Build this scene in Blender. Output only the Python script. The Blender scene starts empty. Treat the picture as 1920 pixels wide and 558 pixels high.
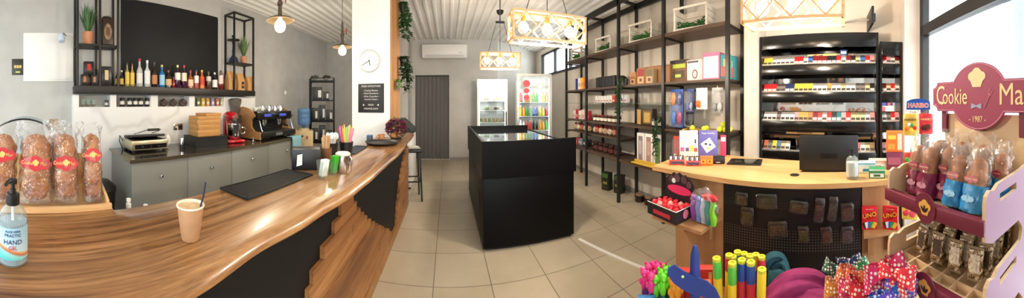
import bpy, bmesh, math, random
from mathutils import Matrix, Vector, noise as mnoise
R = random.Random(7)
PI = math.pi
F = 490.0          # pixels per radian of the 1920 px wide panorama
CX, HY, EYE = 840.0, 193.0, 1.5
SC = bpy.context.scene
COL = SC.collection
ORD = ['first','second','third','fourth','fifth','sixth','seventh','eighth','ninth','tenth','eleventh','twelfth','thirteenth','fourteenth','fifteenth','sixteenth','seventeenth','eighteenth','nineteenth','twentieth','twenty-first','twenty-second','twenty-third','twenty-fourth','twenty-fifth','twenty-sixth']

def th(px): return (px-CX)/F
def onZ(px, py, z):
    d = (EYE-z)*F/(py-HY); return d*math.sin(th(px)), d*math.cos(th(px))
def yonX(px, x): return x/math.tan(th(px))
def face(x, y): return math.atan2(-x, y)
def frame(o, right, up=(0,0,1)):
    r = Vector(right).normalized(); u = Vector(up).normalized(); n = r.cross(u)
    m = Matrix((r,u,n)).transposed().to_4x4(); m.translation = Vector(o); return m
def TR(x,y,z): return Matrix.Translation((x,y,z))
def RZ(a): return Matrix.Rotation(a,4,'Z')
def RX(a): return Matrix.Rotation(a,4,'X')
def RY(a): return Matrix.Rotation(a,4,'Y')

class MB:
    def __init__(s): s.v=[]; s.f=[]; s.M=Matrix.Identity(4); s.mi=[]; s.cur=0
    def at(s, M): s.M=M; return s
    def add(s, vs, fs):
        b=len(s.v); s.v+= [s.M@Vector(p) for p in vs]; s.f+=[[b+i for i in f] for f in fs]; s.mi+=[s.cur]*len(fs); return s
    def bb(s,x0,x1,y0,y1,z0,z1):
        return s.add([(x0,y0,z0),(x1,y0,z0),(x1,y1,z0),(x0,y1,z0),(x0,y0,z1),(x1,y0,z1),(x1,y1,z1),(x0,y1,z1)],
                     [(3,2,1,0),(4,5,6,7),(0,1,5,4),(1,2,6,5),(2,3,7,6),(3,0,4,7)])
    def rb(s,x0,x1,y0,y1,z0,z1,r=.005,seg=2):
        bm=bmesh.new(); bmesh.ops.create_cube(bm,size=1)
        r=min(r,.49*min(x1-x0,y1-y0,z1-z0))
        for v in bm.verts: v.co=Vector(((x0+x1)/2+v.co.x*(x1-x0),(y0+y1)/2+v.co.y*(y1-y0),(z0+z1)/2+v.co.z*(z1-z0)))
        bmesh.ops.bevel(bm,geom=bm.edges[:],offset=r,segments=seg,affect='EDGES',profile=.5)
        bm.verts.index_update(); s.add([v.co[:] for v in bm.verts],[[v.index for v in f.verts] for f in bm.faces]); bm.free(); return s
    def lathe(s,prof,x=0,y=0,z=0,n=20,sx=1,sy=1):
        vs=[];fs=[]
        for r,h in prof:
            for k in range(n):
                a=2*PI*k/n; vs.append((x+r*sx*math.cos(a),y+r*sy*math.sin(a),z+h))
        m=len(prof)
        for i in range(m-1):
            for k in range(n):
                k2=(k+1)%n; fs.append((i*n+k,i*n+k2,(i+1)*n+k2,(i+1)*n+k))
        if prof[0][0]>1e-5: fs.append(tuple(range(n-1,-1,-1)))
        if prof[-1][0]>1e-5: fs.append(tuple((m-1)*n+k for k in range(n)))
        return s.add(vs,fs)
    def cyl(s,x,y,z0,z1,r,r2=None,n=20): return s.lathe([(r,z0),(r if r2 is None else r2,z1)],x,y,0,n)
    def tube(s,pts,r,n=8,closed=False,caps=True):
        P=[Vector(p) for p in pts]; m=len(P); vs=[]; fs=[]
        up=None
        for i,p in enumerate(P):
            if closed: t=(P[(i+1)%m]-P[i-1])
            else: t=P[min(i+1,m-1)]-P[max(i-1,0)]
            t=t.normalized() if t.length>1e-9 else Vector((0,0,1))
            if up is None:
                up=Vector((0,0,1)) if abs(t.z)<.9 else Vector((1,0,0))
            a=t.cross(up)
            if a.length<1e-4: a=t.cross(Vector((0,1,0)))
            a.normalize(); b=a.cross(t).normalized(); up=b
            rr=r[i] if isinstance(r,(list,tuple)) else r
            for k in range(n):
                q=2*PI*k/n; vs.append(p+a*rr*math.cos(q)+b*rr*math.sin(q))
        for i in range(m if closed else m-1):
            j=(i+1)%m
            for k in range(n):
                k2=(k+1)%n; fs.append((i*n+k,j*n+k,j*n+k2,i*n+k2))
        if not closed and caps: fs.append(tuple(range(n))); fs.append(tuple((m-1)*n+k for k in range(n-1,-1,-1)))
        return s.add(vs,fs)
    def bar(s,p,q,w,d=None):
        p=Vector(p);q=Vector(q);t=(q-p); L=t.length; t.normalize()
        up=Vector((0,0,1)) if abs(t.z)<.95 else Vector((0,1,0))
        a=t.cross(up).normalized(); b=a.cross(t).normalized(); d=d or w
        vs=[]
        for c in (p,q):
            for sa,sb in ((-1,-1),(1,-1),(1,1),(-1,1)): vs.append(c+a*sa*w/2+b*sb*d/2)
        return s.add(vs,[(0,1,2,3),(7,6,5,4),(0,4,5,1),(1,5,6,2),(2,6,7,3),(3,7,4,0)])
    def sph(s,x,y,z,rx,ry=None,rz=None,n=14,m=9,f=None):
        ry=rx if ry is None else ry; rz=rx if rz is None else rz
        vs=[(x,y,z-rz)];fs=[]
        for i in range(1,m):
            p=-PI/2+PI*i/m
            for k in range(n):
                a=2*PI*k/n; c=Vector((math.cos(p)*math.cos(a),math.cos(p)*math.sin(a),math.sin(p)))
                if f: c=c*f(c)
                vs.append((x+rx*c.x,y+ry*c.y,z+rz*c.z))
        vs.append((x,y,z+rz)); L=len(vs)-1
        for k in range(n):
            k2=(k+1)%n; fs.append((0,1+k2,1+k)); fs.append((L,1+(m-2)*n+k,1+(m-2)*n+k2))
            for i in range(m-2): fs.append((1+i*n+k,1+i*n+k2,1+(i+1)*n+k2,1+(i+1)*n+k))
        return s.add(vs,fs)
    def prism(s,poly,h0,h1):
        n=len(poly); vs=[(x,y,h0) for x,y in poly]+[(x,y,h1) for x,y in poly]
        return s.add(vs,[tuple(range(n-1,-1,-1)),tuple(range(n,2*n))]+[(i,(i+1)%n,n+(i+1)%n,n+i) for i in range(n)])
    def leaf(s,p,d,L,w,droop=.3):
        p=Vector(p); d=Vector(d).normalized(); sd=d.cross(Vector((0,0,1)))
        if sd.length<.05: sd=Vector((1,0,0))
        sd.normalize(); vs=[p]
        pts=[]
        for t,ww in ((.33,.8),(.66,.9),(1,0)):
            c=p+d*L*t+Vector((0,0,-droop*L*t*t)); pts.append((c,ww))
        vs+= [pts[0][0]-sd*w/2*.8,pts[0][0]+sd*w/2*.8,pts[1][0]-sd*w/2*.9,pts[1][0]+sd*w/2*.9,pts[2][0]]
        vs.append(pts[0][0]-Vector((0,0,w*.15))); vs.append(pts[1][0]-Vector((0,0,w*.15)))
        return s.add(vs,[(0,1,6),(0,6,2),(1,3,7,6),(6,7,4,2),(3,5,7),(7,5,4)])
    def islands(s,name,m,parent=None,smooth=35):
        p=list(range(len(s.v)))
        def fd(a):
            while p[a]!=a: p[a]=p[p[a]]; a=p[a]
            return a
        for f in s.f:
            for q in f[1:]: p[fd(q)]=fd(f[0])
        g={}
        for f in s.f: g.setdefault(fd(f[0]),[]).append(f)
        out=[]
        for fs in g.values():
            ids=sorted({q for f in fs for q in f}); mp={q:i for i,q in enumerate(ids)}; b=MB(); b.v=[s.v[q] for q in ids]; b.f=[[mp[q] for q in f] for f in fs]; b.mi=[0]*len(b.f); out.append(b.build(name,m,parent,smooth))
        return out
    def build(s,name,m,parent=None,smooth=35,loc=None):
        me=bpy.data.meshes.new(name); me.from_pydata([tuple(v) for v in s.v],[],s.f)
        ms=m if isinstance(m,(list,tuple)) else [m]
        for k in ms: me.materials.append(k)
        if len(ms)>1: me.polygons.foreach_set('material_index',s.mi)
        bm=bmesh.new(); bm.from_mesh(me); bmesh.ops.recalc_face_normals(bm,faces=bm.faces); bm.to_mesh(me); bm.free()
        if smooth:
            me.polygons.foreach_set('use_smooth',[True]*len(me.polygons)); me.set_sharp_from_angle(angle=math.radians(smooth))
        me.update()
        o=bpy.data.objects.new(name,me); COL.objects.link(o)
        if parent: o.parent=parent
        if loc: o.location=loc
        return o

def tag(o,label,cat,group=None,kind=None):
    o['label']=label; o['category']=cat
    if group: o['group']=group
    if kind: o['kind']=kind
    return o
def thing(name,label,cat,loc=(0,0,0),rz=0,group=None):
    o=bpy.data.objects.new(name,None); COL.objects.link(o); o.empty_display_size=.05
    o.location=loc; o.rotation_euler=(0,0,rz); return tag(o,label,cat,group)
def struct(o,label=None):
    o['kind']='structure'
    if label: o['label']=label
    return o
KIDS={}
def kids(o): return [c for c in bpy.data.objects if c.parent==o]
def dup(root,loc,rz=None,label=None,group=None,ks=None):
    r=root.copy(); COL.objects.link(r); r.location=loc
    if rz is not None: r.rotation_euler=(0,0,rz)
    if label: r['label']=label
    if group: r['group']=group
    for ch in (kids(root) if ks is None else ks):
        c=ch.copy(); COL.objects.link(c); c.parent=r
        for g in kids(ch):
            d=g.copy(); COL.objects.link(d); d.parent=c
    return r
def text(s,size,m,parent,M,ext=.0008,name='lettering',align='CENTER',shear=0,width=1.0,bend=None,off=0):
    cu=bpy.data.curves.new('t','FONT'); cu.body=s; cu.size=size; cu.extrude=ext; cu.align_x=align; cu.align_y='CENTER'; cu.shear=shear; cu.offset=off; cu.resolution_u=3
    o=bpy.data.objects.new('t',cu); COL.objects.link(o)
    dg=bpy.context.evaluated_depsgraph_get(); me=bpy.data.meshes.new_from_object(o.evaluated_get(dg))
    bpy.data.objects.remove(o); bpy.data.curves.remove(cu)
    S=Matrix.Diagonal((width,1,1,1)); me.transform(S)
    if bend:
        for v in me.vertices: v.co.z+=bend(v.co.x)
    me.transform(M); me.materials.clear(); me.materials.append(m); me.name=name
    o=bpy.data.objects.new(name,me); COL.objects.link(o)
    if parent: o.parent=parent
    return o

# ---------------------------------------------------------------- materials
def lin(c):
    return tuple(((v/255)/12.92 if v/255<=.04045 else ((v/255+.055)/1.055)**2.4) for v in c)+(1,)
MC={}
def newmat(name):
    m=bpy.data.materials.new(name); m.use_nodes=True; nt=m.node_tree; nt.nodes.clear()
    out=nt.nodes.new('ShaderNodeOutputMaterial'); return m,nt,out
def prin(nt,col,rough,metal=0,coat=0,spec=.5):
    p=nt.nodes.new('ShaderNodeBsdfPrincipled'); p.inputs['Base Color'].default_value=col; p.inputs['Roughness'].default_value=rough
    p.inputs['Metallic'].default_value=metal; p.inputs['Coat Weight'].default_value=coat; p.inputs['Coat Roughness'].default_value=.06; p.inputs['Specular IOR Level'].default_value=spec; return p
def coords(nt,scale=(1,1,1),loc=(0,0,0),rot=(0,0,0)):
    t=nt.nodes.new('ShaderNodeTexCoord'); mp=nt.nodes.new('ShaderNodeMapping'); mp.inputs['Scale'].default_value=scale; mp.inputs['Location'].default_value=loc; mp.inputs['Rotation'].default_value=rot
    nt.links.new(t.outputs['Object'],mp.inputs['Vector']); return mp.outputs['Vector']
def ramp(nt,stops,fac):
    r=nt.nodes.new('ShaderNodeValToRGB'); e=r.color_ramp.elements
    while len(e)<len(stops): e.new(.5)
    for k,(p,c) in enumerate(stops): e[k].position=p; e[k].color=c
    nt.links.new(fac,r.inputs['Fac']); return r.outputs['Color']
def noise(nt,vec,scale,detail=3,rough=.5,dist=0):
    n=nt.nodes.new('ShaderNodeTexNoise'); n.inputs['Scale'].default_value=scale; n.inputs['Detail'].default_value=detail; n.inputs['Roughness'].default_value=rough; n.inputs['Distortion'].default_value=dist
    nt.links.new(vec,n.inputs['Vector']); return n.outputs['Fac']
def bumpn(nt,p,fac,strength=.2,dist=.01):
    b=nt.nodes.new('ShaderNodeBump'); b.inputs['Strength'].default_value=strength; b.inputs['Distance'].default_value=dist
    nt.links.new(fac,b.inputs['Height']); nt.links.new(b.outputs['Normal'],p.inputs['Normal'])
def mat(name,c,rough=.5,metal=0,var=0,scale=6,bump=0,coat=0,spec=.5,c2=None):
    k=(name,tuple(c),rough,metal,var,scale,bump,coat,spec,c2)
    if k in MC: return MC[k]
    m,nt,out=newmat(name); col=lin(c); p=prin(nt,col,rough,metal,coat,spec)
    if var or bump or c2:
        v=coords(nt); f=noise(nt,v,scale,4)
        if var or c2:
            a=lin(c2) if c2 else tuple(x*(1-var) for x in col[:3])+(1,)
            b=col if c2 else tuple(min(1,x*(1+var)) for x in col[:3])+(1,)
            nt.links.new(ramp(nt,[(.35,a),(.65,b)],f),p.inputs['Base Color'])
        if bump: bumpn(nt,p,f,bump)
    nt.links.new(p.outputs[0],out.inputs[0]); MC[k]=m; return m
def emit(name,c,s):
    m,nt,out=newmat(name); e=nt.nodes.new('ShaderNodeEmission'); e.inputs[0].default_value=lin(c); e.inputs[1].default_value=s
    nt.links.new(e.outputs[0],out.inputs[0]); return m
def glass(name,tint=(255,255,255),refl=1.0,rough=.02,body=0.0,bodycol=(255,255,255),wr=0,wscale=20):
    """thin clear sheet: light passes straight through, a fresnel share is mirrored, a share is milky"""
    m,nt,out=newmat(name); t=nt.nodes.new('ShaderNodeBsdfTransparent'); t.inputs[0].default_value=lin(tint)
    g=nt.nodes.new('ShaderNodeBsdfGlossy'); g.inputs['Roughness'].default_value=rough
    fr=nt.nodes.new('ShaderNodeLayerWeight'); fr.inputs[0].default_value=.5
    pw=nt.nodes.new('ShaderNodeMath'); pw.operation='POWER'; pw.inputs[1].default_value=4.0; nt.links.new(fr.outputs['Facing'],pw.inputs[0])
    mu=nt.nodes.new('ShaderNodeMath'); mu.operation='MULTIPLY_ADD'; mu.inputs[1].default_value=.75*min(1,refl); mu.inputs[2].default_value=.035*refl; nt.links.new(pw.outputs[0],mu.inputs[0])
    mx=nt.nodes.new('ShaderNodeMixShader'); nt.links.new(mu.outputs[0],mx.inputs[0]); nt.links.new(t.outputs[0],mx.inputs[1]); nt.links.new(g.outputs[0],mx.inputs[2])
    last=mx
    if body:
        d=nt.nodes.new('ShaderNodeBsdfDiffuse'); d.inputs[0].default_value=lin(bodycol); m2=nt.nodes.new('ShaderNodeMixShader'); m2.inputs[0].default_value=body
        nt.links.new(mx.outputs[0],m2.inputs[1]); nt.links.new(d.outputs[0],m2.inputs[2]); last=m2
    if wr:
        v=coords(nt); f=noise(nt,v,wscale,3,.6,.8); b=nt.nodes.new('ShaderNodeBump'); b.inputs['Strength'].default_value=wr; b.inputs['Distance'].default_value=.02
        nt.links.new(f,b.inputs['Height']); nt.links.new(b.outputs[0],g.inputs['Normal']); nt.links.new(b.outputs[0],fr.inputs['Normal'])
    nt.links.new(last.outputs[0],out.inputs[0]); return m
def wood(name,cols,axis='Y',scale=1,rough=.35,coat=0,stretch=14,bump=.05,dist=1.2,plank=None):
    m,nt,out=newmat(name); s=[stretch]*3; s['XYZ'.index(axis)]=1.0
    v=coords(nt,tuple(x*scale for x in s)); f=noise(nt,v,1.0,6,.62,dist)
    f2=noise(nt,coords(nt,tuple(x*scale*.28 for x in s),(3,1,7)),1.0,3,.5,.6)
    ad=nt.nodes.new('ShaderNodeMath'); ad.operation='MULTIPLY_ADD'; ad.inputs[1].default_value=.55; nt.links.new(f,ad.inputs[0])
    ml=nt.nodes.new('ShaderNodeMath'); ml.operation='MULTIPLY'; ml.inputs[1].default_value=.45; nt.links.new(f2,ml.inputs[0]); nt.links.new(ml.outputs[0],ad.inputs[2])
    n=len(cols); c=ramp(nt,[(.34+.34*i/(n-1),lin(cc)) for i,cc in enumerate(cols)],ad.outputs[0])
    p=prin(nt,lin(cols[0]),rough,0,coat); nt.links.new(c,p.inputs['Base Color'])
    if bump: bumpn(nt,p,f,bump,.004)
    nt.links.new(p.outputs[0],out.inputs[0]); return m
BLACK=mat('black_paint',(20,20,21),.42)
BLKM=mat('black_metal',(24,23,22),.4,0,.15,20)
BLKG=mat('black_gloss',(13,13,14),.18)
WHITE=mat('white_plastic',(238,238,236),.35)
CHROME=mat('chrome',(215,215,215),.15,1)
STEEL=mat('brushed_steel',(190,188,182),.28,1)
PAPER=mat('white_paper',(240,238,232),.7)
GLASS=glass('clear_glass',(250,253,252),.9)
FILM=glass('clear_film',(252,252,252),2.8,.12,.03,(255,255,255),.8,30)
# ---------------------------------------------------------------- setting
XL, XR, YB, ZC = -3.25, 2.85, 6.87, 3.16
def fy(x): return -0.62-0.213*(2.6-x)      # front wall line (shop front), slightly skewed
def mat_floor():
    m,nt,out=newmat('floor_tiles'); v=coords(nt,(1,1,1),(.12+4*.477,-2.13+8*.477,0))
    b=nt.nodes.new('ShaderNodeTexBrick'); b.offset=0; b.squash=1
    for k,x in (('Scale',1.0),('Mortar Size',.0035),('Mortar Smooth',.1),('Bias',0),('Brick Width',.477),('Row Height',.477)): b.inputs[k].default_value=x
    b.inputs['Color1'].default_value=lin((190,178,156)); b.inputs['Color2'].default_value=lin((183,171,149)); b.inputs['Mortar'].default_value=lin((112,102,86))
    nt.links.new(v,b.inputs['Vector'])
    n=noise(nt,coords(nt),2.2,5,.6); mx=nt.nodes.new('ShaderNodeMixRGB'); mx.blend_type='MULTIPLY'; mx.inputs[0].default_value=.5
    nt.links.new(b.outputs['Color'],mx.inputs[1]); nt.links.new(ramp(nt,[(.3,lin((215,212,205))),(.7,lin((255,255,252)))],n),mx.inputs[2])
    p=prin(nt,(1,1,1,1),.3); nt.links.new(mx.outputs[0],p.inputs['Base Color']); bumpn(nt,p,b.outputs['Fac'],-.15,.004)
    nt.links.new(p.outputs[0],out.inputs[0]); return m
def mat_plaster(name,c,var=.05,bump=.12,sc=5):
    return mat(name,c,.75,0,var,sc,bump)
PLG=mat_plaster('grey_plaster',(186,184,180))
PLC=mat_plaster('cream_plaster',(220,209,194),.03)
PLW=mat_plaster('white_plaster',(242,240,236),.02)
m,nt,out=newmat('concrete_wall'); v=coords(nt); f=noise(nt,v,1.3,6,.6); c=ramp(nt,[(.3,lin((182,179,173))),(.7,lin((203,200,195)))],f); p=prin(nt,(1,1,1,1),.7); nt.links.new(c,p.inputs['Base Color']); bumpn(nt,p,noise(nt,v,9,4),.15); nt.links.new(p.outputs[0],out.inputs[0]); CONC=m
def mat_marble():
    m,nt,out=newmat('white_marble'); v=coords(nt); w=nt.nodes.new('ShaderNodeTexWave'); w.inputs['Scale'].default_value=.42; w.inputs['Distortion'].default_value=14; w.inputs['Detail'].default_value=4; w.inputs['Detail Scale'].default_value=1.2
    mp=coords(nt,(1,1,1),(0,0,0),(.6,.3,.5)); nt.links.new(mp,w.inputs['Vector'])
    c=ramp(nt,[(0,lin((220,219,217))),(.012,lin((230,229,226))),(.06,lin((238,237,235)))],w.outputs['Fac']); p=prin(nt,(1,1,1,1),.22); nt.links.new(c,p.inputs['Base Color']); nt.links.new(p.outputs[0],out.inputs[0]); return m
MARB=mat_marble()
# floor
yl,yr=fy(XL-.3),fy(3.3)
struct(MB().add([(XL-.3,yl-.1,0),(3.4,fy(3.4)-.1,0),(3.4,8.6,0),(XL-.3,8.6,0),(XL-.3,yl-.1,-.1),(3.4,fy(3.4)-.1,-.1),(3.4,8.6,-.1),(XL-.3,8.6,-.1)],[(0,1,2,3),(7,6,5,4),(0,4,5,1),(1,5,6,2),(2,6,7,3),(3,7,4,0)]).build('floor',mat_floor()))
# corrugated sheet ceiling, ridges along Y
CEIL=mat('painted_corrugated_sheet',(240,238,234),.45,0,.03,2)
mb=MB(); pit=.152; n=int((3.3-XL+.3)/pit)+1; xs=[]
for i in range(n):
    x=XL-.2+i*pit
    xs+=[(x,0),(x+.035,0),(x+.058,.038),(x+.128,.038)]
ys=[yl-.1,1.0,3.0,5.0,8.6]; vs=[];fs=[]
for y in ys: vs+=[(x,y,ZC+h) for x,h in xs]
k=len(xs)
for j in range(len(ys)-1):
    for i in range(k-1): fs.append((j*k+i,j*k+i+1,(j+1)*k+i+1,(j+1)*k+i))
vs2=[(x,y,z+.012) for x,y,z in vs]; nv=len(vs); fs+=[tuple(nv+i for i in f[::-1]) for f in fs]
mb=MB(); mb.add(vs+vs2,fs); struct(mb.build('ceiling',CEIL,smooth=20))
# walls
struct(MB().bb(XL-.15,XL,yl-.1,6.66,0,ZC+.06).build('wall_left',PLG))
struct(MB().bb(XL-.15,-1.15,6.5,6.65,0,ZC+.06).build('alcove_wall',PLG))
dx0,dx1,dz=-.87,.03,2.24
mb=MB(); mb.bb(-1.0,dx0,YB,YB+.15,0,ZC+.06).bb(dx1,1.32,YB,YB+.15,0,ZC+.06).bb(dx0,dx1,YB,YB+.15,dz,ZC+.06).bb(-1.15,-1.0,6.5,YB+.15,0,ZC+.06)
struct(mb.build('wall_back',CONC))
a=Vector((1.32,YB,0)); b=Vector((XR+.05,8.2,0)); mb=MB(); t=(b-a).normalized(); nrm=Vector((-t.y,t.x,0))*.15
mb.add([a,b,b+nrm,a+nrm,a+Vector((0,0,3.22)),b+Vector((0,0,3.22)),b+nrm+Vector((0,0,3.22)),a+nrm+Vector((0,0,3.22))],[(3,2,1,0),(4,5,6,7),(0,1,5,4),(1,2,6,5),(2,3,7,6),(3,0,4,7)])
struct(mb.build('recess_wall',CONC))
# store room behind the curtain
struct(MB().bb(dx0-.3,dx1+.3,YB+.6,YB+.65,0,2.6).build('store_wall',mat('store_room',(60,58,56),.8)))
# right wall with clerestory window near the far end
wy0,wy1,wz0,wz1=4.9,7.7,2.32,3.0
mb=MB(); mb.bb(XR,XR+.15,-.75,wy0,0,ZC+.06).bb(XR,XR+.15,wy1,8.3,0,ZC+.06).bb(XR,XR+.15,wy0,wy1,0,wz0).bb(XR,XR+.15,wy0,wy1,wz1,ZC+.06)
struct(mb.build('wall_right',PLC))
DKF=mat('dark_window_frame',(26,26,30),.45)
mb=MB()
for y in (wy0+.03,5.75,6.7,wy1-.03): mb.bb(XR+.03,XR+.1,y-.03,y+.03,wz0,wz1)
mb.bb(XR+.03,XR+.1,wy0,wy1,wz0,wz0+.05).bb(XR+.03,XR+.1,wy0,wy1,wz1-.05,wz1).bb(XR-.02,XR+.12,wy0,wy1,wz0-.03,wz0)
w=struct(mb.build('window_1',DKF)); MB().bb(XR+.06,XR+.07,wy0,wy1,wz0+.05,wz1-.05).build('pane',GLASS,w)
# baseboards
TRIM=mat('grey_skirting',(150,146,138),.5)
struct(MB().bb(XR-.012,XR,1.2,8.1,0,.08).build('baseboard_right',TRIM)); 
struct(MB().bb(dx1+.02,1.3,YB-.012,YB,0,.08).build('baseboard_back',TRIM))
# shop front behind / beside the camera: dark frames and big panes
mb=MB()
def fpt(x,off=0): return Vector((x,fy(x),0))
def post(mb,x,w,z0,z1,d=.07):
    t=Vector((1,.213,0)).normalized(); c=Vector((x,fy(x),0)); nn=Vector((-t.y,t.x,0))
    vs=[]
    for z in (z0,z1):
        for sa,sb in ((-1,-1),(1,-1),(1,1),(-1,1)): vs.append(c+t*sa*w/2+nn*sb*d/2+Vector((0,0,z)))
    mb.add(vs,[(3,2,1,0),(4,5,6,7),(0,1,5,4),(1,2,6,5),(2,3,7,6),(3,0,4,7)])
def span(mb,x0,x1,z0,z1,d=.07): post(mb,(x0+x1)/2,(x1-x0)*1.0225,z0,z1,d)
mb=MB(); span(mb,-3.4,3.0,2.85,ZC+.05,.14); span(mb,-3.4,-1.3,0,.5,.14); span(mb,.25,3.0,0,.28,.14); span(mb,-3.4,-2.9,.5,2.85,.14)
struct(mb.build('wall_front',PLC))
for i,(x0,x1,zb) in enumerate(((-2.9,-1.3,.5),(-1.3,.25,.0),(.25,2.52,.28))):
    mb=MB(); ztr=2.2
    for x in (x0+.03,x1-.03): post(mb,x,.07,zb,2.85)
    span(mb,x0,x1,ztr-.05,ztr+.05); span(mb,x0,x1,2.79,2.85); span(mb,x0,x1,zb,zb+.08)
    if i==1: post(mb,-.5,.08,0,ztr)
    w=struct(mb.build('door_1' if i==1 else 'window_%d'%(2 if i==0 else 3),DKF))
    mb=MB(); span(mb,x0+.05,x1-.05,zb+.08,ztr-.05,.012); span(mb,x0+.05,x1-.05,ztr+.05,2.79,.012); mb.build('pane',GLASS,w)
    if i==1:
        mb=MB(); post(mb,-.42,.03,.9,1.3,.14); mb.build('door_handle',STEEL,w)
# white wood-grained pillar beside the shop window, white pillar between the racks
WGR=wood('whitewashed_wood',[(214,204,198),(228,220,214),(240,234,229)],'Z',1.2,.6,0,12,.2)
struct(MB().bb(2.53,2.9,-.62,-.45,0,ZC+.03).build('shopfront_column',WGR))
struct(MB().bb(2.56,XR,1.05,1.2,0,ZC+.03).build('rack_column',mat_plaster('pillar_cream',(205,196,182),.05)))
# main white pillar with its wood-clad side
COLX0,COLX1,COLY0,COLY1=-1.268,-.745,3.3,3.93
struct(MB().bb(COLX0,COLX1,COLY0,COLY1,0,ZC+.03).build('column',PLW))
OAK=wood('oak_plank',[(150,100,54),(184,132,78),(205,156,102)],'Z',1.3,.5)
mb=MB()
for i in range(5): mb.bb(COLX1,COLX1+.018,COLY0-.0+i*.127,COLY0+i*.127+.124,0,ZC+.02)
struct(mb.build('trim_1',OAK))
# marble splashback with four open niches under the wall shelf
NICH=[(148,207),(218,283),(296,355),(365,420)]
NX=-3.11
ny=[(yonX(a,NX),yonX(b,NX)) for a,b in NICH]
mb=MB(); mb.bb(XL,NX,.43,3.42,.5,1.452)
yy=[.43]+[v for p in ny for v in p]+[3.42]
for i in range(0,len(yy),2): mb.bb(XL,NX,yy[i],yy[i+1],1.452,1.60)
struct(mb.build('trim_2',MARB),'white marble splashback with open niches')
# outside: pavement, pale kerb, made-up blue block imitating the bluish reflection in the pane
struct(MB().bb(-14,14,-16,-2.2,-.14,-.1).build('ground',mat('pavement',(200,198,194),.8)))
struct(MB().bb(2.35,2.75,-2.1,-1.7,-.1,3.4).build('blue_reflection_block',mat('pale_blue_reflection',(150,178,205),.6)))
# ---------------------------------------------------------------- bar
BARZ=1.06
def bf(y):   # front (customer) edge, live edge
    pts=[(-1.0,-.56),(.3,-.545),(.62,-.56),(.95,-.525),(1.3,-.49),(1.7,-.475),(2.65,-.462),(3.2,-.49),(3.95,-.515)]
    for (a,x),(b,x2) in zip(pts,pts[1:]):
        if y<=b:
            t=(y-a)/(b-a); t=t*t*(3-2*t); return x+(x2-x)*t+.004*math.sin(y*6)+.0015*math.sin(y*17+1)
    return pts[-1][1]
def bk(y):
    pts=[(-1.0,-1.6),(.29,-1.6),(.31,-1.035),(.9,-1.025),(1.5,-.97),(2.8,-.93),(3.27,-.93),(3.29,-.72),(3.95,-.72)]
    for (a,x),(b,x2) in zip(pts,pts[1:]):
        if y<=b: return x+(x2-x)*(y-a)/(b-a)
    return pts[-1][1]
def mat_slab():
    m,nt,out=newmat('live_edge_acacia'); v=coords(nt,(11,.8,11)); 
    f=noise(nt,v,1.0,8,.66,2.0); g=noise(nt,coords(nt,(46,1.6,46)),1.0,5,.65,1.2); h=noise(nt,coords(nt,(2.2,.5,2.2),(5,2,0)),1.0,2,.5,.8)
    a=nt.nodes.new('ShaderNodeMath'); a.operation='MULTIPLY_ADD'; a.inputs[1].default_value=.5; nt.links.new(f,a.inputs[0])
    b=nt.nodes.new('ShaderNodeMath'); b.operation='MULTIPLY_ADD'; b.inputs[1].default_value=.28; nt.links.new(g,b.inputs[0]); nt.links.new(b.outputs[0],a.inputs[2])
    c=nt.nodes.new('ShaderNodeMath'); c.operation='MULTIPLY'; c.inputs[1].default_value=.22; nt.links.new(h,c.inputs[0]); nt.links.new(c.outputs[0],b.inputs[2])
    col=ramp(nt,[(.36,lin((62,36,18))),(.43,lin((104,66,36))),(.49,lin((138,96,56))),(.56,lin((166,122,78))),(.66,lin((188,150,104)))],a.outputs[0])
    p=prin(nt,(1,1,1,1),.3,0,.35); nt.links.new(col,p.inputs['Base Color']); bumpn(nt,p,g,.06,.003); nt.links.new(p.outputs[0],out.inputs[0]); return m
SLAB=mat_slab()
bar=thing('bar_counter','long bar counter with a wavy live-edge wooden top and black front clad in stepped planks','counter',(-.75,0,0))
ys=[-.95+i*.05 for i in range(97)]; ys=[y for y in ys if y<=3.86]; ys=sorted(set(ys+[.29,.31,3.27,3.29]))
ring=[]; 
for y in ys:
    f=bf(y)+.75; k=bk(y)+.75; w=.004*math.sin(y*3+2)
    sec=[(k,1.005),(k,1.056),(k+.006,BARZ)]+[(k+(f-.03-k)*q,BARZ) for q in (.33,.66)]+[(f-.03,BARZ),(f-.008,1.052),(f+.012+w,1.035),(f+.014+w,1.022),(f-.004,1.008),(f-.03,1.004)]
    ring.append([(x,y,z) for x,z in sec])
mb=MB(); n=len(ring[0]); vs=[p for r in ring for p in r]; fs=[]
for j in range(len(ring)-1):
    for i in range(n): fs.append((j*n+i,j*n+(i+1)%n,(j+1)*n+(i+1)%n,(j+1)*n+i))
fs.append(tuple(range(n))); fs.append(tuple((len(ring)-1)*n+i for i in range(n-1,-1,-1)))
mb.add(vs,fs).build('countertop',SLAB,bar,smooth=50)
BX=-.60+.75
mb=MB(); mb.bb(BX-.05,BX,-.9,3.8,0,1.004); mb.build('front_panel',mat('matt_black_panel',(15,15,16),.6,0,0,6,0,0,.3),bar)
MB().bb(-.18,BX-.05,-.9,-.85,0,1.004).bb(BX-.06,BX-.0,3.8,3.815,0,1.0).islands('end_panel',mat('matt_black_panel',(15,15,16),.6,0,0,6,0,0,.3),bar)
MB().bb(-.83,-.2,-.85,.28,.0,1.004).bb(-.62,-.3,.3,3.2,.83,.86).bb(-.62,-.6,.3,3.2,0,.83).build('work_shelf',mat('grey_carcass',(120,120,118),.5),bar)
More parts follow.
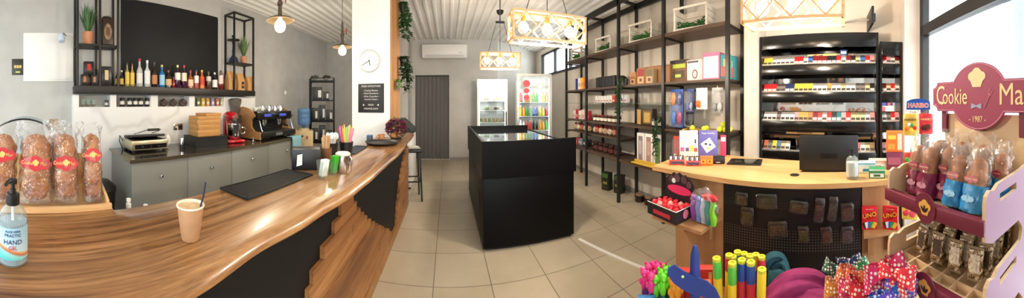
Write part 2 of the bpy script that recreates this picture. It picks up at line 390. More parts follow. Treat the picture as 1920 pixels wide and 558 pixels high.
# staggered plank cladding
PLK=wood('cladding_plank',[(104,64,32),(146,98,54),(178,130,80)],'Y',1.6,.5,0,10,.15)
prof=[(.98,.66),(1.03,.74),(1.16,.8),(1.28,.86),(1.36,.93),(1.52,.93),(1.62,.8),(1.75,.7),(1.9,.6),(2.05,.5),(2.2,.42),(2.4,.3),(2.55,.22),(2.7,.1),(2.85,.1),(2.95,.35),(3.1,.55),(3.25,.68),(3.4,.78),(3.6,.86),(3.79,.9)]
def pz(y):
    if y<prof[0][0]: return -1
    for (a,z),(b,z2) in zip(prof,prof[1:]):
        if y<=b: return z+(z2-z)*(y-a)/(b-a)
    return -1
mb=MB(); hh=.062
for r in range(15):
    z0=r*hh; st=None; y=.98
    while y<3.8:
        ok=pz(y)>=z0+hh*.6
        if ok and st is None: st=y
        if (not ok or y>3.77) and st is not None:
            a=st; 
            while a<y-.02:
                b=min(y,a+R.uniform(.45,.8)); 
                if y-b<.2: b=y
                mb.bb(BX+.001,BX+.018+R.uniform(0,.01),a+.001,b-.001,z0+.001,z0+hh-.001); a=b
            st=None
        y+=.01
mb.build('plank_cladding',PLK,bar)

# ---------------------------------------------------------------- things on the bar
KRAFT=mat('kraft_paper',(184,142,104),.7,0,.05,30)
x,y=onZ(357,447,BARZ)
t=thing('coffee_cup','kraft paper cup of milky coffee standing on the bar','cup',(x,y,BARZ+.001))
MB().lathe([(.028,0),(.0295,.002),(.043,.103),(.0445,.104)],n=28).build('cup_wall',KRAFT,t)
MB().lathe([(.0405,.1),(.0425,.1035),(.0455,.106),(.0468,.109),(.0455,.112),(.042,.1105),(.0405,.1)],n=28).build('rim',mat('cream_rim',(236,222,200),.5),t)
MB().lathe([(0,.1045),(.0408,.1045),(.0408,.1042)],n=28).build('coffee',mat('milky_coffee',(205,168,120),.35,c2=(224,196,156),scale=50),t)
MB().tube([(.016,.024,.09),(.024,.034,.135),(.028,.04,.182)],.0032,8).build('straw',mat('navy_straw',(36,38,62),.35),t)
x,y=onZ(24,487,BARZ)
t=thing('hand_gel_bottle','clear pump bottle of hand gel with a landscape label on the bar','bottle',(x,y,BARZ+.001),face(x,y))
GEL=glass('clear_pet',(240,248,250),1.3,.03,.10,(225,238,245))
MB().lathe([(.036,0),(.0415,.004),(.042,.012),(.042,.115),(.039,.13),(.028,.148),(.016,.158),(.0155,.162)],n=28).build('body',GEL,t)
MB().lathe([(.0385,.006),(.0385,.112),(0,.112)],n=24).build('gel',glass('gel_fill',(215,232,240),.4,.1,.35,(214,230,238)),t)
def band(r,z0,z1,a0,a1,n=14,t=.0006):
    vs=[];fs=[]
    for i in range(n+1):
        a=a0+(a1-a0)*i/n
        for rr in (r,r+t):
            for z in (z0,z1): vs.append((rr*math.sin(a),-rr*math.cos(a),z))
    for i in range(n):
        b=i*4; c=b+4
        fs+=[(b,c,c+1,b+1),(b+2,b+3,c+3,c+2),(b,b+2,c+2,c),(b+1,c+1,c+3,b+3)]
    return vs,fs
def mat_gel_label():
    m,nt,out=newmat('gel_label'); tc=nt.nodes.new('ShaderNodeTexCoord'); sp=nt.nodes.new('ShaderNodeSeparateXYZ'); nt.links.new(tc.outputs['Object'],sp.inputs[0])
    a=nt.nodes.new('ShaderNodeMath'); a.operation='MULTIPLY_ADD'; a.inputs[1].default_value=.35; nt.links.new(sp.outputs['X'],a.inputs[0]); mr=nt.nodes.new('ShaderNodeMath'); mr.operation='ADD'; nt.links.new(sp.outputs['Z'],a.inputs[2])
    mp=nt.nodes.new('ShaderNodeMapRange'); mp.inputs[1].default_value=.02; mp.inputs[2].default_value=.105; nt.links.new(a.outputs[0],mp.inputs[0])
    c=ramp(nt,[(0,lin((90,200,200))),(.2,lin((150,215,215))),(.26,lin((185,110,80))),(.33,lin((220,160,110))),(.38,lin((190,222,236))),(1,lin((160,205,228)))],mp.outputs[0])
    p=prin(nt,(1,1,1,1),.35); nt.links.new(c,p.inputs['Base Color']); nt.links.new(p.outputs[0],out.inputs[0]); return m
lb=MB().add(*band(.0423,.022,.107,-1.25,1.25)).build('label',mat_gel_label(),t)
NAVY=mat('navy_ink',(28,60,120),.5); REDI=mat('red_ink',(190,40,50),.5)
cyl=lambda r:(lambda x:-(x*x)/(2*r))
for s,sz,z,mm in (('ALOE VERA',.008,.098,NAVY),('PRACTIC',.011,.088,NAVY),('HAND',.017,.070,NAVY),('GEL',.014,.055,REDI)):
    text(s,sz,mm,lb,frame((.0,-.0436,z),(1,0,0)),.0004,bend=cyl(.043))
pb=MB(); pb.lathe([(.0185,.157),(.0195,.16),(.0195,.184),(.017,.187),(.009,.188),(.0085,.2),(.006,.201),(.006,.213),(.0125,.214),(.0125,.226),(.006,.229),(0,.229)],n=24); pb.tube([(0,0,.222),(-.012,-.015,.224),(-.02,-.027,.217)],[.0065,.006,.0045],8)
pb.build('pump',BLACK,t); MB().tube([(0,0,.157),(0,0,.02)],.004,8).build('dip_tube',WHITE,t)

# wooden crate with bagged sweet loaves
PINE=wood('pine_crate',[(196,150,100),(222,180,128),(236,200,152)],'Y',1.5,.6,0,10,.1)
cr=thing('bread_crate','low pine crate of bagged sweet loaves on the near end of the bar','crate',(-1.21,-.08,BARZ+.001))
MB().bb(.155,.17,-.385,.385,0,.022).build('front_rail',PINE,cr)
MB().bb(-.19,-.175,-.385,.385,0,.17).build('back_board',PINE,cr)
for s in (-1,1):
    y0=.372*s; MB().at(Matrix(((1,0,0,0),(0,0,1,y0),(0,1,0,0),(0,0,0,1)))).prism([(-.175,0),(.155,0),(.155,.03),(.12,.045),(-.175,.125)],-.006,.006).build('side_board',PINE,cr)
MB().bb(-.175,.155,-.365,.365,0,.004).build('floor_board',PINE,cr)
def mat_crust(name,a,b,c):
    m,nt,out=newmat(name); v=coords(nt); f=noise(nt,v,16,6,.7,.6); g=nt.nodes.new('ShaderNodeTexVoronoi'); g.inputs['Scale'].default_value=95; nt.links.new(v,g.inputs['Vector'])
    col=ramp(nt,[(.3,lin(a)),(.5,lin(b)),(.72,lin(c))],f); mk=ramp(nt,[(.28,(1,1,1,1)),(.36,(0,0,0,1))],g.outputs['Distance']); gt=nt.nodes.new('ShaderNodeMath'); gt.operation='MULTIPLY'
    n2=ramp(nt,[(.5,(0,0,0,1)),(.54,(1,1,1,1))],noise(nt,v,22,2)); nt.links.new(mk,gt.inputs[0]); nt.links.new(n2,gt.inputs[1])
    mx=nt.nodes.new('ShaderNodeMixRGB'); nt.links.new(gt.outputs[0],mx.inputs[0]); nt.links.new(col,mx.inputs[1]); mx.inputs[2].default_value=lin((240,208,150))
    p=prin(nt,(1,1,1,1),.38); nt.links.new(mx.outputs[0],p.inputs['Base Color']); bumpn(nt,p,f,.7,.02); nt.links.new(p.outputs[0],out.inputs[0]); return m
CRUST=mat_crust('glazed_crust',(106,50,14),(172,98,36),(220,156,78))
STK=mat('red_sticker',(196,26,44),.4); GOLD=mat('gold_ink',(240,196,110),.45); STKE=mat('sticker_edge',(232,150,90),.4)
def badge(w,h,n=8):   # plaque: bar with concave corners and a round middle
    c=.22*h; R0=h*.5; q=.36*h; P=[]
    def arc(cx,cy,r,a0,a1,k=n):
        return [(cx+r*math.cos(a0+(a1-a0)*i/k),cy+r*math.sin(a0+(a1-a0)*i/k)) for i in range(k+1)]
    a=math.asin(q/R0)
    P+=arc(0,0,R0,a,PI-a,16)
    P+=arc(-w/2,q,c,0,-PI/2,4)+arc(-w/2,-q,c,PI/2,0,4)
    P+=arc(0,0,R0,PI+a,2*PI-a,16)
    P+=arc(w/2,-q,c,PI,PI/2,4)+arc(w/2,q,c,-PI/2,-PI,4)
    return P
def hat(s,x=0,y=0):   # chef hat outline
    P=[]
    for cx,cy,r,a0,a1 in ((-.28,.12,.24,4.3,1.6),(0,.3,.26,2.6,.5),(.28,.12,.24,1.5,-1.2)):
        P+=[(x+s*(cx+r*math.cos(a0+(a1-a0)*i/7)),y+s*(cy+r*math.sin(a0+(a1-a0)*i/7))) for i in range(8)]
    return P+[(x+s*.24,y-s*.42),(x-s*.24,y-s*.42)]
def bent(mb,r,axis_x=0):   # bend a flat plate lying in XY (normal +Z) over a cylinder along Y
    for v in mb.v: v.z+=-(v.x*v.x)/(2*r)
    return mb
def sticker(parent,M,w,h,r):
    st=bent(MB().prism(badge(w,h),0,.0008),r); 
    st.v=[M@v for v in st.v]; st=st.build('sticker',STK,parent)
    e=bent(MB().prism(badge(w*.93,h*.88),.0009,.0011),r); e.v=[M@v for v in e.v]
    e.build('sticker_face',STK,st)
    for s,xx in (('Cookie',-.27),('Man',.25)):
        text(s,h*.34,GOLD,st,M@TR(w*xx,0,.0016),.0003,width=.8,bend=lambda q:-((q+w*xx)**2)/(2*r))
    hb=bent(MB().prism(hat(h*.42,0,.02*h),.0012,.0019),r); hb.v=[M@v for v in hb.v]; hb.build('chef_hat',GOLD,st)
def bagmesh(rx,ry,L,flare=1.3,seed=0,n=28,m=22,ext=.05):
    rr=random.Random(seed); mb=MB(); prof=[]
    vs=[];fs=[]; H=L+ext
    ph=[rr.uniform(0,6.28) for _ in range(8)]
    for i in range(m+1):
        t=i/m; z=H*t
        if z<L*.86: s=1.0; fl=0
        else: u=(z-L*.86)/(H-L*.86); s=1.0; fl=u
        for k in range(n):
            a=2*PI*k/n; ca,sa=math.cos(a),math.sin(a)
            X=rx*(1+fl*(flare-1))*math.copysign(abs(ca)**.8,ca); Y=ry*(1-.82*fl)*math.copysign(abs(sa)**.8,sa)
            w=.0022*math.sin(5*a+ph[0]+9*t)+.002*math.sin(9*a+ph[1]-14*t)+.0022*math.sin(3*a+31*t+ph[2])+.0016*math.sin(13*a+ph[3]+20*t)
            q=1+w/rx*(1.2+2.0*fl)
            vs.append((X*q,Y*q+fl*.004*math.sin(7*a+ph[4]),z+fl*.01*math.sin(3*a+ph[5])))
    for i in range(m):
        for k in range(n): k2=(k+1)%n; fs.append((i*n+k,i*n+k2,(i+1)*n+k2,(i+1)*n+k))
    fs.append(tuple(range(n-1,-1,-1)))
    return mb.add(vs,fs)
def loafmesh(rx,ry,L,seed=0,lumps=5):
    rr=random.Random(seed); vs=[];fs=[];n=24;m=26; ph=rr.uniform(0,6)
    for i in range(m+1):
        t=i/m; e=max(0,1-(2*t-1)**6)**.5; e=max(e,.02)
        b=1+.07*math.sin(lumps*2*PI*t+ph)
        for k in range(n):
            a=2*PI*k/n; q=e*b*(1+.04*math.sin(2*a+9*t+ph)+.035*math.sin(3*a-17*t+ph)+.02*math.sin(5*a+25*t))
            vs.append((rx*q*math.cos(a),ry*q*math.sin(a),.004+L*t))
    for i in range(m):
        for k in range(n): k2=(k+1)%n; fs.append((i*n+k,i*n+k2,(i+1)*n+k2,(i+1)*n+k))
    fs.append(tuple(range(n-1,-1,-1))); fs.append(tuple(m*n+k for k in range(n)))
    return MB().add(vs,fs)
def lean(mb,M):
    mb.v=[M@v for v in mb.v]; return mb
def loafpack(label,x,y,rz,tilt,w,seed,z=BARZ+.012,stick=True,L=.285,roll=0,sz=.155):
    t=thing('sweet_loaf','bag','bread',(x,y,z-.004+.058*math.sin(tilt)+.05*abs(math.sin(roll))),rz,'bagged sweet loaves in the pine crate'); t['label']=label
    M=RX(-tilt)@RY(roll)
    lean(loafmesh(w*.88,.05,L,seed),M).build('loaf',CRUST,t,smooth=80)
    lean(bagmesh(w*.95,.056,L,1.1,seed),M).build('bag',FILM,t,smooth=80)
    if stick: sticker(t,M@frame((0,-.0585,sz+R.uniform(-.01,.01)),(1,.0,.06*math.sin(seed))),w*1.85,.062,.09)
    return t
for i,(px,lab,w,dx,rl,sz) in enumerate(((4,'bagged sweet loaf behind the pump bottle, cut by the edge of the photo',.064,0,.01,.2),(65,'bagged sweet loaf, widest of those in the pine crate',.073,0,.03,.165),(124,'bagged sweet loaf standing between the wide loaf and the end loaf of the crate',.057,.0,-.01,.165),(174,'narrow bagged sweet loaf against the side board of the crate',.043,.0,-.005,.19))):
    xx=-1.112-dx; yy=xx/math.tan(th(px)) 
    loafpack(lab,xx,yy,face(xx,yy)*.35+PI/2*.65,.2,w,i+3,roll=rl,sz=sz)
loafpack('bagged sweet loaf half hidden behind the widest loaf of the crate',-1.285,.085,PI/2*.9,.06,.05,11,stick=False)

# bar mats
RUB=mat('black_rubber',(22,22,23),.6,0,.1,60,.2)
def barmat(label,cx,cy,w,l,rz,m=RUB):
    t=thing('bar_mat',label,'bar mat',(cx,cy,BARZ+.0005),rz)
    MB().rb(-w/2,w/2,-l/2,l/2,0,.006,.004).build('base',m,t)
    mb=MB()
    for s in (-1,1): mb.bb(s*(w/2-.006)-.004,s*(w/2-.006)+.004,-l/2+.004,l/2-.004,.006,.011)
    for s in (-1,1): mb.bb(-w/2+.004,w/2-.004,s*(l/2-.006)-.004,s*(l/2-.006)+.004,.006,.011)
    nn=int(w/.012)
    for i in range(2,nn-1): mb.bb(-w/2+i*w/nn-.0025,-w/2+i*w/nn+.0025,-l/2+.02,l/2-.02,.006,.0085)
    mb.build('ribs',m,t); return t
barmat('long black ribbed rubber mat lying on the bar near the napkin holder',-.905,1.12,.21,.54,-.06)
barmat('dark blue bar mat lying between the straws and the serving tray',-.85,2.29,.13,.42,.04,mat('navy_rubber',(34,42,66),.55,0,.2,30))

# group by the napkin holder
def bar_at(px,py): return onZ(px,py,BARZ)
hx,hy=-.915,1.52
t=thing('napkin_holder','black napkin and stirrer caddy with a white napkin sticking out, on the bar','napkin holder',(hx,hy,BARZ+.001),.55)
MB().rb(-.075,.075,-.05,.05,0,.105,.006).build('box',BLACK,t)
MB().bb(-.055,-.015,-.0515,-.0505,.03,.085).build('opening',BLKG,t)
mb=MB(); mb.add([(-.05,-.052,.02),(-.022,-.052,.028),(-.02,-.062,.084),(-.046,-.06,.078),(-.05,-.056,.02),(-.022,-.056,.028),(-.02,-.058,.084),(-.046,-.056,.078)],[(0,1,2,3),(7,6,5,4),(0,4,5,1),(1,5,6,2),(2,6,7,3),(3,7,4,0)]); mb.build('napkin',PAPER,t)
STIR=mat('birch',(206,164,118),.6,0,.12,30)
t=thing('stirrer_holder','bundle of flat wooden stirrers standing in a brown cup behind the black napkin holder','stirrers',(-.84,1.665,BARZ+.001))
MB().lathe([(.03,0),(.036,.1),(.033,.1),(.028,.004)],n=20).build('cup',mat('brown_cup',(120,78,48),.6),t)
for i in range(13):
    a=i/13*2*PI; r=.018 if i%2 else .008
    MB().bar((r*.5*math.cos(a),r*.5*math.sin(a),.01),(r*1.3*math.cos(a),r*1.3*math.sin(a),.165+.012*math.sin(i*2.3)),.009,.0025).build('stirrer',STIR,t)
t=thing('cutlery_cup','black cup packed with white plastic spoons beside the wooden stirrers','cup',(-.875,1.83,BARZ+.001))
MB().lathe([(.034,0),(.042,.11),(.039,.11),(.032,.004)],n=20).build('cup',BLACK,t)
for i in range(12):
    a=i*2.4; r=.006*math.sqrt(i)*1.5; px_,py_=r*math.cos(a),r*math.sin(a)
    mb=MB().tube([(px_*.5,py_*.5,.02),(px_*1.1,py_*1.1,.135)],.0025,6); mb.sph(px_*1.35,py_*1.35,.152,.013,.007,.022,8,6); mb.build('spoon',WHITE,t)
t=thing('straw_cup','black cup of wide pink, orange, yellow and green straws on the bar','straws',(-.80,1.95,BARZ+.001))
MB().lathe([(.042,0),(.05,.115),(.047,.115),(.04,.004)],n=22).build('cup',BLACK,t)
SC_=[(238,96,150),(240,120,160),(245,170,70),(248,196,80),(240,220,110),(170,214,110),(190,220,130),(240,226,150),(236,214,120),(244,130,170)]
for i in range(16):
    u=i/15; x0=(u-.5)*.06; c=SC_[min(9,int(u*10))]; y0=R.uniform(-.02,.02)
    MB().tube([(x0*.5,y0*.5,.02),(x0*1.9+R.uniform(-.006,.006),y0,.22+R.uniform(-.012,.02))],.0055,8).build('straw',mat('straw',c,.35),t)
GL2=glass('drinking_glass',(246,252,250),1.3,.02,.04)
x,y=bar_at(605,334)
t=thing('glass_of_sachets','clear drinking glass holding white sugar sachets, in front of the napkin holder','glass',(x,y,BARZ+.001))
MB().lathe([(.024,0),(.026,.003),(.033,.09),(.0315,.09),(.0245,.008),(0,.008)],n=24).build('tumbler',GL2,t)
for i in range(4): MB().at(RZ(-.5)@TR(-.012+.009*i,0,.014)@RY(.25)).rb(-.0015,.0015,-.017,.017,0,.088,.001).build('sachet',PAPER,t)
x,y=bar_at(624,326)
t=thing('green_sachets','upright green sweetener sachets in a clear glass next to the steel canister','sachets',(x,y,BARZ+.001))
MB().lathe([(.022,0),(.03,.07),(.0285,.07),(.021,.006),(0,.006)],n=24).build('tumbler',GL2,t)
for i in range(4): MB().at(RZ(-.4)@TR(-.013+.009*i,0,.01)@RY(.22)).rb(-.0018,.0018,-.017,.017,0,.094,.001).build('sachet',mat('green_sachet',(60,170,40),.45),t)
x,y=bar_at(643,322)
t=thing('steel_canister','steel sugar canister with a pale lid and clip on the bar','canister',(x,y,BARZ+.001))
MB().lathe([(.043,0),(.045,.004),(.045,.098),(.043,.1)],n=28).build('body',CHROME,t)
MB().lathe([(.044,.1),(.044,.108),(.036,.114),(0,.115)],n=28).build('lid',mat('cream_lid',(232,224,206),.4),t)
MB().tube([(.045,0,.095),(.056,-.004,.08),(.056,-.004,.055),(.046,0,.05)],.004,8).build('clip',STEEL,t)
x,y=bar_at(716,268)
t=thing('serving_tray','round black serving tray lying on the bar before the flower basket','tray',(-.70,2.72,BARZ+.012))
MB().lathe([(0,0),(.165,0),(.185,.016),(.189,.016),(.168,-.005),(0,-.006)],n=48).build('dish',mat('dark_tray',(34,34,36),.45),t)
MB().lathe([(.12,-.0115),(.12,-.005),(.115,-.005),(.115,-.0115)],n=32).build('foot_ring',BLACK,t)
t=thing('creamer_mug','brown glazed mug beside the flower basket on the bar','mug',(-.78,3.0,BARZ+.001))
MB().lathe([(.028,0),(.038,.01),(.04,.07),(.037,.07),(.034,.01),(0,.008)],n=22).build('body',mat('tan_glaze',(190,128,78),.35),t)
MB().tube([(-.038,-.004,.06),(-.06,-.01,.05),(-.06,-.01,.03),(-.038,-.004,.018)],.005,8).build('handle',mat('tan_glaze',(190,128,78),.35),t)
t=thing('blue_toothpick_box','small dark box with blue lid on the bar against the white pillar','box',(-.895,2.9,BARZ+.001))
MB().rb(-.03,.03,-.03,.03,0,.05,.004).build('box',mat('slate',(70,78,90),.5),t); MB().rb(-.031,.031,-.031,.031,.05,.07,.004).build('lid',mat('slate_blue',(80,110,150),.45),t)
for n_,k_ in (('napkin_holder',1.3),('stirrer_holder',1.2),('cutlery_cup',1.2),('straw_cup',1.12),('glass_of_sachets',1.15),('green_sachets',1.15),('steel_canister',1.1)): bpy.data.objects[n_].scale=(k_,)*3
# flower basket
t=thing('flower_basket','round dark basket of pink and purple flowers on the bar by the pillar','flowers',(-.625,3.11,BARZ+.002))
TWIG=mat('dark_twig',(44,32,28),.7)
mb=MB()
for i in range(13):
    a=R.uniform(0,PI); b=R.uniform(0,2*PI); M=Matrix.Rotation(b,3,'Z')@Matrix.Rotation(a,3,'X')
    mb.tube([Vector((0,0,.132))+M@Vector((.127*math.cos(q*PI/12),.127*math.sin(q*PI/12),0)) for q in range(24)],.0028,5,closed=True)
mb.lathe([(.06,0),(.07,.002),(.07,.008),(.06,.008)],n=24); mb.build('woven_ball',TWIG,t)
PET=[(176,52,110),(150,60,140),(126,58,140),(196,64,96),(110,40,90),(170,48,60)]
for q,c in enumerate(PET):
    mb=MB()
    for i in range(30):
        a=R.uniform(0,2*PI); zz=R.uniform(-.5,1.0); rr=.118*math.sqrt(max(0,1-zz*zz*.9)); rr*=R.uniform(.75,1.08)
        if c[0]<140 and math.cos(a)>.3: continue
        cx,cy,cz=rr*math.cos(a),rr*math.sin(a),.132+.105*zz
        for k in range(5): mb.leaf((cx,cy,cz),(math.cos(k*1.26+i),math.sin(k*1.26+i),.6),.034,.03,.2)
    mb.build('blossoms',mat('petal',c,.6),t)
mb=MB()
for i in range(46):
    a=R.uniform(0,2*PI); mb.leaf((.05*math.cos(a),.05*math.sin(a),.17+R.uniform(-.04,.05)),(math.cos(a),math.sin(a),R.uniform(.3,1.8)),R.uniform(.06,.12),.018,.3)
mb.build('foliage',mat('leaf_green',(62,104,46),.55,0,.3,20),t)
# bar stool and chest freezer at the far end
def stool(x,y,rz,lab):
    t=thing('bar_stool',lab,'stool',(x,y,0),rz)
    MB().rb(-.17,.17,-.16,.16,.74,.785,.02,3).build('seat',BLACK,t)
    for sx in (-1,1):
        for sy in (-1,1): MB().bar((sx*.14,sy*.13,.745),(sx*.17,sy*.16,0),.026).build('leg',BLKM,t)
    MB().bar((-.158,-.148,.3),(.158,-.148,.3),.018).bar((-.158,.148,.3),(.158,.148,.3),.018).bar((-.158,-.148,.3),(-.158,.148,.3),.018).bar((.158,-.148,.3),(.158,.148,.3),.018).islands('foot_rail',BLKM,t)
    return t
stool(-.60,4.08,.25,'black bar stool with a folded cloth on its seat, beyond the bar end')
t=thing('folded_cloth','pale folded cloth lying on the black bar stool','cloth',(-.55,4.07,.786),.4)
MB().rb(-.1,.1,-.08,.08,0,.02,.009).rb(-.09,.09,-.07,.07,.02,.034,.009).build('layers',mat('pale_cloth',(206,206,202),.8,0,.05,30),t); MB().rb(-.092,.092,-.085,-.0805,.004,.03,.002).build('hem',mat('grey_hem',(150,150,148),.8),t)
t=thing('chest_freezer','white chest freezer with a sloping glass hood beyond the bar stool','freezer',(-.84,4.85,0),PI/2)
MB().rb(-.36,.36,-.2,.3,.03,.93,.02).build('cabinet',WHITE,t)
MB().at(Matrix(((0,0,1,0),(1,0,0,0),(0,1,0,.9305),(0,0,0,1)))).prism([(-.19,0),(.29,0),(.29,.28),(.02,.28),(-.19,.1)],-.35,.35).build('glass_lid',glass('smoke_glass',(170,180,182),1.2,.02,.15,(120,130,130)),t)
mb=MB(); 
for sx in (-.355,.343): mb.bb(sx,sx+.012,-.19,.3,.93,.96)
mb.islands('rail',STEEL,t)
for sx in (-1,1):
    for sy in (-.17,.27): MB().cyl(sx*.32,sy,0,.031,.02,n=10).build('foot',BLACK,t)
# soap bottles on the shelf behind the bar
for px,py,lab in ((241,372,'white pump bottle behind the bar, taller of two beside the grey cabinets'),(273,383,'white pump bottle behind the bar, shorter of two beside the grey cabinets')):
    d=1.21; x=d*math.sin(th(px)); y=d*math.cos(th(px)); z1=EYE-(py-HY)*d/F; z0=.861; H=z1-z0
    t=thing('soap_bottle',lab,'bottle',(x,y,z0),0,'soap bottles behind the bar')
    MB().lathe([(.026,0),(.03,.005),(.03,H-.07),(.012,H-.045),(.011,H-.04)],n=18).build('body',mat('milky_bottle',(228,228,222),.4),t)
    MB().lathe([(.013,H-.04),(.013,H-.022),(.005,H-.021),(.005,H-.013),(.011,H-.012),(.011,H),(0,H)],n=16).tube([(0,0,H-.006),(.02,-.012,H-.008)],.004,6).build('pump',WHITE,t)
# ---------------------------------------------------------------- back counter along the left wall
CFX,CZ=-2.38,.95
GREYD=mat('grey_cabinet',(134,134,128),.45)
seams=[.90,1.55,2.20,2.92,3.79]
for i,(a,b) in enumerate(zip(seams,seams[1:])):
    lab=['grey base cabinet at the bread end of the back counter, under the contact grill','grey base cabinet second from the grill end, below the kraft box stack','grey base cabinet third from the grill end, below the red mixer','grey base cabinet under the espresso machine, beside the blue cloth'][i]
    t=thing('base_cabinet',lab,'cabinet',(CFX-.01,(a+b)/2,0),PI/2,'grey cabinets under the back counter'); w=(b-a)/2-.002
    MB().bb(-w,w,.02,.7,.08,.915).bb(-w,w,.07,.7,0,.08).build('body',GREYD,t)
    dr=MB().rb(-w,w,0,.02,.085,.912,.003).build('door',GREYD,t)
    MB().at(TR(0,0,.755)@RX(PI/2)).lathe([(.006,0),(.006,.014),(.015,.018),(.017,.026),(.012,.032),(0,.033)],n=18).build('knob',CHROME,dr)
GRAN=mat('dark_granite',(40,36,32),.12,0,.5,90,0,.3)
t=thing('worktop','dark polished granite worktop running over the grey cabinets','worktop',(0,0,.916))
MB().bb(-3.1,CFX+.012,.88,3.82,0,.03).build('slab',GRAN,t); MB().bb(CFX+.0125,CFX+.018,.88,3.82,0,.034).bb(-3.1,CFX+.018,.874,.8795,0,.034).build('edge_strip',mat('brass_edge',(150,140,112),.25,.9),t)
WT=.9465
# contact grill
gx,gy=-2.86,1.25
t=thing('contact_grill','stainless contact grill with a black ribbed lid and bar handle on the dark worktop','grill',(gx,gy,WT+.001),PI/2)
MB().rb(-.23,.23,-.15,.2,.02,.13,.008).build('base',mat('warm_steel',(196,188,160),.3,.9),t)
MB().bb(-.19,.21,-.1525,-.1495,.035,.085).build('control_panel',BLKG,t)
for xk in (-.1,0,.1): MB().at(TR(xk,-.153,.06)@RX(PI/2)).cyl(0,0,0,.018,.014,.012,14).build('dial',BLACK,t)
for sx in (-.19,.19):
    for sy in (-.11,.16): MB().cyl(sx,sy,0,.02,.018,n=10).build('foot',BLACK,t)
lp=lean(MB().rb(-.21,.21,-.28,0,0,.028,.006),TR(0,.17,.134)@RX(-.1)).build('lid',BLACK,t)
mb=MB()
for i in range(16): mb.bb(-.2+.026*i,-.19+.026*i,-.13,.15,.13,.134)
mb.build('lower_plate',BLACK,t)
lean(MB().tube([(-.1,-.06,.03),(-.05,-.13,.055),(.0,-.2,.085),(.19,-.2,.085),(.2,-.12,.06),(.15,-.04,.03)],.008,8),TR(0,.17,.15)).build('lid_arm',CHROME,lp)
lean(MB().tube([(.02,-.2,.085),(.17,-.2,.085)],.015,10),TR(0,.17,.15)).build('handle',BLACK,lp)
MB().tube([(-.23,.15,.1),(-.27,.15,.16),(-.29,.1,.1),(-.27,.06,.03),(-.25,.1,.004)],.006,8).build('power_cable',BLACK,t)
# wall outlet with cable
t=thing('wall_socket','double wall socket with plugged pale cable on the marble splashback','socket',(NX+.001,yonX(333,NX),1.13),PI/2)
MB().rb(-.075,.075,-.012,0,0,.085,.004).build('plate',STEEL,t)
for s in (-1,1): MB().at(TR(.036*s,-.0125,.043)@RX(PI/2)).cyl(0,0,0,.003,.024,n=18).build('outlet',BLACK,t)
MB().at(TR(-.036,-.016,.043)@RX(PI/2)).cyl(0,0,0,.03,.016,n=12).tube([(0,0,.03),(0,-.03,.05),(-.03,-.12,.06),(-.09,-.165,.05)],.005,8).build('plug',mat('pale_cable',(222,214,196),.5),t)
t=thing('paper_bag_roll','crumpled white paper bag standing beside the contact grill','paper bag',(-2.9,1.56,WT+.001))
def crump(c):
    return 1+.12*math.sin(c.x*7+c.z*5)+.1*math.sin(c.y*9-c.z*6)
MB().sph(0,0,.092,.045,.05,.075,16,12,crump).build('bag',PAPER,t,smooth=25); MB().lathe([(.025,.158),(.034,.178),(.03,.178),(.02,.16)],n=14).build('rolled_rim',PAPER,t)
t=thing('pepper_mill','steel and black shaker beside the black tray box','shaker',(-2.74,1.69,WT+.001))
MB().lathe([(.03,0),(.03,.045)],n=18).build('base',BLACK,t); MB().lathe([(.027,.045),(.024,.115),(.02,.125),(0,.127)],n=18).build('body',CHROME,t)
# black crate box with kraft boxes
bx,by=-2.80,2.10
t=thing('black_storage_box','open black storage box carrying kraft cake boxes on the worktop','box',(bx,by,WT+.001),PI/2-.12)
mb=MB(); w,dp,h=.24,.17,.115
for x0,x1,y0,y1 in ((-w,w,-dp,-dp+.012),(-w,w,dp-.012,dp),(-w,-w+.012,-dp+.012,dp-.012),(w-.012,w,-dp+.012,dp-.012)): mb.bb(x0,x1,y0,y1,0,h)
mb.bb(-w+.012,w-.012,-dp+.012,dp-.012,0,.01); mb.build('walls',BLACK,t); MB().bb(-w-.006,w+.006,-dp-.006,dp+.006,h,h+.008).build('lid',BLACK,t)
KB=mat('kraft_board',(186,134,74),.7,0,.06,20)
zz=WT+.126
for i,(hh_,dx,dy,lab) in enumerate(((.085,0,0,'kraft cake box at the bottom of the stack on the black box'),(.065,0,.002,'kraft cake box second from the bottom of the stack'),(.062,.0,-.004,'kraft cake box third from the bottom of the stack, under the top pair'),(.046,0,.0,'shallow kraft cake box just below the topmost offset box'),(.036,.02,.06,'topmost kraft box, pushed sideways off its stack'))):
    t=thing('kraft_box',lab,'box',(bx+.0+dx*.3,by+dy-.02,zz+.0005),PI/2-.12+[0,.03,-.03,.02,.06][i],'kraft boxes stacked on the black box'); w=.165 if i<4 else .12
    MB().rb(-w,w,-.13,.13,0,hh_-.002,.002).build('tray',KB,t); MB().rb(-w-.002,w+.002,-.132,.132,hh_*.45,hh_-.001,.002).build('lid',mat('kraft_lid',(196,144,84),.7,0,.05,20),t); zz+=hh_
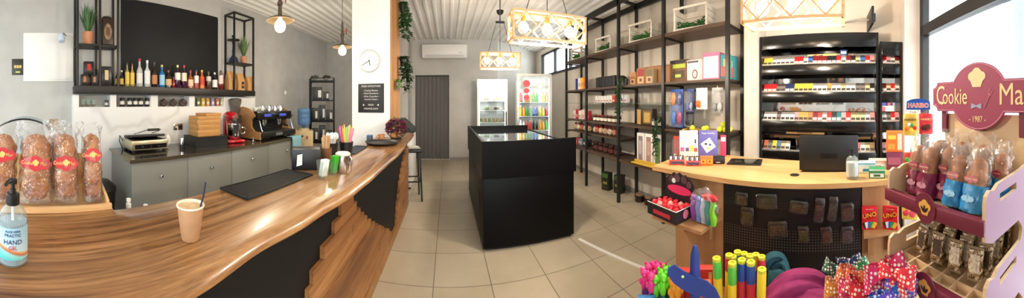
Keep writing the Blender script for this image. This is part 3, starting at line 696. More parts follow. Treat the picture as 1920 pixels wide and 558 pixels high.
# red mixer with steel bowl
RED=mat('red_enamel',(190,14,32),.22,0,0,6,0,.6)
mx,my=-2.78,2.56
t=thing('stand_mixer','red and steel drink mixer standing before the espresso machine','mixer',(mx,my,WT+.001),PI/2-.35); t.scale=(1.2,)*3
MB().rb(-.11,.11,-.15,.14,0,.035,.015,3).build('base',RED,t)
lean(MB().rb(-.05,.05,.02,.13,0,.27,.03,4),TR(-.03,0,.03)).build('column',RED,t)
MB().sph(-.03,-.02,.305,.075,.17,.06,20,12).build('head',RED,t)
MB().at(TR(-.03,-.185,.3)@RX(PI/2)).lathe([(.0,0),(.03,0),(.032,-.02)],n=16).build('hub_cap',CHROME,t)
MB().lathe([(.04,.036),(.05,.045),(.085,.09),(.095,.2),(.098,.215),(.094,.215),(.09,.2),(.08,.095),(0,.06)],x=.0,y=-.07,n=28).build('bowl',CHROME,t)
MB().tube([(.1,-.06,.17),(.14,-.06,.16),(.14,-.06,.1),(.09,-.06,.09)],.008,8).build('bowl_handle',CHROME,t)
# coffee grinder hopper
t=thing('coffee_grinder','coffee grinder with a clear bean hopper behind the red mixer','grinder',(-3.02,2.85,WT+.001),PI/2); t.scale=(1,1,1.35)
MB().rb(-.065,.065,-.09,.09,0,.27,.015,3).build('body',mat('graphite',(70,68,66),.4),t)
MB().lathe([(.04,.27),(.055,.3),(.1,.42),(.1,.44),(.096,.44),(.05,.3)],n=24).build('hopper',glass('smoky_plastic',(206,200,192),1,.05,.3,(150,146,140)),t)
MB().lathe([(.103,.44),(.103,.455),(.06,.465),(0,.467)],n=24).build('hopper_lid',mat('graphite',(70,68,66),.4),t)
MB().lathe([(.045,.305),(.08,.38),(0,.39)],n=20).build('beans',mat('coffee_beans',(70,42,26),.5,0,.4,120),t)
# espresso machine
ex,ey=-2.78,3.31
PLY=wood('plywood_panel',[(150,104,60),(176,128,80),(190,144,96)],'X',1.2,.5,0,8,.03)
t=thing('espresso_machine','black two-group espresso machine with wooden side panels and cups on top','espresso machine',(ex,ey,WT+.001),PI/2-.12); t.scale=(1.18,)*3
MB().rb(-.33,.33,-.02,.24,.05,.36,.012).build('boiler_housing',BLKM,t)
MB().rb(-.33,.33,-.2,.0,.25,.36,.015).build('group_housing',BLKG,t)
for xk in (-.14,.14): MB().rb(xk-.065,xk+.065,-.204,-.199,.29,.325,.002).build('display',mat('blue_display',(70,90,200),.3),t)
MB().rb(-.34,.34,-.27,.02,.03,.1,.008).build('drip_tray',BLKM,t)
mb=MB()
for i in range(28): mb.bb(-.32+.0235*i,-.31+.0235*i,-.26,-.03,.1,.104)
mb.build('grate',STEEL,t); MB().bb(-.06,.06,-.2725,-.2705,.045,.08).build('badge_plate',STEEL,t)
sidep=[(-.27,.01),(.25,.01),(.25,.33),(.2,.4),(.08,.42),(-.03,.4),(-.12,.36),(-.18,.3),(-.1,.25),(-.1,.16),(-.16,.11),(-.27,.1)]
for s in (-1,1): MB().at(Matrix(((0,0,1,.335*s),(1,0,0,0),(0,1,0,0),(0,0,0,1)))).prism(sidep,-.012,.012).build('side_panel',PLY,t)
for xk in (-.14,.14):
    MB().lathe([(.042,.25),(.042,.225),(.036,.215),(.036,.2)],xk,-.12,0,20).build('group_head',CHROME,t)
    pf=MB().lathe([(.0,.172),(.03,.172),(.037,.2),(.037,.205)],xk,-.12,0,20).build('portafilter',CHROME,t)
    MB().tube([(xk,-.155,.19),(xk,-.21,.182),(xk,-.29,.165)],[.009,.012,.014],10).build('handle',BLACK,pf)
for xk in (-.3,.29): MB().tube([(xk,-.15,.25),(xk+.01,-.2,.24),(xk+.02,-.23,.13),(xk+.025,-.24,.11)],.005,8).build('steam_wand',CHROME,t)
MB().tube([(.33,-.12,.3),(.38,-.14,.3),(.4,-.16,.28)],.007,8).build('lever',BLACK,t)
for sx in (-.3,.3):
    for sy in (-.2,.2): MB().cyl(sx,sy,0,.05,.02,n=10).build('foot',BLACK,t)
CER=mat('white_ceramic',(240,238,232),.25)
def espr(lx,ly): 
    a=PI/2-.12; lx*=1.18; ly*=1.18; return ex+lx*math.cos(a)-ly*math.sin(a), ey+lx*math.sin(a)+ly*math.cos(a)
names=['white cup','steel milk jug']
k=0
for i,(lx,ly,kind) in enumerate(((-.27,.06,0),(-.19,.0,0),(-.2,.12,0),(-.11,-.06,0),(-.11,.05,0),(-.02,-.1,1),(-.02,.03,1),(.09,-.1,1),(.08,.04,0),(.17,-.02,0),(.19,-.11,1),(.26,-.04,1))):
    xx,yy=espr(lx,ly); z0=WT+.4275
    if kind==0:
        c=thing('ceramic_cup','white ceramic cup on top of the espresso machine, %s from its wooden side panel'%ORD[i],'cup',(xx,yy,z0),R.uniform(0,6),'cups on top of the espresso machine')
        MB().lathe([(.02,0),(.025,.004),(.037,.03),(.039,.055),(.036,.055),(.022,.008),(0,.007)],n=18).build('bowl',CER,c); MB().tube([(.037,0,.045),(.052,0,.04),(.05,0,.022),(.034,0,.016)],.004,6).build('handle',CER,c)
    else:
        c=thing('milk_jug','steel milk jug on top of the espresso machine, %s from its wooden side panel'%ORD[i],'jug',(xx,yy,z0),R.uniform(0,6),'steel jugs on top of the espresso machine')
        MB().lathe([(.034,0),(.038,.004),(.038,.035),(.03,.07),(.033,.092),(.031,.092),(.027,.07),(.035,.03),(0,.006)],n=20).build('body',CHROME,c); MB().tube([(.034,0,.08),(.058,0,.075),(.058,0,.03),(.038,0,.022)],.004,6).build('handle',CHROME,c)
t=thing('tamper','small steel tamper on the worktop before the red mixer','tamper',(-2.53,2.74,WT+.001)); MB().lathe([(.027,0),(.029,.003),(.029,.016),(.01,.022)],n=18).build('base',CHROME,t); MB().lathe([(.01,.022),(.008,.03),(.014,.05),(.013,.062),(0,.066)],n=16).build('handle',STEEL,t)
# blue cloth draped over the counter corner
def cloth():
    vs=[];fs=[];n=12;m=10
    for i in range(n+1):
        u=i/n
        for j in range(m+1):
            v=j/m; L=.42*v
            x,z=[(-.1,.003),(-.06,.003),(-.02,.003),(.004,.003),(.013,-.004),(.014,-.05),(.014,-.1),(.014,-.16),(.014,-.22),(.014,-.28),(.014,-.33)][j]
            wv=.008*math.sin(u*11+v*3)*min(1,max(0,(L-.08)*8))
            vs.append((x+abs(wv)*(1 if j>4 else 0),-.14+.28*u*(1-.05*v),z))
    for i in range(n):
        for j in range(m): b=i*(m+1)+j; fs.append((b,b+1,b+m+2,b+m+1))
    N=len(vs); vs+=[(x+.004,y,z+.004) for x,y,z in vs]; fs+=[tuple(N+q for q in f[::-1]) for f in fs]
    return MB().add(vs,fs)
t=tag(cloth().build('cleaning_cloth',mat('pale_blue_cloth',(140,186,200),.85,0,.06,40),None,60),'pale blue cloth hanging over the far corner of the worktop','cloth'); t.location=(CFX+.016,3.6,WT+.004)
for k,(lx,ly,lab,c,sz) in enumerate(((-2.62,3.755,'yellow lemon squeezer bowl by the blue cloth',(206,176,60),.05),)):
    t=thing('yellow_bowl',lab,'bowl',(lx,ly,WT+.001)); MB().lathe([(.03,0),(.05,.03),(.055,.04),(.05,.04),(.03,.006),(0,.005)],n=20).build('bowl',mat('yellow_bowl',c,.4),t); MB().sph(0,0,.032,.022,.022,.022).build('cone',mat('yellow_bowl',c,.4),t)

# black bin behind the bar, curved glass hood
t=thing('waste_bin','black plastic bin between the pine crate and the grey cabinets','bin',(-2.62,.62,0),PI/2)
MB().lathe([(.14,0),(.15,.01),(.18,.6),(.17,.6),(.14,.02),(0,.02)],n=28).build('tub',BLACK,t); MB().lathe([(.186,.6),(.186,.64),(.12,.7),(0,.72)],n=28).build('lid',BLACK,t)
t=thing('glass_hood_case','curved clear food hood with a black rim behind the bagged loaves','display case',(-2.55,-.12,0),PI/2)
MB().bb(-.42,.42,-.27,.3,.0,1.0).build('cabinet',WHITE,t)
arc=[(.42-.84*i/16, 1.0+.36*math.sin(PI*(.08+.84*i/16))**.8) for i in range(17)]
vs=[];fs=[]
for x,z in arc: vs+=[(x,-.26,z),(x,.26,z),(x,-.255,z-.004),(x,.255,z-.004)]
for i in range(16): b=4*i; fs+=[(b,b+1,b+5,b+4),(b+2,b+6,b+7,b+3),(b,b+4,b+6,b+2),(b+1,b+3,b+7,b+5)]
MB().add(vs,fs).build('curved_glass',glass('pale_blue_glass',(222,238,244),1.4,.02,.18,(196,222,232)),t)
MB().tube([(x,-.26,z) for x,z in arc],.008,8).build('rim',BLACK,t)
lean(MB().prism([(-.06,0),(.06,0),(.04,.1),(-.04,.1)],-.006,.006),TR(.27,-.2,1.26)@RX(PI/2-.4)).build('price_flap',mat('taupe_card',(150,134,110),.6),t)

# ---------------------------------------------------------------- wall shelf, racks, bottles
DKW=mat('dark_stained_wood',(24,21,19),.5,0,.2,14)
SX0,SX1=XL+.002,-3.0
t=thing('wall_shelf','long thick dark shelf of bottles on the wall above the back counter','shelf',(0,0,1.618))
MB().rb(SX0,SX1-.0005,.44,3.30,0,.088,.004).build('board',DKW,t); MB().rb(SX1,SX1+.004,.44,3.30,.002,.086,.001).build('front_edge',mat('shelf_edge',(34,30,27),.45),t)
SZ=1.7075
def wrack(label,y0,y1,z1,mids,ups=()):
    t=thing('shelf_rack',label,'rack',(SX0,y0,SZ)); w=.026; D=SX1-SX0-.01; W=y1-y0; H=z1-SZ
    for xx in (w/2,D-w/2):
        for yy in (w/2,W-w/2)+tuple(u-y0 for u in ups): MB().bb(xx-w/2,xx+w/2,yy-w/2,yy+w/2,0,H-(0 if yy in (w/2,W-w/2) else w)).build('post',BLKM,t)
    mb=MB()
    for z in (H-w,):
        mb.bb(w,D-w,0,w,z,H).bb(w,D-w,W-w,W,z,H).bb(0,w,w,W-w,z,H).bb(D-w,D,w,W-w,z,H)
    mb.build('top_frame',BLKM,t)
    for z in mids: MB().bb(w+.001,D-w-.001,.004,W-.004,z-SZ-.025,z-SZ).bb(.001,w,w+.001,(ups[0]-y0-w/2 if ups else W-w)-.001,z-SZ-.024,z-SZ-.001).bb(D-w,D-.001,w+.001,(ups[0]-y0-w/2 if ups else W-w)-.001,z-SZ-.024,z-SZ-.001).build('shelf_board',DKW,t)
    return t
wrack('open black rack with an aloe plant at the bin end of the wall shelf',.455,.975,2.92,[2.2],(.737,))
wrack('open black rack with coffee bags at the espresso end of the wall shelf',2.82,3.29,2.95,[2.16])
# blackboard
t=thing('blackboard','large blank black board on the wall above the bottles','blackboard',(XL+.001,1.87,1.76),PI/2)
MB().rb(-.80,.80,-.02,0,0,1.11,.003).build('board',mat('blackboard',(27,27,29),.65,0,.1,2,0,0,.3),t)
mb=MB()
for a in (-.785,.785):
    for z in (.015,1.095): mb.at(TR(a,-.02,z)@RX(PI/2)).cyl(0,0,0,.004,.006,n=10)
mb.islands('screw_cap',STEEL,t)
# bottles
BG='bottles on the wall shelf'
def bottle(label,y,h,r,gc,lc=None,cc=(30,30,30),neck=.34,x=-3.1,lab=(.12,.48),rough=.12,z=SZ,grp=BG,shoulder=.1,name='bottle'):
    t=thing(name,label,'bottle',(x,y,z+.0005),face(x,y),grp)
    r*=1.12; hn=h*(1-neck); rn=max(.010,r*.34); ch=h*.1
    MB().lathe([(r*.9,0),(r,.006),(r,hn*(.93-shoulder)),(r*.82,hn*.95),(rn*1.25,hn*1.08),(rn,hn*1.16),(rn,h-ch)],n=20).build('body',mat('bottle_glass',gc,rough,0,0,6,0,.3),t)
    MB().lathe([(rn*1.15,h-ch),(rn*1.15,h),(0,h+.001)],n=14).build('cap',mat('cap',cc,.35),t)
    if lc is not None:
        MB().lathe([(r+.0006,h*lab[0]),(r+.0006,h*lab[1])],n=20).build('label',mat('paper_label',lc,.55,0,.06,60),t)
    return t
def by_(px,x=-3.1): return yonX(px,x)
W_=(236,232,222)
bottle('miniature bottle with white cap and yellow label, touching the aloe rack',by_(220),.20,.022,(30,28,20),(214,178,70),W_)
bottle('miniature bottle with white cap and yellow label, second from the aloe rack',by_(228),.20,.022,(30,28,20),(214,178,70),W_)
bottle('tall yellow-labelled liqueur bottle, the one beside the two miniatures',by_(238.5),.30,.025,(170,150,80),(226,196,96),(40,34,26),lab=(.1,.6))
bottle('tall yellow-labelled liqueur bottle beside the red-capped clear bottle',by_(248),.29,.025,(176,150,76),(222,188,88),(120,40,30),lab=(.1,.6))
bottle('clear bottle with a tall red cap and white label on the wall shelf',by_(261.6),.36,.036,(188,186,180),(226,220,214),(196,30,44))
bottle('clear bottle with a white cap and frosted label on the wall shelf',by_(276),.345,.036,(196,200,200),(224,228,226),(240,240,240),lab=(.12,.6))
bottle('dark brown bottle with a copper label and dark cap on the wall shelf',by_(289.5),.33,.036,(38,24,18),(176,116,76),(60,44,40))
bottle('bright blue bottle with a pale blue label on the wall shelf',by_(303.5),.30,.036,(40,110,170),(150,196,220),(196,180,110),lab=(.1,.55))
bottle('short dark rum bottle with a tan label and red cap',by_(315.7),.235,.04,(44,24,18),(206,166,120),(130,40,50),.3)
bottle('tiny red bottle squeezed between the rum and the vermouth',by_(325),.15,.025,(130,24,26),None,(110,30,30))
bottle('purple vermouth bottle with a white label and pale cap',by_(333),.315,.036,(60,22,48),(234,230,216),(222,206,140),lab=(.35,.66))
bottle('vermouth bottle with a red cap, purple base and cream label',by_(345),.32,.036,(70,24,50),(232,212,190),(204,36,48),lab=(.3,.66))
bottle('amber bottle with a peach label and dark red cap',by_(357),.255,.038,(150,74,30),(238,196,160),(140,34,50))
bottle('slim rose bottle with a white label',by_(368),.27,.032,(180,96,90),(240,230,224),(46,40,44),lab=(.3,.68))
bottle('orange aperitif bottle with a yellow cap',by_(378.5),.275,.038,(206,96,30),(196,60,36),(226,190,90),lab=(.2,.55))
bottle('dark whisky bottle with a silver slanted label',by_(391),.26,.036,(92,60,40),(206,200,190),(60,56,52),lab=(.45,.72))
bottle('black wine bottle with a big white label',by_(402.5),.255,.037,(24,22,24),(240,236,230),(236,232,230),lab=(.12,.56))
bottle('red bitter bottle with a slim white label, beside the coffee bags',by_(414,-3.08),.29,.034,(120,18,24),(226,200,190),(40,24,26),lab=(.3,.75),x=-3.08)
# rack contents
TERR=mat('terracotta',(196,132,96),.7,0,.08,14)
def spiky(label,x,y,z,potm,ph,pr,n,L,grp=None,name='potted_aloe',cols=(70,108,60)):
    t=thing(name,label,'plant',(x,y,z+.0005),R.uniform(0,6),grp)
    MB().lathe([(pr*.72,0),(pr*.8,.004),(pr,ph*.6),(pr*.95,ph*.92),(pr,ph),(pr*.85,ph),(pr*.8,ph*.85),(0,ph*.85)],n=22).build('pot',potm,t)
    mb=MB()
    for i in range(n):
        a=i*2.4; e=R.uniform(.1,.66); mb.leaf((.2*pr*math.cos(a),.2*pr*math.sin(a),ph*.84),(math.cos(a)*e*.8,math.sin(a)*e*.8,1.15),L*R.uniform(.65,1.0),L*.055,.14*e)
    mb.build('leaves',mat('aloe_leaf',cols,.45,0,.3,9),t); return t
spiky('potted aloe with a terracotta pot on the upper board of the black rack',-3.1,yonX(165,-3.1),2.2,TERR,.15,.07,52,.41)
t=thing('coffee_tin','tall brown ornate coffee tin beside the potted aloe','tin',(-3.1,yonX(200,-3.1)-.0,2.2005),PI/2)
MB().rb(-.07,.07,-.06,.06,0,.33,.012,3).build('body',mat('dark_brown_tin',(50,32,24),.35,0,.3,12),t); MB().lathe([(.055,.33),(.055,.35),(0,.355)],n=22).build('lid',mat('dark_brown_tin2',(44,30,24),.4),t)
lb=MB().at(TR(0,-.0605,.16)@RX(PI/2)).prism([(.048*math.cos(q*PI/12),.1*math.sin(q*PI/12)) for q in range(24)],0,.001).build('label',mat('ornate_label',(168,140,104),.5,0,.5,60,c2=(96,66,44)),t)
MB().at(TR(0,-.062,.16)@RX(PI/2)).prism([(.026*math.cos(q*PI/12),.055*math.sin(q*PI/12)) for q in range(24)],0,.0006).build('medallion',mat('medallion',(96,70,50),.5),lb)
def tinbox(label,x,y,z,w,h,d=.07,bc=(24,22,24),rc=(180,40,40),name='coffee_canister',rz=PI/2):
    t=thing(name,label,'tin',(x,y,z+.0005),rz,'dark coffee tins in the lower rack')
    MB().rb(-w/2,w/2,-d/2,d/2,0,h,.006).build('body',mat('tin_black',bc,.3),t); MB().bb(-w*.18,w*.18,-d/2-.001,-d/2-.0003,h*.3,h*.8).build('label',mat('tin_label',rc,.5,0,.3,80),t); return t
tinbox('black coffee tin with an orange label, at the bin end of the trio',-3.08,yonX(158,-3.08),SZ,.085,.135,rc=(190,120,70))
tinbox('black coffee tin under the red-labelled one, next to the rack post',-3.17,yonX(169,-3.17),SZ,.085,.135,rc=(150,90,60))
tinbox('black coffee tin with a red label stacked on two others',-3.13,yonX(166,-3.13)+.0,SZ+.1365,.12,.16,rc=(196,40,46))
tinbox('small black coffee tin with a copper label beside the rack post',-3.06,yonX(176.5,-3.05),SZ,.07,.13,rc=(190,120,80))
tinbox('tall plain black coffee box with a pale cup mark in the aloe rack',-3.09,yonX(198,-3.09),SZ,.125,.235,.1,rc=(214,190,150))
# right rack contents: siphon lamp, plant, coffee bags
t=thing('hookah','dark blue ornamental hookah stand on the upper board of the coffee rack','ornament',(-3.12,yonX(438,-3.12),2.1605))
BLU=mat('dark_blue_glass',(40,48,84),.2)
MB().lathe([(.075,0),(.08,.01),(.07,.06),(.03,.11),(.022,.16),(.03,.18),(.022,.2),(.018,.3),(.026,.32),(.015,.34)],n=22).build('base',BLU,t); MB().lathe([(.015,.34),(.1,.36),(.105,.368),(.02,.366)],n=24).build('dish',BLKM,t); MB().lathe([(.012,.366),(.016,.4),(.034,.43),(.03,.44),(0,.42)],n=18).build('bowl',BLU,t)
spiky('small grass-leaved plant in a clay pot beside the dark blue ornament',-3.1,yonX(457,-3.1),2.16,TERR,.12,.055,44,.40,None,'potted_grass',(86,112,56))
for i,(px,lab,h,w) in enumerate(((432,'widest kraft coffee bag, next to the red bitter bottle',.3,.15),(449,'middle kraft coffee bag with a black cup print',.285,.15),(467,'kraft coffee bag with an orange and black label above the espresso machine',.25,.15))):
    t=thing('coffee_bag',lab,'coffee bag',(-3.1,yonX(px,-3.1),SZ+.0005),PI/2,'kraft coffee bags in the rack')
    prof=[(-w/2,0),(w/2,0),(w/2*.96,h*.8),(w/2,h),(-w/2,h),(-w/2*.96,h*.8)]
    mb=MB(); vs=[];n=len(prof)
    for z,s,dp in ((0,1,.05),(h*.45,1.02,.055),(h*.8,.98,.03),(h*.92,1,.008),(h,1,.006)):
        vs+=[(-w/2*s,-dp,z),(w/2*s,-dp,z),(w/2*s,dp,z),(-w/2*s,dp,z)]
    fs=[(3,2,1,0)]+[(4*j+k_,4*j+(k_+1)%4,4*j+4+(k_+1)%4,4*j+4+k_) for j in range(4) for k_ in range(4)]+[(16,17,18,19)]
    mb.add(vs,fs).build('pouch',mat('kraft_pouch',(196,148,92),.65,0,.06,20),t)
    lbm=MB().bb(-.0,.055,-.0575,-.0555,h*.12,h*.5).build('label',BLACK if i<2 else mat('orange_print',(216,130,60),.5),t)
    MB().at(TR(.027,-.0578,h*.3)@RX(PI/2)).prism([(.018*math.cos(q*PI/10),.018*math.sin(q*PI/10)) for q in range(20)],0,.0008).build('print',mat('orange_print',(216,130,60),.5) if i<2 else BLACK,lbm)
# niche contents
nz=1.4535
def can(label,px,x,r,h,bc,lc,grp,name='can'):
    t=thing(name,label,'can',(x,yonX(px,x),nz),PI/2,grp); MB().lathe([(r*.95,0),(r,.003),(r,h-.004),(r*.92,h)],n=18).build('body',mat('can_body',bc,.3),t)
    if lc: MB().lathe([(r+.0005,h*.25),(r+.0005,h*.62)],n=18).build('label',mat('can_label',lc,.5),t)
for i,px in enumerate((157,166,176)): 
    t=thing('glass_tumbler','clear tumbler in the niche below the aloe rack, %s from the dark bin side'%ORD[i],'glass',(-3.18,yonX(px,-3.18),nz),0,'tumblers in the niche'); MB().lathe([(.022,0),(.032,.09),(.03,.09),(.021,.006),(0,.006)],n=18).build('bowl',GL2,t); MB().lathe([(.02,.006),(.024,.03),(0,.03)],n=14).build('residue',mat('brown_residue',(150,110,80),.6),t)
can('dark jar alone at the end of the niche with the tumblers',200,-3.18,.024,.085,(60,50,44),(200,196,190),'niche jars')
for i,px in enumerate((229,243,254,264,276)): can('black can with a white band in the second niche, %s from the tumbler niche'%ORD[i],px,-3.18,.03,.115,(26,26,28),(226,220,208),'black cans in the niche')
for i,px in enumerate((307,325,343)):
    t=thing('dark_jar','brown lumpy sack in the third niche, %s from the can niche'%ORD[i],'sack',(-3.18,yonX(px,-3.18),nz),0,'brown sacks in the niche'); MB().sph(0,0,.05,.04,.052,.05,16,10,crump).build('sack',mat('brown_sack',(84,66,56),.6,0,.3,30),t); MB().lathe([(.012,.09),(.018,.108),(0,.11)],n=10).build('knot',mat('brown_sack',(84,66,56),.6,0,.3,30),t)
for i,(px,c,nm) in enumerate(((371,(96,120,60),'olive'),(380,(216,180,60),'yellow'),(389,(206,150,70),'amber'),(398,(150,140,170),'lilac'),(407,(196,110,110),'pink'),(415,(170,180,120),'pale green'))):
    t=thing('drink_carton','%s carton in the fourth niche above the kraft boxes'%nm,'carton',(-3.18,yonX(px,-3.18),nz),PI/2,'cartons in the niche'); MB().rb(-.027,.027,-.02,.02,0,.12,.003).build('carton',mat('carton',c,.5,0,.25,60),t); MB().bb(-.02,.02,-.0212,-.0203,.03,.07).build('label',mat('carton_label',(232,226,210),.5,0,.2,90),t)

# wall things at the far left
t=thing('fuse_box_door','flush white metal fuse box door on the grey wall','panel',(XL+.001,.135,1.77),PI/2)
MB().rb(-.31,.31,-.012,0,0,.6,.003).build('frame',mat('white_metal',(236,234,230),.45),t); MB().rb(-.285,.285,-.02,-.0121,.025,.575,.003).build('door',mat('white_metal',(236,234,230),.45),t)
t=thing('wall_spotlight','small pale blue spot lamp on a black bracket over the fuse box','lamp',(XL+.021,.29,2.26),PI/2)
MB().tube([(0.03,0,.08),(0.03,-.05,.09),(.01,-.09,.05)],.008,8).tube([(.03,-.05,.09),(.055,-.1,.05)],.005,6).build('bracket',BLACK,t); MB().at(TR(0,-.1,.02)@RX(-.3)).lathe([(0,-.05),(.035,-.045),(.045,0),(.03,.05),(.012,.06)],n=18).build('lamp_head',mat('pale_blue_glass2',(190,206,226),.25),t)
t=thing('door_plate','small dark door plate with gold print on the grey wall','sign',(XL+.001,yonX(33.5,XL),1.85),PI/2)
MB().rb(-.075,.075,-.008,0,0,.2,.01).build('plate',mat('dark_plate',(52,54,46),.4),t)
for i in range(3): MB().bb(-.045+.032*i,-.02+.032*i,-.0095,-.0082,.085,.12).build('glyph',GOLD,t)
MB().rb(-.028,.028,-.0095,-.0082,.025,.045,.0005).build('button',mat('lime_mark',(190,200,120),.5),t)
t=thing('light_switch','small white switch on the grey wall beyond the espresso machine','switch',(XL+.001,yonX(535,XL),1.68),PI/2)
MB().rb(-.035,.035,-.01,0,0,.08,.003).build('plate',WHITE,t); MB().rb(-.015,.015,-.014,-.0101,.02,.06,.002).build('rocker',WHITE,t)

# ---------------------------------------------------------------- alcove: water bottle, carton cabinet, black shelf
d=4.95; cx,cy=d*math.sin(th(570)),d*math.cos(th(570))
t=thing('dispenser_cabinet','beige water dispenser cabinet beside the black shelf','dispenser',(cx,cy,0),face(cx,cy))
MB().rb(-.17,.17,-.16,.16,.02,.99,.012).build('cabinet',mat('beige_plastic',(196,172,128),.5),t); MB().lathe([(.1,.99),(.1,1.02),(.06,1.03)],n=24).build('collar',mat('beige_plastic2',(206,184,142),.5),t)
for s in (-1,1): MB().at(TR(.06*s,-.16,.85)).bb(-.012,.012,-.03,0,0,.05).build('tap',mat('tap_blue' if s<0 else 'tap_red',(50,90,170) if s<0 else (170,50,50),.4),t)
for sx in (-.13,.13):
    for sy in (-.12,.12): MB().cyl(sx,sy,0,.02,.02,n=10).build('foot',BLACK,t)
t=thing('water_bottle','large translucent blue water bottle inverted on the beige dispenser','bottle',(cx,cy,1.032))
BW=glass('blue_water',(176,206,232),1.2,.05,.3,(130,176,222))
MB().lathe([(.03,0),(.05,.03),(.115,.07),(.12,.1),(.12,.16),(.112,.175),(.12,.19),(.12,.25),(.112,.265),(.12,.28),(.12,.34),(.105,.37),(0,.375)],n=28).build('bottle_body',BW,t)
MB().lathe([(.031,.0),(.031,.022)],n=16).build('neck_ring',mat('tap_blue',(50,90,170),.4),t)
d=5.35; sx_,sy_=d*math.sin(th(604)),d*math.cos(th(604))
t=thing('storage_rack','black metal four-tier rack standing in the alcove by the pillar','rack',(sx_,sy_,0),face(sx_,sy_)*.55+PI/4*.8*.3)
CHAR=mat('charcoal_metal',(12,12,12),.5,0,0,6,0,0,.2)
srz=t.rotation_euler[2]; w2,d2,Hs=.24,.17,1.98
for a in (-1,1):
    for b in (-1,1): MB().bb(a*w2-.015,a*w2+.015,b*d2-.015,b*d2+.015,0,Hs+(.06 if b>0 else 0)).build('post',CHAR,t)
SH=[.3,.7,1.12,1.54,1.93]
for z in SH: MB().bb(-w2-.012,w2+.012,-d2-.012,d2+.012,z,z+.022).build('tier',CHAR,t)
MB().bb(-w2,w2,d2-.006,d2+.006,Hs+.04,Hs+.06).build('back_rail',BLKM,t)
def inrack(lx,ly): return sx_+lx*math.cos(srz)-ly*math.sin(srz), sy_+lx*math.sin(srz)+ly*math.cos(srz)
k=0
for zi,tn in ((1.12,'middle'),(.7,'lower'),(1.54,'upper')):
    for j,(lx,ly,bw,bh) in enumerate(((-.15,0,.14,.26),(.0,.02,.13,.32),(.145,-.02,.13,.22)) if zi!=1.54 else ((-.1,0,.2,.26),(.08,.0,.12,.17))):
        xx,yy=inrack(lx,ly); t=thing('coffee_box','dark printed box on the %s tier of the alcove rack, %s from the water bottle'%(tn,ORD[j]),'box',(xx,yy,zi+.0225),srz,'dark boxes on the alcove rack')
        MB().rb(-bw/2,bw/2,-.08,.08,0,bh,.003).build('carton',mat('dark_carton',(24,22,22),.5),t); MB().bb(bw*.1,bw*.42,-.0815,-.0803,bh*.2,bh*.75).build('print',mat('white_print',(214,210,204),.5,0,.2,60),t)
for j,(lx,pc) in enumerate(((-.15,(120,126,110)),(.08,(96,104,92)))):
    xx,yy=inrack(lx,0); t=thing('small_potted_plant','small grey-green potted plant on top of the alcove rack, %s'%('on the water bottle side' if j==0 else 'on the pillar side'),'plant',(xx,yy,1.953)); MB().lathe([(.035,0),(.05,.06),(.045,.06),(0,.05)],n=16).build('pot',mat('grey_pot',(120,116,106),.7),t)
    mb=MB()
    for i in range(40): a=i*2.4; mb.leaf((0,0,.055),(math.cos(a),math.sin(a),R.uniform(.3,1.6)),R.uniform(.1,.17),.05,.4)
    mb.build('leaves',mat('dusty_leaf',pc,.6),t)
# ---------------------------------------------------------------- pillar: clock, menu, hanging plants
t=thing('wall_clock','round white wall clock on the white pillar','clock',(-1.02,COLY0-.001,2.055))
MB().at(TR(0,-.0205,0)@RX(PI/2)).cyl(0,0,0,.001,.134,n=48).build('dial',WHITE,t)
MB().at(RX(PI/2)).lathe([(.148,0),(.15,.01),(.15,.028),(.142,.034),(.136,.03),(.136,.02),(0,.02)],n=48).build('case',mat('clock_white',(206,204,200),.4),t)
GRYI=mat('grey_ink',(70,70,70),.5)
for k in range(12):
    a=k*PI/6; text(str(12 if k==0 else k),.03,GRYI,t,frame((.11*math.sin(a),-.0222,.11*math.cos(a)),(1,0,0)),.0004,name='numeral')
for a,L,w in ((-2.09,.1,.009),(2.97,.065,.012)):
    MB().bar((-.15*L*math.sin(a),-.024,-.15*L*math.cos(a)),(L*math.sin(a),-.024,L*math.cos(a)),w if abs(math.cos(a))>.95 else .002,.002 if abs(math.cos(a))>.95 else w).build('hand',mat('dark_hand',(36,36,38),.4),t)
MB().at(TR(0,-.022,0)@RX(PI/2)).cyl(0,0,0,.006,.008,n=14).build('hub',mat('dark_hand',(36,36,38),.4),t)
t=thing('chalk_menu','black chalk menu board on the white pillar under the clock','menu board',(-1.0,COLY0-.001,1.375))
MB().rb(-.176,.176,-.012,0,0,.38,.002).build('board',mat('chalkboard',(38,36,36),.6,0,.1,5),t)
CH=mat('chalk',(226,222,214),.8)
for s,sz,z,sh in (('FRESH SMOOTHIES',.035,.345,0),('- Creamy Banana -',.032,.29,.25),('- Mixed Strawberry -',.03,.252,.25),('- Wine Cucumber -',.032,.212,.25),('- Summer Dream -',.03,.174,.25),('FRESH',.032,.1,.1),('ORANGE JUICE',.032,.05,.1)):
    o=text(s,sz,CH,t,frame((0,-.0128,z),(1,0,0)),.0004,shear=sh,width=.9)
for s in (-1,1): MB().at(TR(.1*s,-.0125,.1)@RX(PI/2)).prism([(.014*math.cos(q*PI/5)*(1 if q%2 else .6),.014*math.sin(q*PI/5)*(1 if q%2 else .6)) for q in range(10)],0,.0006).build('chalk_star',CH,t)
IVY=mat('ivy_leaf',(58,98,52),.5,0,.35,14); IVYD=mat('dark_ivy_leaf',(44,72,44),.5,0,.35,14)
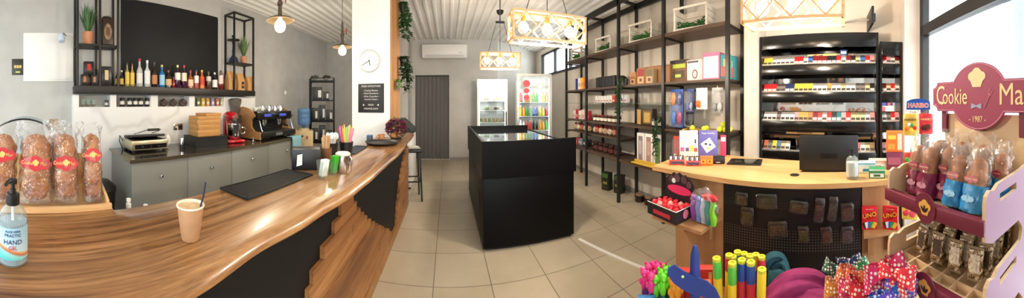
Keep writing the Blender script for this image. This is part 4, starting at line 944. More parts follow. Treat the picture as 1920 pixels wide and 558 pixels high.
def trailing(label,x,y,z,L,n,spread,m,pr=.05,potm=None,side=(1,0),cat='plant',grp=None,seed=1,name='hanging_ivy',strands=7,ls=.05,exr=None):
    rr=random.Random(seed); t=thing(name,label,cat,(x,y,z),0,grp)
    MB().lathe([(pr*.7,-.02),(pr,.08),(pr*.9,.08),(0,.06)],n=16).build('pot',potm or BLACK,t)
    mb=MB(); st=MB()
    for k in range(strands):
        a=rr.uniform(0,2*PI); l=L*rr.uniform(.45,1); ex=pr*math.cos(a)*.8+side[0]*spread*rr.uniform(.2,1); ey=pr*math.sin(a)*.8+side[1]*spread*rr.uniform(.2,1)
        if exr: ex=rr.uniform(*exr)
        pts=[]
        for j in range(9):
            u=j/8; pts.append((ex*min(1,u*3)+.012*math.sin(j*1.7+k),ey*min(1,u*3)+.012*math.cos(j*1.3+k),.08+.05*math.sin(min(1,u*3)*PI)-l*max(0,u-.15)/.85))
        st.tube(pts,.0022,5)
        for q in range(n):
            u=rr.uniform(.05,1)*8; j=int(min(7,u)); f=u-j; p=Vector(pts[j]).lerp(Vector(pts[j+1]),f); b=rr.uniform(0,2*PI)
            mb.leaf(p,(math.cos(b),math.sin(b),rr.uniform(-.5,.5)),ls*rr.uniform(.7,1.2),ls*.7,.4)
    for q in range(n):
        b=rr.uniform(0,2*PI); mb.leaf((.3*pr*math.cos(b)-(.02 if exr else 0),.3*pr*math.sin(b),.08),(math.cos(b)-(.8 if exr else 0),math.sin(b),rr.uniform(.3,1.5)),ls*1.2,ls*.8,.4)
    st.build('stems',mat('stem',(70,90,50),.6),t); mb.build('leaves',m,t); return t
px_=COLX1+.018+.062
trailing('trailing ivy in a black pot, topmost on the wood-clad pillar side',px_,3.8,2.86,.52,40,.07,IVY,.055,seed=2,ls=.065)
trailing('trailing ivy in a black pot at head height on the wood-clad pillar side',px_+.01,3.78,2.06,.56,40,.07,IVYD,.055,seed=4,ls=.065)
trailing('small bright green plant in a striped pot, lowest on the wood-clad pillar side',px_-.015,3.52,1.70,.12,14,.03,mat('bright_leaf',(120,180,60),.5,0,.2,10),.045,potm=mat('striped_pot',(150,140,150),.5,0,.4,40),seed=6,name='small_potted_plant',strands=3,ls=.045)
# ---------------------------------------------------------------- two pipe pendants over the aisle
BULB=emit('warm_bulb',(255,226,180),22)
BRZ=mat('aged_bronze',(96,84,66),.4,.7); REDV=mat('red_valve',(170,40,44),.4)
LIGHTS=[]
def pendant(label,px,d,z):
    x,y=d*math.sin(th(px)),d*math.cos(th(px)); t=thing('pipe_pendant_lamp',label,'pendant lamp',(x,y,z),face(x,y),'pipe pendants over the bar aisle')
    MB().tube([(0,0,.38),(0,0,ZC-z)],.004,6).build('cord',BLACK,t)
    MB().cyl(0,0,ZC-z-.02,ZC-z,.05,n=18).build('ceiling_rose',BLKM,t)
    MB().lathe([(.02,.06),(.026,.075),(.02,.1),(.018,.17),(.026,.18),(.026,.21),(.016,.22),(.014,.32),(.01,.38)],n=16).build('pipe_stem',BRZ,t)
    v=MB().at(TR(.055,0,.25)@RY(PI/2)).tube([(.04*math.cos(q*PI/8),.04*math.sin(q*PI/8),0) for q in range(16)],.006,6,closed=True); v.bar((-.04,0,0),(.04,0,0),.006).bar((0,-.04,0),(0,.04,0),.006); v.at(TR(0,0,.25)).tube([(.01,0,0),(.055,0,0)],.006,6); v.build('valve_wheel',REDV,t)
    MB().lathe([(.02,.075),(.05,.07),(.12,.045),(.14,.03),(.138,.027),(.115,.04),(.04,.062),(.02,.066)],n=36).build('shade',BRZ,t)
    MB().lathe([(.014,.06),(.02,.04),(.046,.01),(.055,-.025),(.046,-.06),(.025,-.078),(0,-.083)],n=20).build('bulb',BULB,t)
    LIGHTS.append((x,y,z-.14,14,(1,.87,.68),.05))
pendant('larger pipe pendant lamp with a red valve wheel above the bar aisle',525,2.54,2.27)
pendant('smaller pipe pendant lamp with a red valve wheel beside the white pillar',642,3.6,2.24)
# ---------------------------------------------------------------- middle display counter
t=thing('display_counter','black glossy display counter with a sunken glass top standing mid-floor','counter',(.86,3.52,0))
w,y0,y1=.505,-.91,.92
CBL=mat('counter_black',(9,9,10),.38,0,0,6,0,0,.12)
MB().rb(-w,w,y0+.0,y1,.03,.735,.004).build('base',CBL,t)
MB().rb(-w+.02,w-.02,y0+.03,y1-.03,0,.03,.002).build('plinth',BLACK,t)
MB().bb(-w-.018,w+.018,y0-.018,y0+.01,.735,1.115).bb(-w-.018,-w+.012,y0+.01,y1,.735,1.115).bb(w-.012,w+.018,y0+.01,y1,.735,1.05).bb(-w-.018,w+.018,y1-.03,y1+.018,1.0,1.11).build('upper_panel',CBL,t)
MB().bb(-w+.012,w-.012,y0+.01,y1-.03,1.03,1.042).build('glass_top',mat('smoked_mirror_glass',(26,30,32),.04,0,0,6,0,1,.9),t)
MB().bb(-w+.012,w-.012,y0+.01,y1-.03,.735,.75).build('shelf_board',BLACK,t)
mb=MB()
for k in range(9): mb.bb(-w-.0195,-w-.018,y0+.25+k*.03,y0+.262+k*.03,.2,.5)
mb.build('vent_grille',BLACK,t)
# cable cover strip on the floor
a=Vector((1.385,2.53,0)); b=Vector((1.62,1.72,0)); c=Vector((1.72,1.3,0))
t=MB().bar(a+Vector((0,0,.004)),b+Vector((0,0,.004)),.035,.007).build('cable_cover',mat('white_strip',(226,222,214),.5)); tag(t,'white cable cover strip on the floor from the counter corner to the desk','cable cover')
# ---------------------------------------------------------------- fridges
LITE=emit('fridge_light',(245,250,255),9)
FW=mat('fridge_white',(236,236,232),.35); SHW=mat('wire_shelf',(206,206,204),.4,.3)
SODA=[(200,30,36),(30,28,30),(226,160,40),(60,150,60),(40,90,180),(230,220,80),(150,40,40),(240,120,40),(90,60,140),(210,220,220)]
def fridge(label,x,y,rz,w,h,dp,z0,shelves,round_top=False,head=.22):
    t=thing('drinks_fridge',label,'fridge',(x,y,0),rz); hw=w/2; k=.03
    # carcass walls
    mb=MB(); mb.bb(-hw,-hw+.035,0,dp,.1,h).bb(hw-.035,hw,0,dp,.1,h).bb(-hw+.035,hw-.035,dp-.03,dp,.1,h).bb(-hw+.035,hw-.035,0,dp-.03,h-.05,h).bb(-hw+.035,hw-.035,0,dp-.03,.1,z0); mb.build('carcass',FW,t)
    MB().bb(-hw+.05,hw-.05,.03,dp,.0,.1).build('plinth',BLACK,t)
    mb=MB()
    for xx in (-hw+.042,hw-.054): mb.bb(xx,xx+.012,.03,.042,z0+.05,h-head-.05)
    mb.bb(-hw+.06,hw-.06,.05,.1,h-head-.015,h-head-.005); mb.build('light_tube',LITE,t)
    if round_top:
        P=[(-hw,.12),(hw,.12),(hw,h-.1)]+[(hw-.1+.1*math.cos(q*PI/16),h-.1+.1*math.sin(q*PI/16)) for q in range(1,8)]+[(-hw+.1+.1*math.cos(PI/2+q*PI/16),h-.1+.1*math.sin(PI/2+q*PI/16)) for q in range(1,8)]+[(-hw,h-.1)]
        i=.05; q=[(-hw+i,.2),(hw-i,.2),(hw-i,h-.12)]+[(hw-i-.07+.07*math.cos(a*PI/16),h-.12+.07*math.sin(a*PI/16)) for a in range(1,8)]+[(-hw+i+.07+.07*math.cos(PI/2+a*PI/16),h-.12+.07*math.sin(PI/2+a*PI/16)) for a in range(1,8)]+[(-hw+i,h-.12)]
        n=len(P); vs=[(a,-.05,b) for a,b in P]+[(a,-.05,b) for a,b in q]+[(a,-.003,b) for a,b in P]+[(a,-.003,b) for a,b in q]; fs=[]
        for j in range(n):
            j2=(j+1)%n; fs+=[(j,j2,n+j2,n+j),(2*n+j,3*n+j,3*n+j2,2*n+j2),(j,2*n+j,2*n+j2,j2),(n+j,n+j2,3*n+j2,3*n+j)]
        dr=MB().add(vs,fs).build('door',mat('bright_frame',(176,172,164),.35,.3),t)
    else:
        mb=MB(); mb.bb(-hw,-hw+.05,-.045,-.003,.14,h-head).bb(hw-.05,hw,-.045,-.003,.14,h-head).bb(-hw+.05,hw-.05,-.045,-.003,.14,.22).bb(-hw+.05,hw-.05,-.045,-.003,h-head-.05,h-head)
        dr=mb.build('door',FW,t); MB().rb(-hw+.01,hw-.01,-.03,0,h-head+.01,h-.005,.01).build('header_lightbox',emit('lightbox',(250,250,248),2.2),t)
    MB().bb(-hw+.05,hw-.05,-.03,-.022,.21,h-(.06 if round_top else head+.05)).build('door_glass',GLASS,dr)
    MB().bb(hw-.045 if not round_top else -hw+.01,hw-.025 if not round_top else -hw+.03,-.075,-.046,.9,1.3).build('door_handle',BLACK if not round_top else STEEL,dr)
    for z in shelves: MB().bb(-hw+.036,hw-.036,.05,dp-.04,z-.012,z).build('shelf',SHW,t)
    return t
f1=(1.02,5.95,face(1.02,5.95)*.5); f2=(1.80,5.25,face(1.8,5.25)*.6)
fridge('white upright fridge with a lit header box and cakes inside, by the grey back wall',*f1,.70,2.05,.6,.3,[.7,1.05,1.33,1.55])
fridge('rounded bright drinks fridge full of bottles, next to the window wall',*f2,.74,2.12,.58,.3,[.62,.92,1.22,1.52],True,.0)
def loc(f,lx,ly): a=f[2]; return f[0]+lx*math.cos(a)-ly*math.sin(a), f[1]+lx*math.sin(a)+ly*math.cos(a)
sn={.62:'bottom visible',.92:'second visible',1.22:'third visible',1.52:'upper'}
for z in (.92,1.22,1.52):
    for k in range(9):
        u=-.28+k*.07; c=SODA[(k//2+int(z*10))%10] if z!=1.52 else [(220,40,40),(236,236,236),(240,170,60),(240,230,90),(120,190,70),(90,180,90),(240,240,230),(230,210,70),(250,140,60)][k]
        xx,yy=loc(f2,u,.12); h=.2 if k%2 else .22
        nm={(200,30,36):'red',(30,28,30):'black'}.get(c,'coloured')
        t=thing('soda_bottle','%s drink bottle on the %s shelf of the rounded fridge, %s from the handle side'%(nm,{.92:'lower',1.22:'middle',1.52:'top'}[z],ORD[k]),'bottle',(xx,yy,z+.0005),f2[2],'drinks in the rounded fridge')
        MB().lathe([(.026,0),(.029,.006),(.029,h*.6),(.012,h*.86),(.012,h*.93)],n=12).build('body',mat('soda',c,.25),t); MB().lathe([(.014,h*.93),(.014,h),(0,h)],n=10).build('cap',mat('cap',(200,40,40) if k%3 else (240,240,240),.4),t)
t=thing('fridge_sticker','red round drink sticker strip on the glass of the rounded fridge','sticker',(*loc(f2,-.17,-.0315),1.55),f2[2])
for q,(zz,r) in enumerate(((.36,.075),(.21,.062),(.07,.062))): MB().at(TR(0,0,zz)@RX(PI/2)).prism([(r*math.cos(k*PI/14),r*math.sin(k*PI/14)*(1 if q==0 else .85)) for k in range(28)],0,.001).build('red_disc',mat('sticker_red',(212,40,56),.4),t)
for z,kind in ((1.55,'cake'),(1.33,'cake'),(1.05,'jar')):
    for k in range(2 if kind=='cake' else 6):
        xx,yy=loc(f1,(-.12+.24*k) if kind=='cake' else -.25+.1*k,.25)
        if kind=='cake':
            t=thing('plated_cake','small cake on a plate in the white fridge, %s shelf, %s from its hinge side'%('upper' if z>1.5 else 'middle',ORD[k]),'cake',(xx,yy,z+.0005),0,'cakes in the white fridge'); MB().lathe([(.05,0),(.1,.012),(.098,.015),(0,.008)],n=24).build('plate',WHITE,t); MB().lathe([(.06,.0155),(.062,.02),(.062,.06),(.055,.068),(0,.07)],n=20).build('cake',mat('cake',[(190,150,90),(120,150,70),(90,60,40),(200,120,90)][(k+int(z*10))%4],.6),t)
        else:
            t=thing('dessert_jar','dessert jar on the lower shelf of the white fridge, %s from its hinge side'%ORD[k],'jar',(xx,yy,z+.0005),0,'dessert jars in the white fridge'); MB().lathe([(.03,0),(.034,.005),(.034,.08),(.03,.085)],n=16).build('jar',mat('dessert',(150+R.randint(-40,40),130,90),.3),t); MB().lathe([(.034,.085),(.034,.1),(0,.101)],n=16).build('lid',STEEL,t)
# ---------------------------------------------------------------- air conditioner, curtain
t=thing('air_conditioner','white split air conditioner on the grey back wall above the curtain','air conditioner',(-.09,YB-.001,2.65))
MB().rb(-.575,.575,-.23,0,.0,.35,.03,3).build('body',mat('ac_white',(238,236,232),.35),t); MB().rb(-.57,.57,-.24,-.225,.1,.34,.006).build('front_panel',mat('ac_white',(238,236,232),.35),t); MB().bb(-.5,.5,-.236,-.229,.03,.075).build('louvre',mat('ac_grey',(206,206,204),.4),t); MB().bb(.36,.46,-.242,-.2405,.13,.145).build('display',mat('ac_grey',(180,184,188),.4),t)
CUR=mat('charcoal_curtain',(104,102,101),.85,0,.05,40)
vs=[];fs=[];n=90
for i in range(n+1):
    u=i/n; x=dx0-.03+(dx1-dx0+.06)*u
    for j,z in enumerate((.015,.7,1.5,2.21)):
        am=.014*(1-.35*z/2.2); vs.append((x,am*math.sin(u*2*PI*9+.6*math.sin(z*2+u*4)),z))
for i in range(n):
    for j in range(3): b=i*4+j; fs.append((b,b+4,b+5,b+1))
N=len(vs); vs+=[(x,y+.006,z) for x,y,z in vs]; fs+=[tuple(N+q for q in f[::-1]) for f in fs]
t=thing('door_curtain','dark grey curtain closing the doorway in the back wall','curtain',(0,YB+.08,0)); MB().add(vs,fs).build('cloth',CUR,t,80); MB().tube([(dx0+.002,0,2.222),(dx1-.002,0,2.222)],.012,8).build('rail',BLKM,t)
# ---------------------------------------------------------------- crate chandeliers
PALE=wood('pale_lamp_wood',[(196,150,104),(222,180,132),(236,200,156)],'X',2,.55,0,8,.05)
BULB2=emit('globe_bulb',(255,232,196),14)
def chand(label,x,y,rz,L,zb=2.03,H=.25,D=.2,n=3):
    t=thing('crate_chandelier',label,'chandelier',(x,y,zb),rz,'wooden frame chandeliers'); w=.02; l=L/2; dd=D/2; mb=MB()
    for sy in (-dd,dd):
        for z in (w/2,H-w/2): mb.bb(-l,l,sy-w/2,sy+w/2,z-w/2,z+w/2)
    for sx in (-l,l):
        for sy in (-dd,dd): mb.bb(sx-w/2,sx+w/2,sy-w/2,sy+w/2,0,H)
        for z in (w/2,H-w/2): mb.bb(sx-w/2,sx+w/2,-dd,dd,z-w/2,z+w/2)
    mb.build('frame',PALE,t); mb=MB(); s=L/n
    for sy in (-dd,dd):
        for k in range(n):
            xc=-l+s*(k+.5)
            for p,q in (((xc-s/2+.01,H/2),(xc,H-w)),((xc,H-w),(xc+s/2-.01,H/2)),((xc+s/2-.01,H/2),(xc,w)),((xc,w),(xc-s/2+.01,H/2))): mb.bar((p[0],sy,p[1]),(q[0],sy,q[1]),.011,.011)
    for sx in (-l,l):
        mb.bar((sx,-dd,H/2),(sx,0,H-w),.011).bar((sx,0,H-w),(sx,dd,H/2),.011).bar((sx,dd,H/2),(sx,0,w),.011).bar((sx,0,w),(sx,-dd,H/2),.011)
    mb.build('lattice',PALE,t)
    MB().bb(-l+.011,l-.011,-.02,.02,H-.02,H-.004).build('lamp_bar',PALE,t)
    for k in range(n):
        xc=-l+s*(k+.5); h=MB().lathe([(.02,H-.02),(.024,H-.06),(.016,H-.075)],xc,0,0,14).build('lamp_holder',mat('brass',(176,134,66),.35,.8),t)
        MB().sph(xc,0,H-.125,.045,.045,.052,18,12).build('bulb',BULB2,h)
    top=ZC-zb; MB().lathe([(.0,.84),(.02,.845),(.05,.87),(.058,.91),(.02,.925),(.008,.93),(.008,top)],n=20).build('ceiling_rose',BLACK,t)
    MB().bb(-.07,.07,-.012,.012,.715,.745).tube([(0,0,.745),(0,0,.845)],.008,6).build('spreader_bar',BLACK,t)
    mb=MB()
    for k in range(3): xc=(-1+k)*.06; mb.tube([(xc,0,.72),((-1+k)*l*.62,0,H-.003)],.0035,6)
    mb.build('cord',BLACK,t)
    LIGHTS.append((x,y,zb+.11,36,(1,.88,.72),L))
chand('wooden lattice chandelier hanging over the front of the middle counter',.865,2.17,-.03,.66)
chand('small-looking wooden lattice chandelier hanging in front of the white fridge',.807,4.0,-.1,.6)
chand('wooden lattice chandelier hanging over the checkout desk in front of the cigarette rack',1.70,.43,-PI/2+.05,.66)

# ---------------------------------------------------------------- long shelving rack along the right wall
RX0,RX1=2.4,2.76; RY_=[4.93,4.1,3.14,2.216,1.313]
DKS=wood('smoked_shelf_wood',[(50,38,30),(78,58,44),(98,74,56)],'Y',1.4,.5,0,9,.06)
POSTM=mat('rack_post_black',(26,25,24),.38)
rack=thing('display_shelving','tall black steel shelving with dark wooden shelves along the cream wall','shelving',(0,0,0))
for y in RY_:
    for x in (RX0,RX1): MB().bb(x-.02,x+.02,y-.02,y+.02,0,3.08).build('upright',POSTM,rack)
mb=MB()
for x in (RX0,RX1): mb.bb(x-.02,x+.02,RY_[-1]+.02,RY_[0]-.02,2.99,3.08)
for y in RY_: mb.bb(RX0+.02,RX1-.02,y-.02,y+.02,3.04,3.08)
mb.islands('top_rail',POSTM,rack)
zA,zB,zC_,zD,zD2,zE=2.36,1.76,1.505,1.18,.95,.66
def shelf(z,i,j,m,th_=.028,x0=RX0-.005,x1=RX1+.02):
    for k in range(i,j): MB().bb(x0,x1,RY_[k+1]+.021,RY_[k]-.021,z-th_,z).build('shelf_board',m,rack)
    mb=MB()
    for k in range(i,j+1): mb.bb(RX0+.02,RX1-.02,RY_[k]-.014,RY_[k]+.014,z-th_-.022,z-th_)
    mb.islands('cross_bar',POSTM,rack)
shelf(zA,0,4,DKS,.04); shelf(zB,0,4,DKS); shelf(zD,0,4,DKS); shelf(zE,0,4,DKS,.045); shelf(zD2,0,2,DKS,.018,RX0+.03)
for k in range(3): MB().bb(RX0+.02,RX1,RY_[k+1]+.021,RY_[k]-.021,zC_-.008,zC_).build('glass_shelf',glass('green_glass',(206,222,216),1.2,.02,.12,(150,176,170)),rack)
WCR=mat('whitewashed_crate',(216,206,192),.65,0,.1,25,.15)
FOL=[mat('fern_leaf',(72,124,60),.5,0,.3,16),mat('fern_leaf2',(60,108,56),.5,0,.3,16)]
for k,(y,lab,s) in enumerate(((4.62,'white wooden crate of greenery on the top shelf, at the window end',.9),(3.66,'white wooden crate of greenery on the top shelf, second from the window end',1.0),(2.73,'white wooden crate of greenery on the top shelf, third from the window end',1.08),(1.86,'white wooden crate of greenery on the top shelf, at the cream pillar end',1.15))):
    t=thing('planter_crate',lab,'crate planter',(2.56,y,zA+.0005),-PI/2+.1,'white crates on the top shelf'); w,h,dp=.2*s,.25*s,.12; mb=MB()
    for z in (0,h-.028): mb.bb(-w,w,-dp,-dp+.012,z,z+.028)
    for xx in (-w,w-.025): mb.bb(xx,xx+.025,-dp+.0121,-dp+.024,0,h)
    mb.build('front_frame',WCR,t); mb=MB()
    for q in range(4): mb.bb(-w,w,dp-.01,dp,q*h/4+.002,(q+1)*h/4-.006)
    mb.build('back_slats',WCR,t)
    for sx in (-1,1):
        mb=MB()
        for q in range(4): mb.bb(min(sx*w,sx*(w-.01)),max(sx*w,sx*(w-.01)),-dp+.025,dp-.011,q*h/4+.002,(q+1)*h/4-.006)
        mb.build('side_slats',WCR,t)
    MB().bb(-w+.011,w-.011,-dp+.025,dp-.011,.004,.014).build('floor_board',WCR,t); mb=MB()
    for q in range(230):
        xx=R.uniform(-w+.045,w-.05); hh_=.06+.12*R.random()*(.45+.9*((xx/w+.2)**2)); a=R.uniform(0,6.28); mb.leaf((xx,R.uniform(-.075,.0),R.uniform(.02,hh_)),(math.cos(a)*.7,math.sin(a)*.5-.15,R.uniform(.2,1.1)),R.uniform(.04,.06),.036,.3)
    mb.build('greenery',FOL[k%2],t)
def sbox(name,label,cat,x,y,z,w,h,dp,col,grp=None,rz=-PI/2,tilt=0,pan=None,extra=None,r=.003):
    """carton with a printed front panel; local front is -Y"""
    t=thing(name,label,cat,(x,y,z+.0005),rz,grp); M=TR(0,0,math.sin(abs(tilt))*dp*0)@RX(-tilt) if tilt else Matrix.Identity(4)
    lean(MB().rb(-w/2,w/2,-dp/2,dp/2,.0,h,r),M).build('carton',mat('board',col,.5),t)
    if pan:
        for qi,(u0,u1,v0,v1,c) in enumerate(pan): lean(MB().bb(-w/2+u0*w,-w/2+u1*w,-dp/2-.0008-.0006*qi,-dp/2-.0002,v0*h,v1*h),M).build('print',mat('print',c,.5,0,.12,70),t)
    if extra: extra(t,M,w,h,dp)
    return t
# shelf B: colourful bags, dark tins, card stands, gift boxes
for i,c in enumerate(((56,50,130),(232,228,222),(240,190,60),(236,110,40))): sbox('snack_pouch',['purple','white','yellow','orange'][i]+' upright snack pouch on the shelf under the window-end crate','pouch',2.56,4.72-.105*i,zB,.1,.24,.05,c,'snack pouches under the farthest crate',-PI/2+.15,0,[(.2,.8,.3,.6,tuple(int(v*.8) for v in c))])
for i in range(6): sbox('dark_tin','black ribbed tin on the shelf beside the snack pouches, %s from the pouches'%ORD[i],'tin',2.6,3.99-.098*i,zB,.092,.2,.08,(30,30,32),'black tins beside the snack pouches',-PI/2,0,[(.1,.9,.2,.3,(44,44,46)),(.1,.9,.6,.7,(44,44,46))])
CARDK=(184,132,86)
for i,(y,w,h,c,lab) in enumerate(((2.98,.13,.20,CARDK,'narrow brown gift card box next to the trailing ivy'),(2.80,.15,.24,CARDK,'brown gift card box with a dark red panel'),(2.62,.14,.22,(176,150,112),'olive-brown gift card box beside the dark red panelled one'))):
    sbox('gift_box',lab,'gift box',2.58,y,zB,w,h,.09,c,'brown gift boxes on the rack',-PI/2+.12,0,[(.08,.92,.52,.96,[(170,116,72),(150,44,48),(120,104,72)][i]),(.2,.8,.12,.48,(222,178,130)),(.35,.66,.2,.4,(110,50,40))])
sbox('gift_case','large plain tan gift case leaning behind the small gift boxes','gift case',2.68,2.66,zB,.62,.27,.06,(182,130,84),None,-PI/2+.06,0,[(.02,.98,.92,.98,(150,104,64))])
sbox('hamper_case','brown hamper box with dark lid and lime window beside the tall upright','hamper box',2.56,2.05,zB,.26,.27,.17,(112,78,50),None,-PI/2,0,[(.05,.95,.84,.98,(36,36,34)),(.2,.95,.62,.8,(176,190,60)),(.2,.9,.16,.5,(74,62,40)),(.35,.7,.2,.34,(180,190,80))])
def dollbox(t,M,w,h,dp):
    MB().at(TR(0,-dp/2-.0016,h*.32)@RX(PI/2)).prism([(.04*math.cos(q*PI/10),.055*math.sin(q*PI/10)) for q in range(20)],0,.001).build('picture',mat('brown_print',(130,90,60),.5),t); MB().at(TR(0,-dp/2-.0028,h*.32)@RX(PI/2)).prism([(.025*math.cos(q*PI/10),.038*math.sin(q*PI/10)) for q in range(20)],0,.001).build('picture_window',PAPER,t)
sbox('toy_box','white toy box with a pale pictured front on the rack shelf','toy box',2.56,1.80,zB,.24,.25,.14,(236,226,224),None,-PI/2,0,[(.05,.7,.86,.95,(90,80,84))],dollbox)
sbox('pink_toy_box','large pink and white toy box on the rack shelf beside the white one','toy box',2.55,1.555,zB,.22,.30,.2,(226,120,158),None,-PI/2,0,[(.06,.94,.06,.86,(240,206,214)),(.35,.9,.2,.5,(244,232,230))])
for i,(y,c) in enumerate(((1.388,(90,150,150)),(1.386,(60,140,150)))): sbox('toy_blister','teal patterned toy blister pack, %s the near upright'%('just beside' if i==0 else 'deeper on the shelf, behind the one beside'),'toy pack',2.50+.15*i,y,zB,.10,.27,.08,c,'teal toy packs',-PI/2,0,[(.1,.9,.55,.95,(70,170,180)),(.1,.9,.1,.5,(206,110,110)),(.4,.7,.5,.8,(220,220,140))])
# shelf C (glass): small white boxes, one red
for i in range(9):
    c=(232,228,224) if i!=6 else (206,60,50); sbox('tea_box','%s tea box on the glass shelf, %s from the window end'%('red' if i==6 else 'white',ORD[i]),'tea box',2.58,4.0-.088*i-(.13 if i>6 else 0),zC_,.075,.12,.06,c,'small boxes on the glass shelf',-PI/2,0,[(.2,.8,.2,.4,(190,120,110) if i!=6 else (240,220,210))])
# shelf D: jars
def jar(name,label,x,y,z,r,h,bc,lc,capc,grp,cat='jar'):
    t=thing(name,label,cat,(x,y,z+.0005),-PI/2,grp); MB().lathe([(r*.92,0),(r,.006),(r,h*.72),(r*.8,h*.82)],n=16).build('jar',mat('jar_fill',bc,.15),t); MB().lathe([(r*.88,h*.82),(r*.9,h*.99),(0,h)],n=16).build('lid',mat('lid',capc,.4),t)
    if lc: MB().lathe([(r+.0006,h*.16),(r+.0006,h*.58)],n=16).build('label',mat('jar_label',lc,.55,0,.1,60),t)
    return t
for i in range(7): jar('honey_jar','honey jar with a round white label on the jar shelf, %s from the far pouches'%ORD[i],2.5,3.95-.115*i,zD,.042,.115,(70,36,26),(232,224,206),(150,60,60) if i<3 else (110,70,50),'honey jars on the jar shelf')
for i in range(5): sbox('biscuit_pack','%s biscuit pack on the jar shelf, %s from the window end'%(['white','red','white','white and red','red'][i],ORD[i]),'biscuits',2.56,4.82-.12*i-(.06 if i>3 else 0),zD,.1,.17+.02*(i%2),.07,[(226,214,204),(176,46,50),(232,226,220),(226,200,190),(180,50,60)][i],'biscuit packs on the jar shelf',-PI/2,0,[(.1,.9,.2,.5,(200,160,140))])
# D2: cookie tubs
def tub(label,x,y,z,c,grp):
    t=thing('cookie_bag',label,'cookies',(x,y,z+.0005),R.uniform(0,3),grp)
    MB().sph(0,0,.064,.048,.048,.052,14,10,lambda c_:1+.1*math.sin(c_.x*8+c_.z*7)+.08*math.sin(c_.y*11)).build('bag',mat('cookie_fill',c,.4,0,.3,40,.3),t,smooth=25); MB().lathe([(.018,.105),(.028,.15),(0,.152)],n=10).build('tie',mat('tie_red',(176,60,60),.5),t)
for i in range(11):
    y=4.8-.135*i
    if abs(y-4.1)<.085: y-=.085
    tub('bag of pale cookies on the low cookie shelf, %s from the window end'%ORD[i],2.56,y,zD2,[(214,176,140),(226,206,186),(190,120,90),(220,190,150)][i%4],'cookie bags on the cookie shelf')
# E: preserves
for i in range(12):
    y=[4.75,4.56,4.37,3.98,3.82,3.66,3.50,3.34,3.22][i] if i<9 else 0
    if i<3: sbox('snack_box',['red','blue','dark'][i]+' snack box on the lowest shelf near the middle counter','snack box',2.58,y,zE,.15,.13,.12,[(176,60,56),(120,130,150),(50,48,60)][i],'snack boxes on the lowest shelf',-PI/2,0,[(.1,.9,.3,.6,(200,180,170))])
    elif i<9 and i!=8: jar('preserve_jar','large dark preserve jar on the lowest shelf, %s from the snack boxes'%ORD[i-3],2.54,y,zE,.062,.15,(48,22,18),(86,40,34),(60,40,34),'preserve jars on the lowest shelf')
# doll boxes leaning on the low shelf, yellow card before them
for i,y in enumerate((2.72,2.555,2.385)):
    sbox('doll_box',['white window box with a pale purple doll, beside the preserve jars','white window box with a rosy doll, middle one of three','white window box with a green filling behind the hanging ivy'][i],'doll box',2.5,y,zE,.15,.42,.07,(236,232,226),'tall white window boxes',-PI/2,0,[(.2,.8,.1,.9,[(150,130,138),(164,134,128),(104,130,84)][i]),(.3,.7,.3,.75,[(190,178,182),(196,160,150),(84,116,66)][i])])
t=thing('yellow_tray','flat yellow card tray in front of the tall white window boxes','tray',(2.43,2.56,zE+.0005),-PI/2); MB().rb(-.26,.26,-.055,.02,0,.02,.004).build('base',mat('yellow_card',(206,170,60),.5),t); MB().rb(-.26,.26,.008,.02,.0205,.05,.003).build('back_lip',mat('yellow_card',(206,170,60),.5),t)
# mirror box, dark figures on shelf D bay 3
sbox('shadow_box','dark framed box with a golden picture on the jar shelf beyond the ivy','picture box',2.58,2.72,zD,.34,.24,.09,(50,38,28),None,-PI/2,0,[(.06,.3,.06,.94,(196,150,88)),(.42,.94,.12,.88,(120,92,48)),(.5,.86,.2,.78,(196,160,90))])
for i,(y,h) in enumerate(((2.50,.13),(2.42,.11),(2.34,.14))): jar('ink_bottle','small black bottle with a white spot by the golden picture box, %s from it'%ORD[i],2.52,y,zD,.034,h,(22,20,20),(200,196,190),(20,20,20),'small black bottles by the picture box','bottle')
t=thing('dry_twigs','bunch of dried twigs standing behind the golden picture box','dried flowers',(2.68,2.62,zD+.0005)); mb=MB()
for q in range(14): a=R.uniform(0,6.28); mb.tube([(0,0,.02),(.02*math.cos(a),.02*math.sin(a),.16),(.05*math.cos(a),.05*math.sin(a),.24+R.uniform(0,.05))],.002,5)
mb.build('twigs',mat('dry_twig',(140,104,74),.7),t); MB().lathe([(.03,0),(.035,.1),(.03,.1),(0,.02)],n=14).build('vase',mat('brown_vase',(90,64,46),.5),t)
trailing('dark ivy trailing down the third upright from a pot on the gift box shelf',2.455,3.04,zB+.021,.75,34,.05,IVYD,.045,seed=9,ls=.045,exr=(-.15,-.115))
trailing('dark ivy trailing beside the tall white window boxes from the jar shelf',2.455,2.275,zD+.021,.5,30,.05,IVYD,.036,seed=12,ls=.045,exr=(-.15,-.115))
# floor: dark green cartons and preserve jars
for i,(px,py) in enumerate(((1133,356),(1156,362))):
    x,y=onZ(px,py,0); x=min(x,2.62); sbox('oil_tin',['dark green oil tin on the floor between two uprights under the shelving','dark green oil tin on the floor half hidden by an upright'][i],'tin',x+.06,y,0,.15,.30,.12,(30,36,24),'green oil tins on the floor',-PI/2+.3,0,[(.1,.9,.72,.96,(70,104,40)),(.2,.8,.35,.5,(140,130,50)),(.15,.85,.1,.25,(60,52,30))])
for i,(px,py) in enumerate(((1195,378),(1213,384),(1231,392))): 
    x,y=onZ(px,py,0); jar('floor_jar','large pale-lidded jar on the floor under the shelving, %s from the oil tins'%ORD[i],x+.05,y,0,.075,.115,(44,26,22),None,(150,120,104),'jars on the floor under the shelving')
